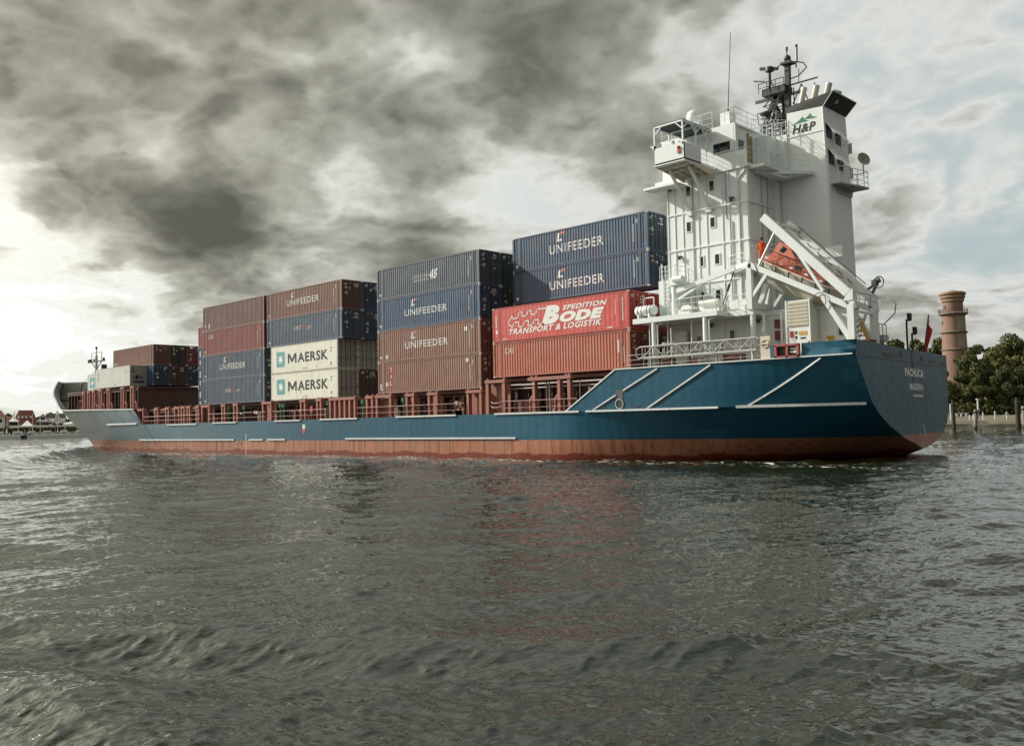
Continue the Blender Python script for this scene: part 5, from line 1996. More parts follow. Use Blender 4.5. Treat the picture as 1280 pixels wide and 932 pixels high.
container(xC, 1, zC + 8.625, L45, HC, C_NAVY, "navy top container peeking out behind the brown one, white codes on its doors")
container(xC, 1, zC + 5.75, L45, HC, C_NAVY, "navy container behind the grey blue one, under the other navy doors")
container(xC + oC, 1, zC + 2.875, L40, HC, C_GREYW, "grey white container with black door bars, next to the upper cream one", style='flat', bars=BLACKP, marks=False)
container(xC + oC, 1, zC, L40, HC, C_DBR, "dark brown container beside the lower cream one, only its doors seen")

# --- fourth stack
xD, zD, HD = 48.82, 5.557, 2.86
t = container(xD, 0, zD, L45, HD, C_GBLUE, "grey blue container with tiny white and orange lettering, bottom of the foremost tall stack")
put_marks(t, [('text', "UNIT", 57.31, 56.0, 6.87, 7.25, LETW, 0.0, 0), ('text', "45", 55.9, 55.2, 6.87, 7.25, LETO, 0.0, 0), ('text', ".com", 55.1, 54.2, 6.87, 7.13, LETW, 0.0, 0)] + edge_marks(xD, zD, L45, HD))
t = container(xD, 0, zD + 2.875, L45, HD, C_GBLUE, "grey blue container with large white word, under the dull red one")
put_marks(t, uni(58.63, 52.87, 9.47, 10.13, 57.7, 56.8, 10.3, 11.0) + edge_marks(xD, zD + 2.875, L45, HD))
t = container(xD, 0, zD + 5.75, L45, HD, C_DRED, "dull red container with three small white letters in its corner, between brown and blue boxes")
put_marks(t, [('text', "CAI", 61.22, 60.14, 13.22, 13.75, LETW, 0.0, 0)] + edge_marks(xD, zD + 5.75, L45, HD))
t = container(xD, 0, zD + 8.625, L45, HD, C_BROWN2, "dull brown container without lettering, topmost of the stack over the dull red one")
put_marks(t, [small(62.1, 14.6, 0.25, 0.4), small(61.2, 14.5, 0.3, 0.5)])

# --- fifth stack, three rows in
for k, pal in enumerate((C_NAVY, C_NAVY, C_NAVY, C_DRED)):
    lb = ["dark blue container just showing left of the tall stack, lowest of its column", "dark blue container just showing left of the tall stack, second of its column",
          "dark blue container just showing left of the tall stack, under a red one", "thin slice of a red container showing left of the dull red one"][k]
    t = container(64.87, 3, 5.5 + 2.765 * k, L45, 2.75, pal, lb, marks=False)
    if k < 3:
        put_marks(t, [small(78.3, 5.9 + 2.765 * k, 0.5, 0.6), small(78.3, 6.9 + 2.765 * k, 0.5, 0.9)])

# --- bow stacks
zF, HF = 9.0, 2.9
t = container(88.8, 1, zF, L40, HF, C_GREYW, "grey white refrigerated container standing foremost on the ship's side, its cooling unit facing aft", style='flat', marks=False, doors=False)
put_marks(t, [small(100.0, zF + 1.0 + 0.16 * k, 0.35, 0.09, C_SLATE[0]) for k in range(9)] + [small(90.2, zF + 1.9, 0.3, 0.25, C_SLATE[0]), small(94.5, zF + 0.35, 0.9, 0.08, C_SLATE[0])])
m = MB()
m.box(0.03, 0.10, -0.15, -CW + 0.15, 0.14, HF - 0.12)
ru = link("cooling_unit", m.mesh("cooling_unit", C_GREYW[2]), t)
m = MB()
m.box(0.0, 0.035, -0.75, -1.25, 0.95, 1.5)
m.box(0.0, 0.035, -0.4, -0.55, 1.05, 1.3)
m.box(0.0, 0.035, -1.45, -1.7, 1.1, 1.35)
m.box(0.0, 0.035, -0.5, -2.0, 0.45, 0.72)
m.box(0.0, 0.035, -0.4, -0.65, 1.9, 2.15)
m.box(0.0, 0.035, -0.3, -0.5, 2.35, 2.5)
link("grille", m.mesh("grille", BLACKP), ru)
t = container(104.5, 2, zF, L20, 2.62, C_GREYW, "small grey white container with teal panel just ahead of the refrigerated one", style='flat', marks=False)
put_marks(t, [('poly', [(109.6, zF + 0.5), (107.7, zF + 0.5), (107.7, zF + 2.1), (109.6, zF + 2.1)], TEAL), ('poly', [(108.65, zF + 1.9), (108.85, zF + 1.4), (109.3, zF + 1.3), (108.85, zF + 1.15), (108.65, zF + 0.7), (108.45, zF + 1.15), (108.0, zF + 1.3), (108.45, zF + 1.4)], LETW)])
FL = [(2, 0, C_NAVY, "navy container at the bow, doors lowest and nearest the refrigerated unit"), (2, 1, C_BROWN, "brown container on top at the bow, its long side above the grey white one"),
      (3, 0, C_DBR, "dark brown container at the bow, lower of the middle pair of doors"), (3, 1, C_DK, "dark grey container at the bow, upper of the middle pair of doors"),
      (4, 0, C_NAVY, "navy container at the bow, lower doors furthest in before the tall stack"), (4, 1, C_DRED, "dull red container at the bow, upper doors behind the flying gull")]
for row, k, pal, lb in FL:
    t = container(86.96, row, 9.07 + 2.885 * k, L45, 2.87, pal, lb)
    if row == 2 and k == 1:
        put_marks(t, [small(100.2, 12.4, 0.3, 0.5), small(99.6, 12.5, 0.25, 0.3)])

# ------------------------------------------------------------------ lifeboat
LBX, LBY, LBZ = -9.2, -2.6, 12.4
tv = Vector((-math.cos(R_(27.5)), 0, -math.sin(R_(27.5))))
nv = Vector((-math.sin(R_(27.5)), 0, math.cos(R_(27.5))))


def lb(s, y, h):
    p = Vector((LBX, LBY, LBZ)) + tv * s + nv * h
    return (p.x, p.y + y, p.z)


boat = thing("lifeboat", lb(2.5, 0, -0.8), "enclosed orange lifeboat with cream hull lying nose down on the white stern launching frame", "lifeboat")
ss_ = [-0.2, 0.3, 1.2, 2.4, 3.6, 4.6, 5.4, 5.9, 6.2]
bw = [0.95, 1.12, 1.22, 1.25, 1.2, 1.02, 0.7, 0.36, 0.05]
kb = [-0.35, -0.58, -0.72, -0.82, -0.84, -0.66, -0.25, 0.12, 0.45]
gz = [0.55] * 5 + [0.57, 0.6, 0.64, 0.66]
hm = MB()
rows = []
for s, w, k, g in zip(ss_, bw, kb, gz):
    r = []
    for a in np.linspace(-1, 1, 13):
        y = w * math.copysign(abs(a) ** 0.8, a)
        h = k + (g - k) * (abs(a) ** 2.6)
        r.append(lb(s, y, h))
    rows.append(r)
loft(hm, rows)
hm.add(rows[0], [tuple(range(13))])
HULLC = paint('lifeboat_cream_paint', (0.46, 0.43, 0.34), 0.45, 0.2)
hm.build("hull", HULLC, boat, smooth=50, weld=True)
cmh = MB()
rows = []
ch = [0.95, 1.15, 1.3, 1.3, 1.18, 1.08, 0.95, 0.85, 0.72]
for s, w, c_, g in zip(ss_, bw, ch, gz):
    r = []
    for a in np.linspace(-1, 1, 15):
        y = (w - 0.04) * math.copysign(1 - (1 - abs(a)) ** 1.5, a)
        y = (w - 0.03) * a
        h = g + (c_ - g) * (1 - abs(a) ** 3.2)
        r.append(lb(s, y, h))
    rows.append(r)
loft(cmh, rows)
cmh.add(rows[0], [tuple(range(15))])
canopy = cmh.build("canopy", ORANGE, boat, smooth=50, weld=True)
m = MB()
tw = [(0.35, 1.1), (0.45, 2.02), (1.15, 2.08), (1.95, 1.5), (2.2, 1.2)]
v = [lb(s, -0.7 if i not in (1, 2) else -0.55, h) for i, (s, h) in enumerate(tw)] + [lb(s, 0.7 if i not in (1, 2) else 0.55, h) for i, (s, h) in enumerate(tw)]
n_ = len(tw)
m.add(v, [(i, (i + 1) % n_, n_ + (i + 1) % n_, n_ + i) for i in range(n_)] + [tuple(range(n_)), tuple(range(2 * n_ - 1, n_ - 1, -1))])
tower = m.build("steering_tower", ORANGE, boat)
m = MB()
m.add([lb(0.75, 0.665, 1.5), lb(1.6, 0.675, 1.42), lb(1.5, 0.63, 1.75), lb(0.85, 0.6, 1.88)], [(0, 1, 2, 3)])
m.add([lb(1.25, 0.5, 2.06), lb(1.25, -0.5, 2.06), lb(1.85, -0.5, 1.63), lb(1.85, 0.5, 1.63)], [(0, 1, 2, 3)])
m.build("window", GLASS, tower)
for s0_, s1_ in ((2.5, 3.0), (3.6, 4.0), (4.6, 4.95)):
    m = MB()
    hh_ = [1.02, 0.9, 0.82][[2.5, 3.6, 4.6].index(s0_)]
    ww_ = [1.23, 1.16, 0.99][[2.5, 3.6, 4.6].index(s0_)]
    for sg_ in (1, -1):
        m.add([lb(s0_, sg_ * (ww_ - 0.0), hh_ - .12), lb(s1_, sg_ * (ww_ - 0.03), hh_ - .14), lb(s1_, sg_ * (ww_ - 0.09), hh_ + .1), lb(s0_, sg_ * (ww_ - 0.06), hh_ + .12)], [(0, 1, 2, 3)])
    m.build("side_port", GLASS, canopy)
m = MB()
m.add([lb(3.0, 0.35, 1.275), lb(3.7, 0.35, 1.20), lb(3.7, -0.35, 1.20), lb(3.0, -0.35, 1.275)], [(0, 1, 2, 3)])
m.tube(lb(3.05, 0.3, 1.27), lb(3.05, -0.3, 1.27), 0.04)
m.build("hatch", HULLC, canopy)
m = MB()
for s_, h_ in ((0.2, 0.86), (1.4, 0.88), (2.2, 0.86), (3.3, 0.83), (4.3, 0.78)):
    w_ = float(np.interp(s_, ss_, bw)) + 0.012
    m.add([lb(s_, w_, h_ - .06), lb(s_ + .22, w_, h_ - .06), lb(s_ + .22, w_ - .01, h_ + .05), lb(s_, w_ - .01, h_ + .05)], [(0, 1, 2, 3)])
m.build_each("reflective_patch", TRIM, canopy)
m = MB()
zz = [(0.2, 1.3), (0.9, 0.75), (1.6, 1.42), (2.4, 0.75), (3.1, 1.3), (3.9, 0.75)]
for (a, h0), (b_, h1) in zip(zz[:-1], zz[1:]):
    m.tube(lb(a, 1.2 if h0 < 1 else 0.95, h0), lb(b_, 1.2 if h1 < 1 else 0.95, h1), 0.025, 5)
m.path([lb(s, 1.24 - 0.0, 0.72) for s in np.linspace(0, 4.4, 9)], 0.03, 5)
m.path([lb(s, 0.93, 1.36) for s in np.linspace(0.2, 3.4, 7)], 0.03, 5)
m.path([lb(s, 0.5, 1.42) for s in np.linspace(2.2, 5.4, 7)], 0.03, 5)
m.build("grab_line", paint('dark_red_rail', (0.12, 0.03, 0.025), 0.5), canopy)
m = MB()
m.path([lb(s, w + 0.03, g) for s, w, g in zip(ss_, bw, gz)], 0.07, 6)
m.path([lb(s, -w - 0.03, g) for s, w, g in zip(ss_, bw, gz)], 0.07, 6)
m.path([lb(s, 0, k - 0.02) for s, k in zip(ss_[:7], kb[:7])], 0.06, 6)
m.build("fender", paint('pale_fender', (0.56, 0.54, 0.47), 0.5, 0.2), boat)

# ------------------------------------------------------------------ life raft canister
lr = thing("life_raft", (-1.25, -0.3, 9.72), "white life raft canister lashed to a cradle at the fore edge of the boat deck", "life raft")
m = MB()
prof = [(0.04, 0), (0.3, 0.02), (0.36, 0.1), (0.36, 0.72), (0.385, 0.74), (0.385, 0.86), (0.36, 0.88), (0.36, 1.5), (0.3, 1.58), (0.04, 1.6)]
o = len(m.v)
m.lathe(prof, (0, 0, 0), 18)
m.v = [(-0.45 - z, -0.3 + x, 10.36 + y) for x, y, z in m.v]
m.build("canister", WHITE, lr, smooth=40)
m = MB()
for x in (-0.75, -1.05, -1.5, -1.8):
    ring = [(x, -0.3 + 0.375 * math.cos(a), 10.36 + 0.375 * math.sin(a)) for a in np.linspace(0, 2 * math.pi, 17)]
    m.path(ring, 0.02, 4)
m.build("strap", BLACKP, lr)
m = MB()
for x in (-0.8, -1.7):
    m.prism([(-0.7, 9.72), (0.1, 9.72), (0.05, 10.1), (-0.3, 9.98), (-0.65, 10.1)], 'x', x - 0.05, x + 0.05)
for x in (-0.7, -1.6):
    m.tube((x, -0.75, 9.72), (x, -0.75, 11.3), 0.05)
m.tube((-0.7, -0.75, 11.3), (-1.6, -0.75, 11.3), 0.05)
m.build("cradle", WHITEW, lr)


# ------------------------------------------------------------------ people
def person(loc, face, joints, label, hat=None, vest=False):
    """joints: name -> local position (x forward, y left, z up); one continuous skinned body"""
    p = thing("person", loc, label, "person")
    J = dict(pel=(0, 0, 0.95), wa=(0, 0, 1.1), ch=(0.01, 0, 1.32), nk=(0.0, 0, 1.5), nk2=(0.01, 0, 1.57),
             sl=(0, 0.17, 1.42), el=(0.0, 0.24, 1.14), wl=(0.1, 0.23, 0.9), hl=(0.13, 0.23, 0.82),
             sr=(0, -0.17, 1.42), er=(0.0, -0.24, 1.14), wr=(0.1, -0.23, 0.9), hr=(0.13, -0.23, 0.82),
             tl=(0, 0.1, 0.88), kl=(0.02, 0.11, 0.48), al=(-0.02, 0.11, 0.09), fl=(0.14, 0.13, 0.04),
             tr=(0, -0.1, 0.88), kr=(0.02, -0.11, 0.48), ar=(-0.02, -0.11, 0.09), fr=(0.14, -0.13, 0.04))
    J.update(joints)
    rad = dict(pel=.145, wa=.135, ch=.15, nk=.065, nk2=.055, sl=.07, el=.052, wl=.04, hl=.042, sr=.07, er=.052, wr=.04, hr=.042,
               tl=.095, kl=.066, al=.05, fl=.042, tr=.095, kr=.066, ar=.05, fr=.042)
    ed = [('pel', 'wa'), ('wa', 'ch'), ('ch', 'nk'), ('nk', 'nk2'), ('ch', 'sl'), ('sl', 'el'), ('el', 'wl'), ('wl', 'hl'), ('ch', 'sr'), ('sr', 'er'), ('er', 'wr'), ('wr', 'hr'),
          ('pel', 'tl'), ('tl', 'kl'), ('kl', 'al'), ('al', 'fl'), ('pel', 'tr'), ('tr', 'kr'), ('kr', 'ar'), ('ar', 'fr')]
    for sd_ in ('l', 'r'):
        w_, h_ = Vector(J['w' + sd_]), Vector(J['h' + sd_])
        d = (h_ - w_).normalized()
        sidev = d.cross(Vector((0, 1, 0)))
        if sidev.length < .1:
            sidev = d.cross(Vector((1, 0, 0)))
        sidev.normalize()
        for i, (o_, ln) in enumerate(((-.03, .075), (-.01, .09), (.01, .085), (.03, .065))):
            k1, k2 = 'f%d%s1' % (i, sd_), 'f%d%s2' % (i, sd_)
            J[k1] = h_ + sidev * o_ + d * .045
            J[k2] = h_ + sidev * o_ * 1.15 + d * (.045 + ln * .7) + Vector((.015, 0, -.01))
            rad[k1], rad[k2] = .0105, .0085
            ed += [('h' + sd_, k1), (k1, k2)]
        J['th' + sd_] = h_ + sidev * -.055 + d * .03
        rad['th' + sd_] = .011
        ed.append(('h' + sd_, 'th' + sd_))
    names = list(J)
    me = bpy.data.meshes.new("body")
    me.from_pydata([tuple(J[n]) for n in names], [(names.index(a), names.index(b)) for a, b in ed], [])
    o = bpy.data.objects.new("body", me)
    COL.objects.link(o)
    sk = o.modifiers.new("s", 'SKIN')
    sv = me.skin_vertices[0].data
    for i, n in enumerate(names):
        sv[i].radius = (rad[n], rad[n] * (0.82 if n in ('pel', 'wa', 'ch') else 1))
        sv[i].use_root = n == 'pel'
    ss2 = o.modifiers.new("u", 'SUBSURF')
    ss2.levels = ss2.render_levels = 1
    dg = bpy.context.evaluated_depsgraph_get()
    m2 = bpy.data.meshes.new_from_object(o.evaluated_get(dg))
    o.modifiers.clear()
    o.data = m2
    for q in (SUIT, SKIN, BLACKP):
        m2.materials.append(q)
    hands = [Vector(J['hl']), Vector(J['hr'])]
    for pl in m2.polygons:
        pl.use_smooth = True
        c_ = pl.center
        if min((c_ - h_).length for h_ in hands) < 0.075 or c_.z > Vector(J['nk']).z + 0.03:
            pl.material_index = 1
        elif c_.z < 0.11:
            pl.material_index = 2
    o.parent = p
    hd = Vector(J['nk2']) + Vector((0.015, 0, 0.13))
    m = MB()
    m.sphere(hd, 0.1, 0.98, 0.8, 1.22, 16, 12)
    m.sphere(hd + Vector((0.1, 0, -0.01)), 0.02, 1, .7, 1.5, 8, 6)
    for s in (1, -1):
        m.sphere(hd + Vector((0, s * 0.082, -0.005)), 0.025, .8, .4, 1.3, 8, 6)
    m.sphere(hd + Vector((0.045, 0, -0.09)), 0.045, 1, 1, .7, 10, 6)
    h = m.build("head", SKIN, None, smooth=60)
    h.parent = p
    m = MB()
    for s in (1, -1):
        m.sphere(hd + Vector((0.088, s * 0.035, 0.015)), 0.012, .6, 1, .7, 8, 6)
    m.box(hd.x + 0.084, hd.x + 0.094, -0.025, 0.025, hd.z - 0.062, hd.z - 0.055)
    e = m.build("eye", HAIR, None)
    e.parent = h
    m = MB()
    if hat is None:
        m.sphere(hd + Vector((-0.015, 0, 0.03)), 0.107, 0.98, 0.82, 1.1, 16, 10)
        m.v = [(x, y, z) if (z > hd.z + 0.02 or x < hd.x - 0.03) else (hd.x - 0.02, y * 0.6, hd.z + 0.02) for x, y, z in m.v]
        hh = m.build("hair", HAIR, None, smooth=60)
    else:
        m.sphere(hd + Vector((-0.01, 0, 0.035)), 0.125, 1.0, 0.86, 0.95, 16, 10)
        m.v = [(x, y, max(z, hd.z + 0.035)) for x, y, z in m.v]
        m.prism([(hd.x + 0.16, -0.07), (hd.x + 0.16, 0.07), (hd.x + 0.05, 0.1), (hd.x + 0.05, -0.1)], 'z', hd.z + 0.035, hd.z + 0.05)
        hh = m.build("hard_hat", hat, None, smooth=60)
    hh.parent = h
    if vest:
        m = MB()
        for z in (1.12, 1.3):
            ring = [(0.155 * math.cos(a), 0.175 * math.sin(a), z) for a in np.linspace(0, 2 * math.pi, 20)]
            m.path(ring, 0.018, 5)
        st_ = m.build("reflective_band", paint('reflective_band', (0.5, 0.5, 0.2), 0.5), None)
        st_.parent = o
    p.rotation_euler = (0, 0, face)
    return p


person((-9.15, -2.3, 12.72), R_(-75), dict(wr=(0.24, -0.2, 1.12), er=(0.04, -0.25, 1.16), hr=(0.32, -0.18, 1.14), wl=(0.2, 0.16, 1.0), hl=(0.27, 0.14, 1.0)),
       "person in an orange boiler suit standing on the platform behind the lifeboat, dark hair", vest=False)
m = MB()
m.box(-9.42, -10.5, -3.75, -2.4, 12.5, 12.6)
m.build("boarding_step", WHITE, davit)
person((-10.2, -3.05, 12.605), R_(120), dict(sl=(0, 0.18, 1.42), el=(0.12, 0.42, 1.40), wl=(0.12, 0.66, 1.36), hl=(0.13, 0.74, 1.35)),
       "person in orange suit and yellow helmet, arm stretched out, partly hidden by the beam", hat=YELLOW, vest=True)

# ------------------------------------------------------------------ gull
gull = thing("seagull", (16.3, 24.3, 7.93), "white and grey gull gliding past the bow containers with wings spread", "bird")
m = MB()
rt = Vector((-0.715, -0.699, 0))              # span direction
fw = Vector((0.5, -0.5, 0.1)).normalized()
gc = Vector((16.3, 24.3, 7.93))
rows = []
for s, r, h in ((-0.22, 0.012, 0.02), (-0.17, 0.035, 0.01), (-0.05, 0.06, 0), (0.08, 0.058, 0), (0.17, 0.042, 0.015), (0.22, 0.036, 0.02), (0.26, 0.02, 0.018), (0.31, 0.006, 0.008)):
    rows.append([tuple(gc + fw * s + rt * (r * math.cos(a)) + Vector((0, 0, h + r * math.sin(a)))) for a in np.linspace(0, 2 * math.pi, 11)])
for sg in (1, -1):
    prev = None
    pts = [(0.0, 0.03, 0.10, -0.07), (0.16, 0.13, 0.11, -0.05), (0.30, 0.15, 0.08, -0.05), (0.46, 0.09, 0.03, -0.07), (0.60, 0.02, -0.05, -0.09)] if sg > 0 else \
          [(0.0, 0.03, 0.10, -0.07), (0.15, 0.16, 0.11, -0.05), (0.27, 0.22, 0.08, -0.05), (0.42, 0.30, 0.03, -0.07), (0.52, 0.36, -0.05, -0.09)]
    for d, h, lead, trail in pts:
        c_ = gc + rt * sg * (d + 0.03) + Vector((0, 0, h))
        cur = [c_ + fw * lead, c_ + fw * (lead + trail) / 2 + Vector((0, 0, 0.018)), c_ + fw * trail, c_ + fw * (lead + trail) / 2 - Vector((0, 0, 0.008))]
        if prev:
            m.add(prev + cur, [(0, 1, 5, 4), (1, 2, 6, 5), (2, 3, 7, 6), (3, 0, 4, 7)])
        prev = cur
loft(m, rows)
m.add([gc - fw * 0.18 + rt * 0.02, gc - fw * 0.18 - rt * 0.02, gc - fw * 0.34 - rt * 0.06, gc - fw * 0.34 + rt * 0.06], [(0, 1, 2, 3)])
GULLM = plain('gull_white', (0.72, 0.72, 0.70), 0.8, vary=0.15, scale=9)
m.build("body", GULLM, gull, smooth=60)
m = MB()
m.tube(gc + fw * 0.30 + Vector((0, 0, .01)), gc + fw * 0.36, 0.012, 6, 0.003)
m.build("beak", YELLOW, gull)

# ------------------------------------------------------------------ water
def fft_tile(Lt, N, lmin, lmax, slope, wind, spread, seed, expo=3.6, sharp=6):
    """periodic sea-surface patch with the given rms slope"""
    r = np.random.default_rng(seed)
    k1 = 2 * np.pi * np.fft.fftfreq(N, Lt / N)
    kx, ky = np.meshgrid(k1, k1, indexing='ij')
    k = np.hypot(kx, ky)
    k[0, 0] = 1e-6
    kmin, kmax = 2 * np.pi / lmax, 2 * np.pi / lmin
    A = np.where((k > kmin * 0.6) & (k < kmax), k ** -expo, 0.0) * np.exp(-(kmin / k) ** 4)
    cs = (kx * wind[0] + ky * wind[1]) / k
    P = A * ((1 - spread) * cs ** sharp + spread)
    h = np.sqrt(P) * (r.normal(size=(N, N)) + 1j * r.normal(size=(N, N)))
    z = np.real(np.fft.ifft2(h))
    gx, gy = np.gradient(z, Lt / N)
    z *= slope / np.sqrt((gx ** 2 + gy ** 2).mean())
    # sharpen the crests a little
    s = z.std()
    z = z + 0.20 * (z * z / s - s)
    return z


def sample(tile, Lt, x, y):
    N = tile.shape[0]
    fx, fy = (x / Lt * N) % N, (y / Lt * N) % N
    i, j = np.floor(fx).astype(int) % N, np.floor(fy).astype(int) % N
    a, b = fx - np.floor(fx), fy - np.floor(fy)
    i1, j1 = (i + 1) % N, (j + 1) % N
    return tile[i, j] * (1 - a) * (1 - b) + tile[i1, j] * a * (1 - b) + tile[i, j1] * (1 - a) * b + tile[i1, j1] * a * b


wd = np.array([math.sin(_yaw + 0.25), -math.cos(_yaw + 0.25)])
T1 = fft_tile(173.0, 768, 1.6, 12.0, 0.055, wd, 0.05, 3, 3.6, 10)
wd2 = np.array([math.sin(_yaw + 0.62), -math.cos(_yaw + 0.62)])
wd3 = np.array([math.sin(_yaw - 0.42), -math.cos(_yaw - 0.42)])
T2 = fft_tile(19.0, 1024, 0.11, 0.75, 0.22, wd2, 0.03, 5, 3.2, 12) + fft_tile(19.0, 1024, 0.11, 0.55, 0.185, wd3, 0.03, 6, 3.1, 12)
T3 = fft_tile(61.0, 768, 0.6, 3.0, 0.105, wd, 0.03, 8, 3.4, 12)

x0, y0 = CAM.x, CAM.y
rs = [0.5, 1.5, 2.5, 3.5, 4.5, 5.2]
while rs[-1] < 9000:
    r = rs[-1]
    rs.append(r + max(0.030, r * (0.0028 if r < 45 else 0.0028 + 0.009 * min(1, (r - 45) / 120) + (0.03 if r > 500 else 0))))
rs = np.array(rs)
base = math.atan2(-math.cos(_yaw), math.sin(_yaw))
fine = np.linspace(-R_(36), R_(36), 820)
rest = np.linspace(R_(36), 2 * math.pi - R_(36), 110)[1:-1]
th = base + np.concatenate([fine, rest])
nr, na = len(rs), len(th)
RR, TT = np.meshgrid(rs, th, indexing='ij')
X = x0 + RR * np.cos(TT)
Y = y0 + RR * np.sin(TT)
f1 = np.clip(1.25 - RR / 420, 0, 1) * np.clip(0.55 + RR / 90, 0, 1)
f2 = np.clip(1.1 - RR / 150, 0, 1) * (0.75 + 0.5 * sample(T1, 173.0, Y * 0.21 + 40, X * 0.21) / T1.std() * 0.5).clip(0.35, 1.3)
Z = sample(T1, 173.0, X, Y) * f1 + sample(T2, 19.0, X, Y) * f2 + sample(T3, 61.0, X, Y) * np.clip(1.2 - RR / 220, 0, 1)


def ridge(pts, amp, wf, wb):
    """a travelling crest along a polyline: steep on the camera side, gentle behind"""
    global Z
    pts = np.array(pts, float)
    best = np.full(X.shape, 1e9)
    sgn = np.zeros(X.shape)
    am = np.zeros(X.shape)
    tot = len(pts) - 1
    for q in range(tot):
        a, b = pts[q, :2], pts[q + 1, :2]
        d = b - a
        L2 = d @ d
        t = np.clip(((X - a[0]) * d[0] + (Y - a[1]) * d[1]) / L2, 0, 1)
        ex, ey = X - a[0] - t * d[0], Y - a[1] - t * d[1]
        dist = np.hypot(ex, ey)
        m_ = dist < best
        best = np.where(m_, dist, best)
        cr = np.sign(d[0] * (Y - a[1]) - d[1] * (X - a[0]))
        camside = np.sign(d[0] * (y0 - a[1]) - d[1] * (x0 - a[0]))
        sgn = np.where(m_, cr * camside, sgn)
        am = np.where(m_, pts[q, 2] + (pts[q + 1, 2] - pts[q, 2]) * t, am)
    w_ = np.where(sgn > 0, wf, wb)
    Z += amp * am * (np.exp(-(best / w_) ** 2) - 0.35 * np.exp(-((best - 2.2 * w_) / (1.4 * w_)) ** 2))


# bow wave trailing off to port, and the swell left by the boat the picture was taken from
ridge([(112, -8, .6), (92, 3, 1.0), (66, 17, 0.9), (42, 29, 0.8), (20, 41, 0.7), (0, 52, .6)], 0.60, 1.6, 2.6)
ridge([(112, -8, .2), (84, 2.5, .6), (60, 10, .7), (36, 20, 0.6), (14, 30, .5), (-10, 40, .3)], 0.30, 1.5, 2.4)
ridge([(24, 46, .7), (6, 50, .9), (-6, 51, .9), (-14, 50.5, .8), (-19, 50, .5)], 0.36, 0.9, 1.8)
ridge([(-16, 53.5, 0.9), (-21, 49.8, 1.1), (-24.5, 47.4, 1.2), (-26.6, 46.0, 0.8), (-28.6, 44.9, 0.7), (-30.6, 43.7, 0.75), (-32.6, 42.2, 0.5), (-36, 39.5, 0.1)], 0.33, 0.5, 1.3)
ridge([(-21, 50.5, .5), (-25.5, 48.9, 1.0), (-29, 48.1, .9), (-33, 47.9, .4)], 0.26, 0.5, 1.0)
ridge([(-4, 48, .6), (-14, 43, .7), (-22, 38, .5), (-32, 31, .2)], 0.12, 1.2, 2.0)
verts = np.stack([X, Y, Z], -1).reshape(-1, 3)
idx = np.arange(nr * na).reshape(nr, na)
nxt = np.roll(idx, -1, axis=1)
quads = np.stack([idx[:-1], idx[1:], nxt[1:], nxt[:-1]], -1).reshape(-1, 4)
me = bpy.data.meshes.new("water")
me.vertices.add(len(verts))
me.vertices.foreach_set('co', verts.ravel())
me.loops.add(quads.size)
me.loops.foreach_set('vertex_index', quads.ravel())
me.polygons.add(len(quads))
me.polygons.foreach_set('loop_start', np.arange(0, quads.size, 4))
me.polygons.foreach_set('loop_total', np.full(len(quads), 4))
me.update()
me.polygons.foreach_set('use_smooth', np.ones(len(quads), bool))
me.validate()
water = bpy.data.objects.new("water", me)
COL.objects.link(water)
tag(water, "choppy dark green harbour water with the ship's bow wave", "water", kind='structure')
WATERM, t, b = base_mat('harbour_water')
pos = t.n('ShaderNodeNewGeometry').outputs['Position']
wx, wy, wz = t.n('ShaderNodeSeparateXYZ', {0: pos}).outputs
ang = math.atan2(wd[1], wd[0])
rp = t.mapping(pos, (1, 1, 1), (0, 0, 0), (0, 0, -ang))
rip = t.noise(t.mapping(rp, (1.0, 0.30, 1)), 7.0, 2, 0.5, 0.2)
rip2 = t.noise(t.mapping(rp, (1.0, 0.35, 1), (3, 9, 1)), 0.75, 3, 0.6, 0.2)
hgt = t.m('ADD', t.m('MULTIPLY', rip, 0.03), t.m('MULTIPLY', rip2, t.mr(t.m('ABSOLUTE', t.m('SUBTRACT', wx, CAM.x)), 40, 200, 0.05, 0.25)))
bmp = t.n('ShaderNodeBump', {'Strength': 1.0, 'Distance': 1.0, 'Height': hgt})
t.put(b.inputs['Normal'], bmp.outputs[0])
# foam streaks in the churned strip along the side and astern
along = t.m('MULTIPLY', t.mr(wx, -30, -17, 0.35, 1), t.mr(wx, 55, 95, 1, 0.5))
dist = t.m('ABSOLUTE', t.m('SUBTRACT', wy, t.m('ADD', 2.6, t.m('MULTIPLY', t.m('SUBTRACT', t.noise(t.mapping(pos, (1, 0, 0)), 0.12, 3), 0.5), 2.5))))
strip = t.m('MULTIPLY', t.mr(dist, 0.0, 2.6, 1, 0, True), along)
fo = t.noise(t.mapping(pos, (0.7, 1.6, 1)), 1.6, 8, 0.72)
foam = t.m('MULTIPLY', t.mr(fo, 0.535, 0.60), strip)
bowf = t.m('MULTIPLY', t.mr(wx, 80, 105, 0, 1), t.m('MULTIPLY', t.mr(wz, 0.18, 0.45), t.mr(fo, 0.47, 0.60)))
foam = t.m('MAXIMUM', foam, t.m('MULTIPLY', bowf, 0.8), clamp=True)
crest = t.m('MULTIPLY', t.m('MULTIPLY', t.mr(wx, -24, -19, 1, 0), t.mr(wz, 0.26, 0.36)), t.mr(t.noise(t.mapping(pos, (2.2, 2.2, 1)), 2.6, 8, 0.75), 0.52, 0.60))
foam = t.m('MAXIMUM', foam, t.m('MULTIPLY', crest, 0.75), clamp=True)
base_c = t.mix(t.mr(t.noise(pos, 0.05, 3), 0.35, 0.7), (0.0085, 0.0130, 0.0045), (0.0115, 0.0160, 0.0058))
t.put(b.inputs['Base Color'], t.mix(foam, base_c, (0.62, 0.62, 0.58)))
t.put(b.inputs['Roughness'], t.m('ADD', 0.02, t.m('MULTIPLY', foam, 0.6)))
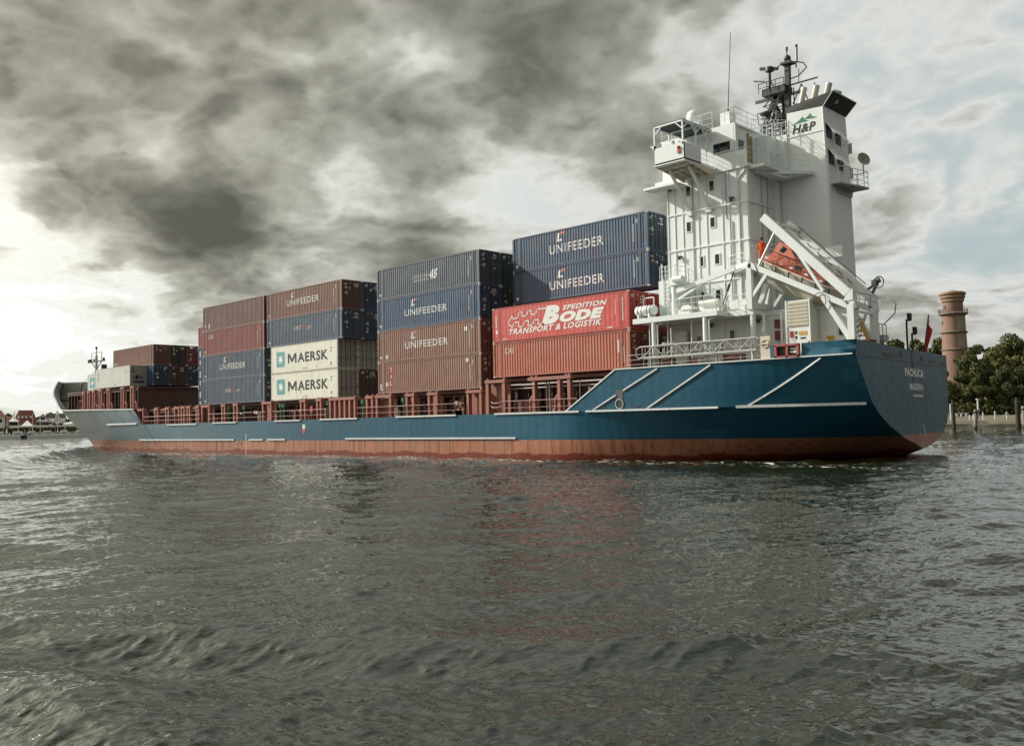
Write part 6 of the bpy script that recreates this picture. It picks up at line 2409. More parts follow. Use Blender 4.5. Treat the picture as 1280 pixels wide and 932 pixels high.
b.inputs['IOR'].default_value = 1.6
b.inputs['Specular IOR Level'].default_value = 0.5
me.materials.append(WATERM)


# ------------------------------------------------------------------ trees
LEAF, t, b = base_mat('leaf')
isl = t.n('ShaderNodeNewGeometry').outputs['Random Per Island']
oi = t.n('ShaderNodeObjectInfo').outputs['Random']
co = t.n('ShaderNodeTexCoord').outputs['Object']
lc = t.ramp(isl, [(0, (0.058, 0.068, 0.020)), (0.5, (0.080, 0.092, 0.026)), (0.85, (0.105, 0.108, 0.033)), (1.0, (0.14, 0.125, 0.045))])
lc = t.mix(t.mr(t.noise(co, 0.25, 3), 0.4, 0.65, 0, 0.55), lc, (0.105, 0.092, 0.028))
lc = t.mix(t.m('MULTIPLY', oi, 0.35), lc, (0.025, 0.042, 0.016))
t.put(b.inputs['Base Color'], lc)
b.inputs['Roughness'].default_value = 0.7
b.inputs['Specular IOR Level'].default_value = 0.25
BARK = plain('bark', (0.055, 0.045, 0.035), 0.9, 0.2, scale=5)


def crown_mesh(seed, n, rad, hgt, leaf):
    """leaf clumps spread over a set of limbs inside an uneven outline"""
    r = np.random.default_rng(seed)
    m = MB()
    nb = 26
    cl = []
    for _ in range(nb):
        a = r.uniform(0, 2 * math.pi)
        h = r.uniform(0.12, 0.98)
        prof = (1 - abs(2 * h - 0.85) ** 2.2 * 0.75)
        q = rad * prof * math.sqrt(r.uniform(0.1, 1)) * 0.86
        cl.append((q * math.cos(a), q * math.sin(a), h * hgt, r.uniform(0.16, 0.30) * rad))
    cl = np.array(cl)
    for i in range(n):
        c_ = cl[r.integers(nb)]
        d = r.normal(size=3)
        d /= np.linalg.norm(d)
        p = c_[:3] + d * c_[3] * (r.uniform(0.35, 1.0) ** 0.6) * np.array([1.15, 1.15, 0.8])
        s = leaf * r.uniform(0.6, 1.3)
        nrm = d * 0.7 + r.normal(size=3) * 0.5
        nrm /= np.linalg.norm(nrm)
        u = np.cross(nrm, r.normal(size=3))
        u /= np.linalg.norm(u)
        v = np.cross(nrm, u)
        m.add([p + u * s, p + v * s * .55 + u * .1 * s, p - u * s, p - v * s * .55], [(0, 1, 2, 3)])
    return m.mesh('crown', LEAF), cl


_tr = {}


def tree(x, y, z, h, rad, label, kind=0, n=3200, leaf=0.42, group="trees on the wooded bank", trunk_h=0.28):
    tt = thing("broadleaf_tree", (x, y, z), label, "tree", group)
    key = (kind, n, leaf)
    if key not in _tr:
        _tr[key] = crown_mesh(100 + kind, n, 5.0, 9.0, leaf)
    me, cl = _tr[key]
    c_ = link("crown", me, tt)
    c_.location = (0, 0, h * trunk_h)
    c_.scale = (rad / 5.0, rad / 5.0, h * (1 - trunk_h) / 9.0)
    c_.rotation_euler = (0, 0, random.uniform(0, 6.28))
    m = MB()
    m.tube((0, 0, -0.4), (0.1, 0.1, h * 0.35), 0.035 * h * .7, 9, 0.022 * h * .7)
    m.tube((0.1, 0.1, h * 0.35), (0.0, 0.2, h * 0.75), 0.022 * h * .7, 8, 0.006 * h)
    for k in range(8):
        q = cl[k * 3]
        z0_ = h * (0.25 + 0.05 * k)
        m.tube((0.08, 0.1, z0_), (q[0] * rad / 5 * .8, q[1] * rad / 5 * .8, h * trunk_h + q[2] * h * (1 - trunk_h) / 9.0), 0.011 * h * .7, 6, 0.003 * h)
    tr_ = m.mesh('trunk', BARK)
    link("trunk", tr_, tt)
    return tt


# ------------------------------------------------------------------ right bank
SAND = plain('sand', (0.19, 0.165, 0.125), 0.95, 0.1, vary=0.25, scale=0.6)
GRASS = plain('rough_grass', (0.060, 0.070, 0.025), 0.95, 0.1, vary=0.4, scale=0.5)
STONE = plain('quay_stone', (0.20, 0.18, 0.15), 0.9, 0.2, vary=0.35, scale=1.2)
fr_n = Vector((0.6986, -0.7155, 0)).normalized()
fr_r = Vector((-0.7155, -0.6986, 0)).normalized()


def land(name, o, w0, w1, prof, m_, label):
    """strip of ground: prof = (distance inland, height)"""
    mb = MB()
    rows = []
    nseg = 60
    for i in range(nseg + 1):
        s = w0 + (w1 - w0) * i / nseg
        rows.append([tuple(Vector(o) + fr_r * s + fr_n * (d + 1.2 * mnoise.noise((s * .05, d * .02, 3)))
                           + Vector((0, 0, h + (0.35 if d > 6 else 0.06) * mnoise.noise((s * .07, d * .05, 1))))) for d, h in prof])
    loft(mb, rows)
    ob = mb.build(name, m_, None, smooth=40)
    return tag(ob, label, "ground", kind='structure')


RO = (20.0, -135.5, 0)
land("shore_terrain", RO, -110, 200, [(0, -1.5), (0.0, 0.5), (1.5, 1.0), (5, 1.7), (12, 2.4), (30, 3.4), (60, 5.0), (120, 8.0), (300, 11.0), (900, 14)], GRASS, "grassy bank rising behind the beach")
mb = MB()
rows = []
for i in range(81):
    s = -25 + 110 * i / 80
    rows.append([tuple(Vector(RO) + fr_r * s + fr_n * (d - 0.6 + 0.4 * mnoise.noise((s * .1, d, 7))) + Vector((0, 0, h + 0.05 * mnoise.noise((s * .3, d, 2))))) for d, h in ((-0.2, -0.8), (0.4, 0.5), (2, 1.15), (5, 1.85), (8, 2.2))])
loft(mb, rows)
tag(mb.build("beach_path", SAND, None, smooth=40), "strip of pale sand along the water's edge", "beach", kind='structure')

# brick lighthouse
LHX, LHY = 36.7, -175.2
lh = thing("lighthouse", (LHX, LHY, 3.0), "old round red brick lighthouse with ringed galleries, rising from trees behind the ship's stern", "lighthouse")
BRICK, t, b = base_mat('old_brick')
co = t.n('ShaderNodeTexCoord').outputs['Object']
lx, ly, lz = t.n('ShaderNodeSeparateXYZ', {0: co}).outputs
angv = t.m('ARCTAN2', t.m('SUBTRACT', ly, LHY), t.m('SUBTRACT', lx, LHX))
uv = t.n('ShaderNodeCombineXYZ', {0: t.m('MULTIPLY', angv, 3.0), 1: lz, 2: 0}).outputs[0]
br = t.n('ShaderNodeTexBrick', {'Vector': uv, 'Color1': (0.225, 0.095, 0.056, 1), 'Color2': (0.18, 0.08, 0.052, 1), 'Mortar': (0.30, 0.24, 0.19, 1), 'Scale': 2.2, 'Mortar Size': 0.03})
nz = t.noise(co, 0.5, 6, 0.65)
bc = t.mix(t.mr(nz, 0.35, 0.75, 0, 0.6), br.outputs[0], (0.25, 0.16, 0.115))
bc = t.mix(t.mr(t.noise(t.mapping(co, (2, 2, .2)), 0.9, 5, .6), .5, .8, 0, .5), bc, (0.10, 0.06, 0.045))
t.put(b.inputs['Base Color'], bc)
b.inputs['Roughness'].default_value = 0.9
LSTONE = plain('weathered_stone', (0.20, 0.16, 0.125), 0.85, vary=0.3, scale=1.5)
BUFF = plain('buff_render', (0.27, 0.24, 0.17), 0.9, vary=0.2, scale=1.0)
c0 = (LHX, LHY, 0)
m = MB()
m.lathe([(3.15, 2.0), (2.95, 12.0), (2.75, 17.4)], c0, 32)
m.lathe([(2.7, 17.9), (2.62, 21.4)], c0, 32)
m.lathe([(2.6, 21.9), (2.5, 25.6)], c0, 32)
m.lathe([(2.2, 26.5), (2.2, 28.9)], c0, 32)
m.build("tower", BRICK, lh, smooth=50)
m = MB()
m.lathe([(2.75, 17.4), (3.0, 17.55), (3.0, 17.75), (2.7, 17.9)], c0, 32)
m.lathe([(2.62, 21.4), (2.95, 21.55), (3.05, 21.75), (2.6, 21.9)], c0, 32)
m.build("string_course", LSTONE, lh, smooth=30)
m = MB()
m.lathe([(2.5, 25.6), (2.95, 25.8), (3.2, 25.95), (3.2, 26.15), (2.2, 26.5)], c0, 32)
gal = m.build("gallery", LSTONE, lh, smooth=30)
m = MB()
for k in range(32):
    a, a2 = 2 * math.pi * k / 32, 2 * math.pi * (k + 1) / 32
    p, q = Vector((LHX + 3.15 * math.cos(a), LHY + 3.15 * math.sin(a), 26.15)), Vector((LHX + 3.15 * math.cos(a2), LHY + 3.15 * math.sin(a2), 26.15))
    m.tube(p, p + Vector((0, 0, 1.0)), 0.04, 4)
    for z in (0.5, 1.0):
        m.tube(p + Vector((0, 0, z)), q + Vector((0, 0, z)), 0.035, 4)
m.build("railing", DKGREY, gal)
m = MB()
m.lathe([(2.2, 28.9), (2.5, 29.0), (2.5, 29.35), (2.35, 29.4), (2.75, 29.9), (2.75, 30.25), (2.55, 30.3), (2.95, 30.65), (2.95, 31.0), (2.6, 31.05), (2.55, 31.2), (1.2, 31.4), (0.4, 31.75), (0.02, 31.8)], c0, 32)
m.build("lantern_roof", plain('cornice_stone', (0.30, 0.20, 0.13), 0.85, vary=0.25), lh, smooth=30)
# rendered patch on the weather side and the small balcony
to_cam = Vector((CAM.x - LHX, CAM.y - LHY, 0)).normalized()
a_c = math.atan2(to_cam.y, to_cam.x)
m = MB()
for z0_, z1_, r0, r1 in ((22.0, 25.5, 2.64, 2.56), (18.0, 21.3, 2.75, 2.67)):
    for k in range(8):
        a, a2 = a_c + R_(14 + 8 * k), a_c + R_(22 + 8 * k)
        m.quad((LHX + r0 * math.cos(a), LHY + r0 * math.sin(a), z0_), (LHX + r0 * math.cos(a2), LHY + r0 * math.sin(a2), z0_), (LHX + r1 * math.cos(a2), LHY + r1 * math.sin(a2), z1_), (LHX + r1 * math.cos(a), LHY + r1 * math.sin(a), z1_))
m.build("render_patch", BUFF, lh, smooth=40)
m = MB()
ab = a_c + R_(62)
bx_, by_ = LHX + 3.1 * math.cos(ab), LHY + 3.1 * math.sin(ab)
m.tube((bx_, by_, 16.9), (bx_, by_, 17.2), 1.3, 14)
for k in range(10):
    a = 2 * math.pi * k / 10
    m.tube((bx_ + 1.25 * math.cos(a), by_ + 1.25 * math.sin(a), 17.2), (bx_ + 1.25 * math.cos(a), by_ + 1.25 * math.sin(a), 18.1), 0.05, 4)
m.build("balcony", LSTONE, lh)
for z, da in ((14.9, -4), (27.6, -55), (24.0, -70), (11.0, 5)):
    a = a_c + R_(da)
    r_ = (2.2 if z > 26 else 2.88 - (z - 12) * 0.022 if z < 17.5 else 2.55)
    p = Vector((LHX + r_ * math.cos(a), LHY + r_ * math.sin(a), z))
    o = Vector((math.cos(a), math.sin(a), 0))
    m = MB()
    m.beam(p - o * 0.2, p + o * 0.06, 0.75, 1.0)
    wf_ = m.build("window", LSTONE, lh)
    m = MB()
    m.beam(p, p + o * 0.075, 0.45, 0.7)
    m.build("pane", GLASS, wf_)

TREES = [(26.1, -157.0, 3.0, 13.6, 5.2, "large dark tree right of the brick lighthouse, crown reaching half its height"), (21.5, -164.0, 3.2, 15.2, 6.2, "tallest dark tree at the right edge of the wood"),
         (26.8, -149.8, 2.6, 8.6, 3.8, "bushy tree with paler leaves in front of the lighthouse foot"), (32.5, -188.0, 4.2, 13.2, 6.0, "rounded tree behind the large dark ones, right of the lighthouse"),
         (16.0, -158.8, 2.8, 12.6, 5.4, "dark broad tree half cut by the right edge of the picture"), (29.5, -147.2, 2.4, 8.8, 2.7, "narrow tree close beside the ship's starboard quarter"),
         (51.4, -209.8, 5.0, 17.0, 7.5, "tree top just left of the lighthouse over the stern rail"), (59.9, -215.5, 5.2, 17.6, 7.0, "tree top above the red flag at the stern"),
         (68.7, -221.0, 5.5, 17.8, 7.5, "tree top behind the stern lamp posts"), (76.2, -227.5, 5.5, 18.0, 8.0, "leftmost tree top beside the lifeboat frame"),
         (23.6, -147.6, 2.2, 7.4, 3.1, "low leafy tree overhanging the hedge"), (12.5, -170.0, 3.4, 13.2, 6.0, "tree at the far right behind the mooring piles"), (41, -199, 4.6, 14.0, 6.5, "tree directly behind the lighthouse shaft"),
         (19.2, -152.0, 2.6, 9.0, 3.6, "leafy tree between the two dark ones above the tan house")]
for k, (x, y, z, h, rad, lbl) in enumerate(TREES):
    tree(x, y, z, h, rad, lbl, kind=k % 5, n=9000, leaf=0.27 if y > -170 else 0.40, trunk_h=0.03 if h < 10 else 0.07)
# far wood behind them
m = MB()
r = np.random.default_rng(8)
for i in range(15000):
    s = r.uniform(-150, 130)
    d = r.uniform(95, 135)
    top = 15.5 + 3.5 * mnoise.noise((s * .055, 0.3, 9)) + 1.6 * mnoise.noise((s * .2, 4, 2)) - abs(d - 110) * 0.12
    z = top * r.uniform(0.25, 1.0) ** 0.5
    p = np.array(Vector(RO) + fr_r * s + fr_n * d) + np.array([0, 0, z + 4.0])
    q = r.normal(size=(2, 3))
    u, v = q[0] / np.linalg.norm(q[0]) * .9, q[1] / np.linalg.norm(q[1]) * .9
    m.add([p - u, p + v, p + u, p - v], [(0, 1, 2, 3)])
tag(m.build("woods", LEAF), "continuous wooded ridge far behind the lighthouse", "wood", kind='stuff')

for k, (s, d, w_) in enumerate([(-3.5, 9, 3.0), (1.2, 10, 2.6), (5.0, 11.5, 3.2), (9.5, 11, 3.0), (14, 12, 3.4)]):
    m = MB()
    r = np.random.default_rng(60 + k)
    c_ = np.array(Vector(RO) + fr_r * s + fr_n * d)
    for i in range(1500):
        q = r.normal(size=3)
        q /= np.linalg.norm(q)
        p = c_ + np.array([0, 0, 2.2]) + q * np.array([w_, w_ * .8, 2.6]) * (r.uniform(.4, 1) ** .5) * (1 + .25 * mnoise.noise((q[0] * 2, q[1] * 2, q[2] * 2 + k)))
        if p[2] < 1.8:
            continue
        a2 = r.normal(size=(2, 3))
        u, v = a2[0] / np.linalg.norm(a2[0]) * .3, a2[1] / np.linalg.norm(a2[1]) * .3
        m.add([p - u, p + v, p + u, p - v], [(0, 1, 2, 3)])
    o = m.build("shrub", LEAF)
    tag(o, ["bushy shrub just right of the ship's stern, by the white fence", "bushy shrub behind the grey mooring pile", "bushy shrub under the paler tree on the bank", "bushy shrub left of the thick dark pile", "bushy shrub at the right edge of the bank"][k], "shrub", "shrubs along the right bank")

# hedge, house, fence, lamp on the bank
m = MB()
r = np.random.default_rng(4)
for i in range(2600):
    f = r.uniform(0, 1)
    p = np.array([23.0 - 6.5 * f, -146.3 - 5.0 * f, 0]) + r.normal(size=3) * np.array([.35, .35, 0]) + np.array([0, 0, 1.7 + 2.2 * r.uniform(0, 1) * (1 - (2 * f - 1) ** 6)])
    q = r.normal(size=(2, 3))
    u, v = q[0] / np.linalg.norm(q[0]) * .22, q[1] / np.linalg.norm(q[1]) * .22
    m.add([p - u, p + v, p + u, p - v], [(0, 1, 2, 3)])
hg = m.build("clipped_hedge", LEAF)
tag(hg, "low clipped hedge on the bank in front of the tan house", "hedge")
th_ = thing("bank_house", (20.5, -168.5, 3.0), "tan rendered house with small windows half hidden under the trees on the right bank", "house")
m = MB()


def fbox(mb, o, s0, s1, d0, d1, z0_, z1_):
    P = [Vector(o) + fr_r * s + fr_n * d for s, d in ((s0, d0), (s1, d0), (s1, d1), (s0, d1))]
    v = [(p.x, p.y, z0_) for p in P] + [(p.x, p.y, z1_) for p in P]
    mb.add(v, [(0, 3, 2, 1), (4, 5, 6, 7), (0, 1, 5, 4), (1, 2, 6, 5), (2, 3, 7, 6), (3, 0, 4, 7)])


HO = (25.5, -164.0, 0)
fbox(m, HO, -1.5, 12, 0, 6, 2.4, 6.6)
m.build("wall", plain('tan_render', (0.26, 0.20, 0.10), 0.9, vary=0.2), th_)
m = MB()
P = lambda s, d, z: tuple(Vector(HO) + fr_r * s + fr_n * d + Vector((0, 0, z)))
m.add([P(-2, -.5, 6.5), P(12.5, -.5, 6.5), P(12.5, 6.5, 6.5), P(-2, 6.5, 6.5), P(-1, 3, 8.6), P(11.5, 3, 8.6)], [(0, 1, 5, 4), (2, 3, 4, 5), (0, 4, 3), (1, 2, 5)])
m.build("roof", plain('brown_tiles', (0.12, 0.06, 0.04), 0.9), th_)
for s in (1.2, 3.6, 6.2, 8.6, 10.6):
    m = MB()
    fbox(m, HO, s - .55, s + .55, -0.06, 0.02, 4.2, 5.8)
    w_ = m.build("window", TRIM, th_)
    m = MB()
    for z0_, z1_ in ((4.3, 4.95), (5.03, 5.7)):
        fbox(m, HO, s - .46, s - .04, -0.09, 0.0, z0_, z1_)
        fbox(m, HO, s + .04, s + .46, -0.09, 0.0, z0_, z1_)
    m.build("pane", GLASS, w_)
fn = thing("white_fence", (24, -138.8, 1.6), "white post and rail fence by the water just right of the ship's stern", "fence")
m = MB()
F0 = (26.3, -136.6, 0)
for k in range(5):
    fbox(m, F0, 0.15 + k * 1.0, 0.4 + k * 1.0, 0, 0.15, 1.0, 2.75)
m.build("post", WHITE, fn)
m = MB()
for z in (1.9, 2.6):
    fbox(m, F0, 0, 4.6, -0.05, 0.0, z, z + 0.16)
fbox(m, F0, 0.2, 2.6, -0.2, -0.06, 2.1, 2.4)
m.build("rail", WHITE, fn)
rfn = thing("rope_fence", (16, -139, 1.8), "white posts joined by a sagging rope along the sandy bank", "fence")
m = MB()
F1 = (19.6, -137.5, 0)
pts = []
for k in range(6):
    p = Vector(F1) + fr_r * (k * 2.3)
    m.tube((p.x, p.y, 1.4), (p.x, p.y, 3.0 if k % 2 else 2.8), 0.1, 6)
    pts.append(p)
for p in (Vector(F1) - fr_r * 1.0, Vector(F1) - fr_r * 1.9, Vector(F1) - fr_r * 2.6):
    m.tube((p.x, p.y, 1.4), (p.x, p.y, 2.4), 0.09, 6)
m.build("post", WHITE, rfn)
m = MB()
for a, b_ in zip(pts[1:-1], pts[2:]):
    prev = None
    for f in np.linspace(0, 1, 9):
        p = a.lerp(b_, f) + Vector((0, 0, 2.8 - 1.0 * (1 - (2 * f - 1) ** 2)))
        if prev is not None:
            m.tube(prev, p, 0.06, 5)
        prev = p
m.build("rope", ROPE, rfn)
# mooring piles
WOODP, t, b = base_mat('weathered_pile_wood')
co = t.n('ShaderNodeTexCoord').outputs['Object']
lz = t.n('ShaderNodeSeparateXYZ', {0: co}).outputs[2]
wc = t.mix(t.mr(t.noise(t.mapping(co, (6, 6, .5)), 1.5, 6, .7), .35, .7), (0.16, 0.14, 0.11), (0.33, 0.30, 0.245))
wc = t.mix(t.mr(lz, 0.3, 0.9, 1, 0), wc, (0.03, 0.03, 0.024))
t.put(b.inputs['Base Color'], wc)
b.inputs['Roughness'].default_value = 0.9


def pile(x, y, top, r_, label, dark=False, cap=None, lean=0.0):
    p = thing("mooring_pile", (x, y, 0), label, "mooring pile", "wooden mooring piles off the bank")
    m = MB()
    n, v = 12, []
    for i, z in enumerate(np.linspace(-2, top, 8)):
        q = r_ * (1 - 0.12 * i / 7) * (1 + 0.08 * mnoise.noise((x, z * 1.3, y)))
        for k in range(n):
            a = 2 * math.pi * k / n
            v.append((x + lean * z + q * math.cos(a) * (1 + .06 * mnoise.noise((a, z, x))), y + q * math.sin(a), z))
    m.add(v, [(i * n + k, i * n + (k + 1) % n, (i + 1) * n + (k + 1) % n, (i + 1) * n + k) for i in range(7) for k in range(n)] + [tuple(range(7 * n, 8 * n))])
    m.build("shaft", plain('dark_pile', (0.035, 0.032, 0.026), 0.9) if dark else WOODP, p, smooth=60)
    m = MB()
    for k in range(5):
        z = top * 0.82 + k * 0.07
        m.path([(x + lean * z + (r_ + .03) * math.cos(a), y + (r_ + .03) * math.sin(a), z) for a in np.linspace(0, 6.283, 13)], 0.035, 4)
    m.build("rope_binding", DKGREY, p)
    if cap:
        m = MB()
        m.tube((x - .45, y - .3, top * 0.55), (x - .45, y - .3, top + 1.7), 0.13, 8)
        m.tube((x - .45, y - .3, top + 1.6), (x - .45, y - .3, top + 1.75), 0.3, 8)
        m.build("marker_post", WHITE, p)


pile(11.9, -108.5, 3.3, 0.36, "grey wooden mooring pile with a white marker post beside it", cap=True, lean=-0.06)
pile(14.4, -106.1, 5.0, 0.30, "tall black mooring pile right beside the ship's stern", dark=True)
pile(8.4, -119.0, 5.2, 0.42, "thick dark mooring pile near the right edge, in front of the rope fence", dark=True)
pile(6.3, -114.8, 3.7, 0.42, "grey mooring pile cut by the right edge of the picture")
pl_ = thing("lamp_post", (21.4, -138.6, 1.9), "slim white lamp post on the sandy bank behind the grey mooring pile", "lamp post")
m = MB()
m.tube((24.6, -134.8, 1.0), (24.6, -134.8, 4.6), 0.12, 8)
m.build("post", WHITE, pl_)
m = MB()
m.sphere((13.5, -152.2, 8.4), 0.3)
m.tube((13.5, -152.2, 2.5), (13.5, -152.2, 8.2), 0.07, 6)
gl = m.build("globe_lamp", TRIM)
tag(gl, "white globe lamp among the dark trees at the right", "lamp post")

# ------------------------------------------------------------------ left bank
en = Vector((0.949, -0.3154, 0)).normalized()
er = Vector((-0.3154, -0.949, 0)).normalized()
LO = Vector((385.0, -80.0, 0))                # waterside point; er runs to the right, en inland


def LP(s, d, z):
    return tuple(LO + er * s + en * d + Vector((0, 0, z)))


def lbox(mb, s0, s1, d0, d1, z0_, z1_):
    mb.add([LP(s0, d0, z0_), LP(s1, d0, z0_), LP(s1, d1, z0_), LP(s0, d1, z0_), LP(s0, d0, z1_), LP(s1, d0, z1_), LP(s1, d1, z1_), LP(s0, d1, z1_)],
           [(0, 3, 2, 1), (4, 5, 6, 7), (0, 1, 5, 4), (1, 2, 6, 5), (2, 3, 7, 6), (3, 0, 4, 7)])


mb = MB()
rows = []
for i in range(61):
    s = -160 + 420 * i / 60
    rows.append([LP(s, d, h) for d, h in ((-0.3, -1.5), (0, 1.2), (3, 1.5), (30, 1.9), (120, 2.5), (900, 6))])
loft(mb, rows)
tag(mb.build("quay_ground", plain("dark_quay_stone", (0.085, 0.078, 0.066), 0.9, 0.2, vary=0.5, scale=0.8)), "low quay and promenade across the water at the left", "ground", kind='structure')
ROOFR = plain('red_roof_tiles', (0.17, 0.065, 0.04), 0.9, vary=0.3, scale=0.6)
ROOFB = plain('dark_roof_slate', (0.075, 0.07, 0.062), 0.9, vary=0.3, scale=0.6)
HWALL = plain('cream_house_wall', (0.66, 0.61, 0.52), 0.9, vary=0.1)
HWHITE = plain('white_house_wall', (0.84, 0.83, 0.79), 0.9, vary=0.08)


def house(s0, s1, d0, d1, z0_, ze, zr, label, wall, roof, gable_front=False, hip=0.0, rows_=1, cols=3, name="waterfront_house"):
    h = thing(name, LP((s0 + s1) / 2, (d0 + d1) / 2, z0_), label, "house", "houses on the far waterfront")
    m = MB()
    lbox(m, s0, s1, d0, d1, z0_, ze)
    if gable_front:
        sm = (s0 + s1) / 2
        m.add([LP(s0, d0, ze), LP(s1, d0, ze), LP(sm, d0, zr - .3)], [(0, 1, 2)])
    m.build("wall", wall, h)
    m = MB()
    if gable_front:
        sm = (s0 + s1) / 2
        e = 0.5
        m.add([LP(s0 - e, d0 - e, ze - .3), LP(sm, d0 - e, zr), LP(s1 + e, d0 - e, ze - .3), LP(s0 - e, d1, ze - .3), LP(sm, d1, zr), LP(s1 + e, d1, ze - .3),
               LP(s0 - e, d0 - e, ze - .7), LP(sm, d0 - e, zr - .4), LP(s1 + e, d0 - e, ze - .7)], [(0, 1, 4, 3), (1, 2, 5, 4), (0, 1, 7, 6), (1, 2, 8, 7)])
    else:
        dm = (d0 + d1) / 2
        e = 0.5
        m.add([LP(s0 - e, d0 - e, ze - .2), LP(s1 + e, d0 - e, ze - .2), LP(s1 + e, d1 + e, ze - .2), LP(s0 - e, d1 + e, ze - .2), LP(s0 + hip, dm, zr), LP(s1 - hip, dm, zr)],
              [(0, 1, 5, 4), (2, 3, 4, 5), (3, 0, 4), (1, 2, 5)])
    rf_ = m.build("roof", roof, h)
    for i in range(rows_):
        for j in range(cols):
            zc_ = z0_ + (ze - z0_) * (i + .55) / rows_
            sc = s0 + (s1 - s0) * (j + .5) / cols
            m = MB()
            lbox(m, sc - .55, sc + .55, d0 - .08, d0 + .05, zc_ - .75, zc_ + .75)
            m.build("window", GLASS, h)
    return h, rf_


def u2s(u):                                    # metres along the quay
    return (u - 22.5) * 0.318


h, rf_ = house(u2s(-22), u2s(5), 28, 38, 1.6, 10.0, 12.9, "cream house with steep red roof at the left edge of the far bank", HWALL, ROOFR, hip=1.5, rows_=2, cols=3)
h, rf_ = house(u2s(4), u2s(17), 34, 44, 1.6, 8.0, 10.2, "low house with dull red roof between the first house and the big brown roofed one", HWALL, ROOFR, rows_=1, cols=2)
h, rf_ = house(u2s(15), u2s(47), 30, 42, 1.6, 6.4, 12.9, "large house with a high brown hipped roof and small dormers on the far bank", HWALL, ROOFR, hip=2.2, rows_=1, cols=5)
for s in (22, 27, 32, 38):
    m = MB()
    lbox(m, u2s(s) - .4, u2s(s) + .4, 31.5, 33.5, 9.3, 10.1)
    m.build("dormer", HWHITE, rf_)
h, rf_ = house(u2s(12), u2s(23), 14, 20, 1.6, 8.0, 8.6, "white two storey pavilion with a small turret in front of the brown roofed house", HWHITE, HWHITE, hip=1.0, rows_=2, cols=5)
m = MB()
for a, b_, r0 in ((8.3, 9.6, 1.0), (9.6, 11.2, .55)):
    m.tube(LP(u2s(17.5), 17, a), LP(u2s(17.5), 17, b_), r0, 8, r0 * .75)
m.tube(LP(u2s(17.5), 17, 11.2), LP(u2s(17.5), 17, 12.3), .4, 8, .03)
m.build("turret", HWHITE, rf_)
h, rf_ = house(u2s(28), u2s(40), 8, 16, 1.6, 5.6, 8.0, "white tent shaped pavilion roof at the water's edge", HWHITE, HWHITE, hip=1.9, rows_=1, cols=2, name="beach_pavilion")
h, rf_ = house(u2s(45.5), u2s(61), 16, 30, 1.6, 7.9, 10.9, "white house with broad front gable and one dark attic window", HWHITE, ROOFB, gable_front=True, rows_=2, cols=4)
m = MB()
lbox(m, u2s(53.2) - .8, u2s(53.2) + .8, 15.85, 16.05, 8.2, 9.4)
m.build("window", GLASS, h)
h, rf_ = house(u2s(54), u2s(86), 32, 44, 1.6, 6.6, 11.3, "long house with dark slate roof and pale dormers behind the white gables", HWHITE, ROOFB, hip=1.2, rows_=1, cols=6)
for s in (64, 79):
    m = MB()
    lbox(m, u2s(s) - 1.3, u2s(s) + 1.3, 31.5, 34, 7.3, 8.9)
    m.build("dormer", HWHITE, rf_)
h, rf_ = house(u2s(66), u2s(78), 18, 28, 1.6, 7.0, 10.2, "white gabled house with a slender central turret under a spike", HWHITE, HWHITE, gable_front=True, rows_=2, cols=4)
m = MB()
lbox(m, u2s(71.5) - .65, u2s(71.5) + .65, 17.6, 18.9, 6.0, 11.2)
m.tube(LP(u2s(71.5), 18.2, 11.2), LP(u2s(71.5), 18.2, 12.3), .9, 4, .05)
m.tube(LP(u2s(71.5), 18.2, 12.2), LP(u2s(71.5), 18.2, 14.4), .06, 4)
m.build("turret", HWHITE, rf_)
m = MB()
lbox(m, u2s(71.5) - .2, u2s(71.5) + .2, 17.5, 17.62, 7.5, 10.4)
m.build("window", GLASS, h)
h, rf_ = house(u2s(80), u2s(98), 12, 20, 1.6, 6.2, 6.9, "long white flat roofed terrace building near the bow", HWHITE, HWHITE, hip=.5, rows_=1, cols=9)
terr = thing("promenade_canopy", LP(u2s(55), 8, 1.6), "long pale canopy above the hedges on the far promenade", "canopy")
m = MB()
lbox(m, u2s(23), u2s(98), 5.0, 9.0, 5.0, 5.5)
lbox(m, u2s(-12), u2s(10), 5.0, 8.0, 4.2, 4.5)
m.build("roof", HWHITE, terr)
m = MB()
for k in range(14):
    lbox(m, u2s(25) + k * 1.65, u2s(25) + k * 1.65 + .15, 5.2, 5.4, 1.6, 5.0)
m.build("pillar", HWHITE, terr)
house(u2s(22), u2s(36), 52, 62, 1.6, 9.0, 11.4, "pale house with red roof rising behind the tent shaped pavilion", HWALL, ROOFR, hip=1.5, rows_=2, cols=3)
house(u2s(58), u2s(70), 50, 60, 1.6, 8.6, 12.2, "tall red roofed house peeping over the broad gable", HWALL, ROOFR, hip=1.2, rows_=2, cols=3)
house(u2s(88), u2s(104), 30, 40, 1.6, 8.4, 11.2, "white house with dark roof just behind the ship's bow", HWHITE, ROOFB, hip=1.2, rows_=2, cols=4)
HEDGE_L = [(-14, 1, "hedge at the far left of the far promenade"), (2, 13, "short dark hedge left of the white pavilion"), (13, 30, "dark hedge under the white turreted pavilion"), (30, 46, "dark hedge below the tent shaped pavilion"),
           (47, 64, "dark hedge in front of the broad white gable"), (65, 80, "dark hedge below the spiked white house"), (81, 100, "dark hedge running towards the ship's bow")]
r = np.random.default_rng(21)
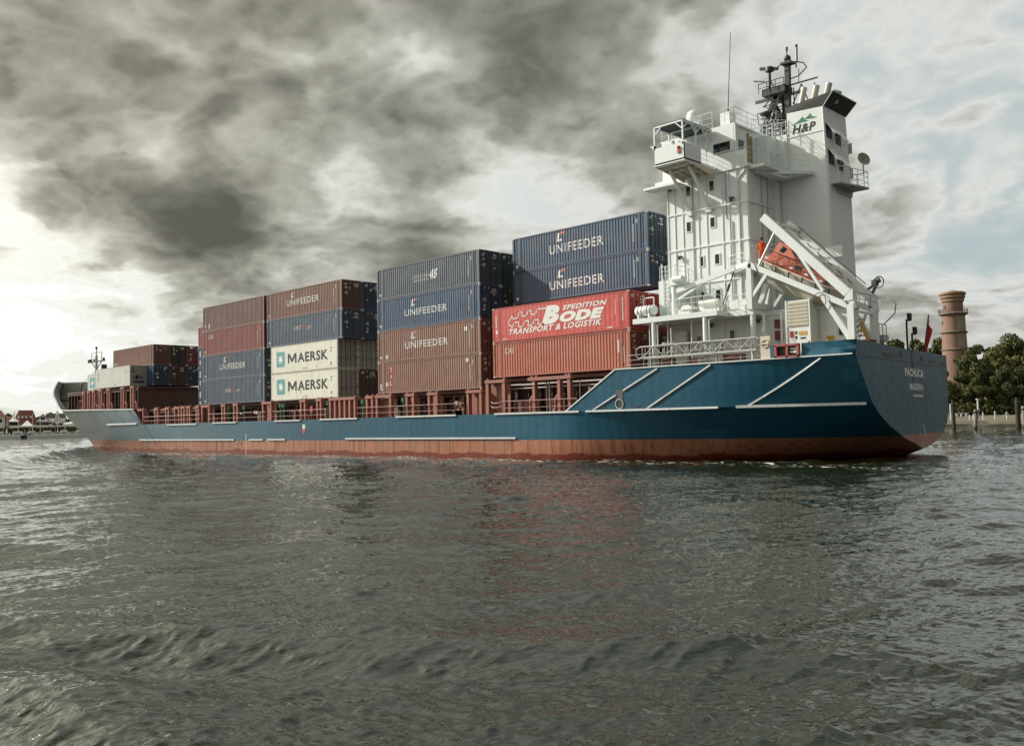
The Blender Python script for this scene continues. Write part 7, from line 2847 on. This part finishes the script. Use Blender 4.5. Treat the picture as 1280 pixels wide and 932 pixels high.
for a, b_, lbl in HEDGE_L:
    m = MB()
    for i in range(900):
        s, d, z = r.uniform(u2s(a), u2s(b_)), r.uniform(3.2, 5.2), 1.5 + 3.0 * r.uniform(0, 1) ** .6
        p = np.array(LP(s, d, z))
        q = r.normal(size=(2, 3))
        u, v = q[0] / np.linalg.norm(q[0]) * .45, q[1] / np.linalg.norm(q[1]) * .45
        m.add([p - u, p + v, p + u, p - v], [(0, 1, 2, 3)])
    o = m.build("promenade_hedge", LEAF)
    tag(o, lbl, "hedge", "hedges along the far promenade")
BOATS = [(3, 4.5, "white motor boat moored at the far left jetty"), (11, 5.5, "white cruiser with bright cabin below the turreted pavilion"), (24, 6, "small white boat moored under the tent shaped pavilion"),
         (33, 4, "low dark hulled boat at the jetty under the tent shaped pavilion"), (41, 5, "white boat between jetty posts left of the broad gable"), (50, 5, "small white boat below the broad white gable"),
         (60, 5.5, "white sailing boat with bare mast right of the broad gable"), (71, 6, "white boat moored below the spiked white house"), (80, 5, "small pale boat left of the ship's stem"),
         (89, 5.5, "white sailing boat close to the ship's bow"), (100, 6, "long white motor boat just beside the ship's bow")]
for k, (u_, L_, lbl) in enumerate(BOATS):
    s = u2s(u_)
    L_ *= 1.45
    bt = thing("moored_boat", LP(s, -4, 0), lbl, "boat", "boats moored on the far side")
    m = MB()
    rows = []
    for f, w, zb_, zt_ in ((0, 1.1, .0, 1.5), (.3, 1.4, -.1, 1.5), (.6, 1.3, -.1, 1.65), (.85, .8, .05, 1.9), (1, .04, .6, 2.1)):
        rows.append([LP(s + (f - .5) * L_, -4 + y, z) for y, z in ((-w, zt_), (-w * .7, zb_), (0, zb_ - .15), (w * .7, zb_), (w, zt_))])
    loft(m, rows)
    for r_ in rows[:-1]:
        pass
    m.add([rows[0][0], rows[1][0], rows[2][0], rows[3][0], rows[4][2], rows[3][4], rows[2][4], rows[1][4], rows[0][4]], [tuple(range(9))])
    m.build("hull", HWHITE if k != 3 else DKGREY, bt)
    m = MB()
    lbox(m, s - L_ * .24, s + L_ * .14, -4.8, -3.2, 1.4, 2.6 if k % 2 else 3.3)
    cb = m.build("cabin", HWHITE, bt)
    m = MB()
    lbox(m, s - L_ * .18, s + L_ * .1, -4.83, -4.78, 1.9, 2.3)
    m.build("window", GLASS, cb)
    if k % 3 != 0:
        m = MB()
        m.tube(LP(s, -4, .8), LP(s, -4, 8.0 + (k * 37 % 5) * .9), .1, 5)
        m.build("mast", HWHITE, bt)
m = None
for k in range(26):
    u_ = -8 + k * 4.4
    m = MB()
    s = u2s(u_) + (k * 53 % 7) * .08
    hgt_ = 1.6 + (k * 31 % 5) * .55 + (3.0 if k % 7 == 3 else 0)
    m.tube(LP(s, -2 - (k % 3), -1), LP(s, -2 - (k % 3), hgt_), .16, 6)
    o = m.build("jetty_post", WOODP if k % 4 else HWHITE)
    if k % 4:
        tag(o, "brown wooden post standing in the water before the far quay", "post", "brown jetty posts before the far quay")
    else:
        tag(o, "white painted post standing in the water before the far quay", "post", "white posts before the far quay")
jt = MB()
for k in range(6):
    lbox(jt, u2s(5 + 18 * k), u2s(17 + 18 * k), -2.2, -1.0, .9, 1.15)
    for q in range(9):
        lbox(jt, u2s(5.2 + 18 * k) + q * .45, u2s(5.2 + 18 * k) + q * .45 + .22, -2.0, -1.2, -1, 1.0 + (q * 7 % 4) * .35)
tag(jt.build("wooden_jetty", WOODP), "long low wooden jetty in front of the far quay wall", "jetty")
tree(*LP(u2s(8), 46, 1.6), 9.5, 4.0, "tree between the red roofs at the far left", kind=1, n=4200, leaf=0.45, group="trees on the far left bank")
tree(*LP(u2s(49), 46, 1.6), 8.3, 4.0, "tree behind the big brown roof and the broad gable", kind=2, n=4200, leaf=0.45, group="trees on the far left bank")
tree(*LP(u2s(93), 34, 1.6), 9.2, 4.5, "tree behind the terrace building by the bow", kind=3, n=4200, leaf=0.45, group="trees on the far left bank")
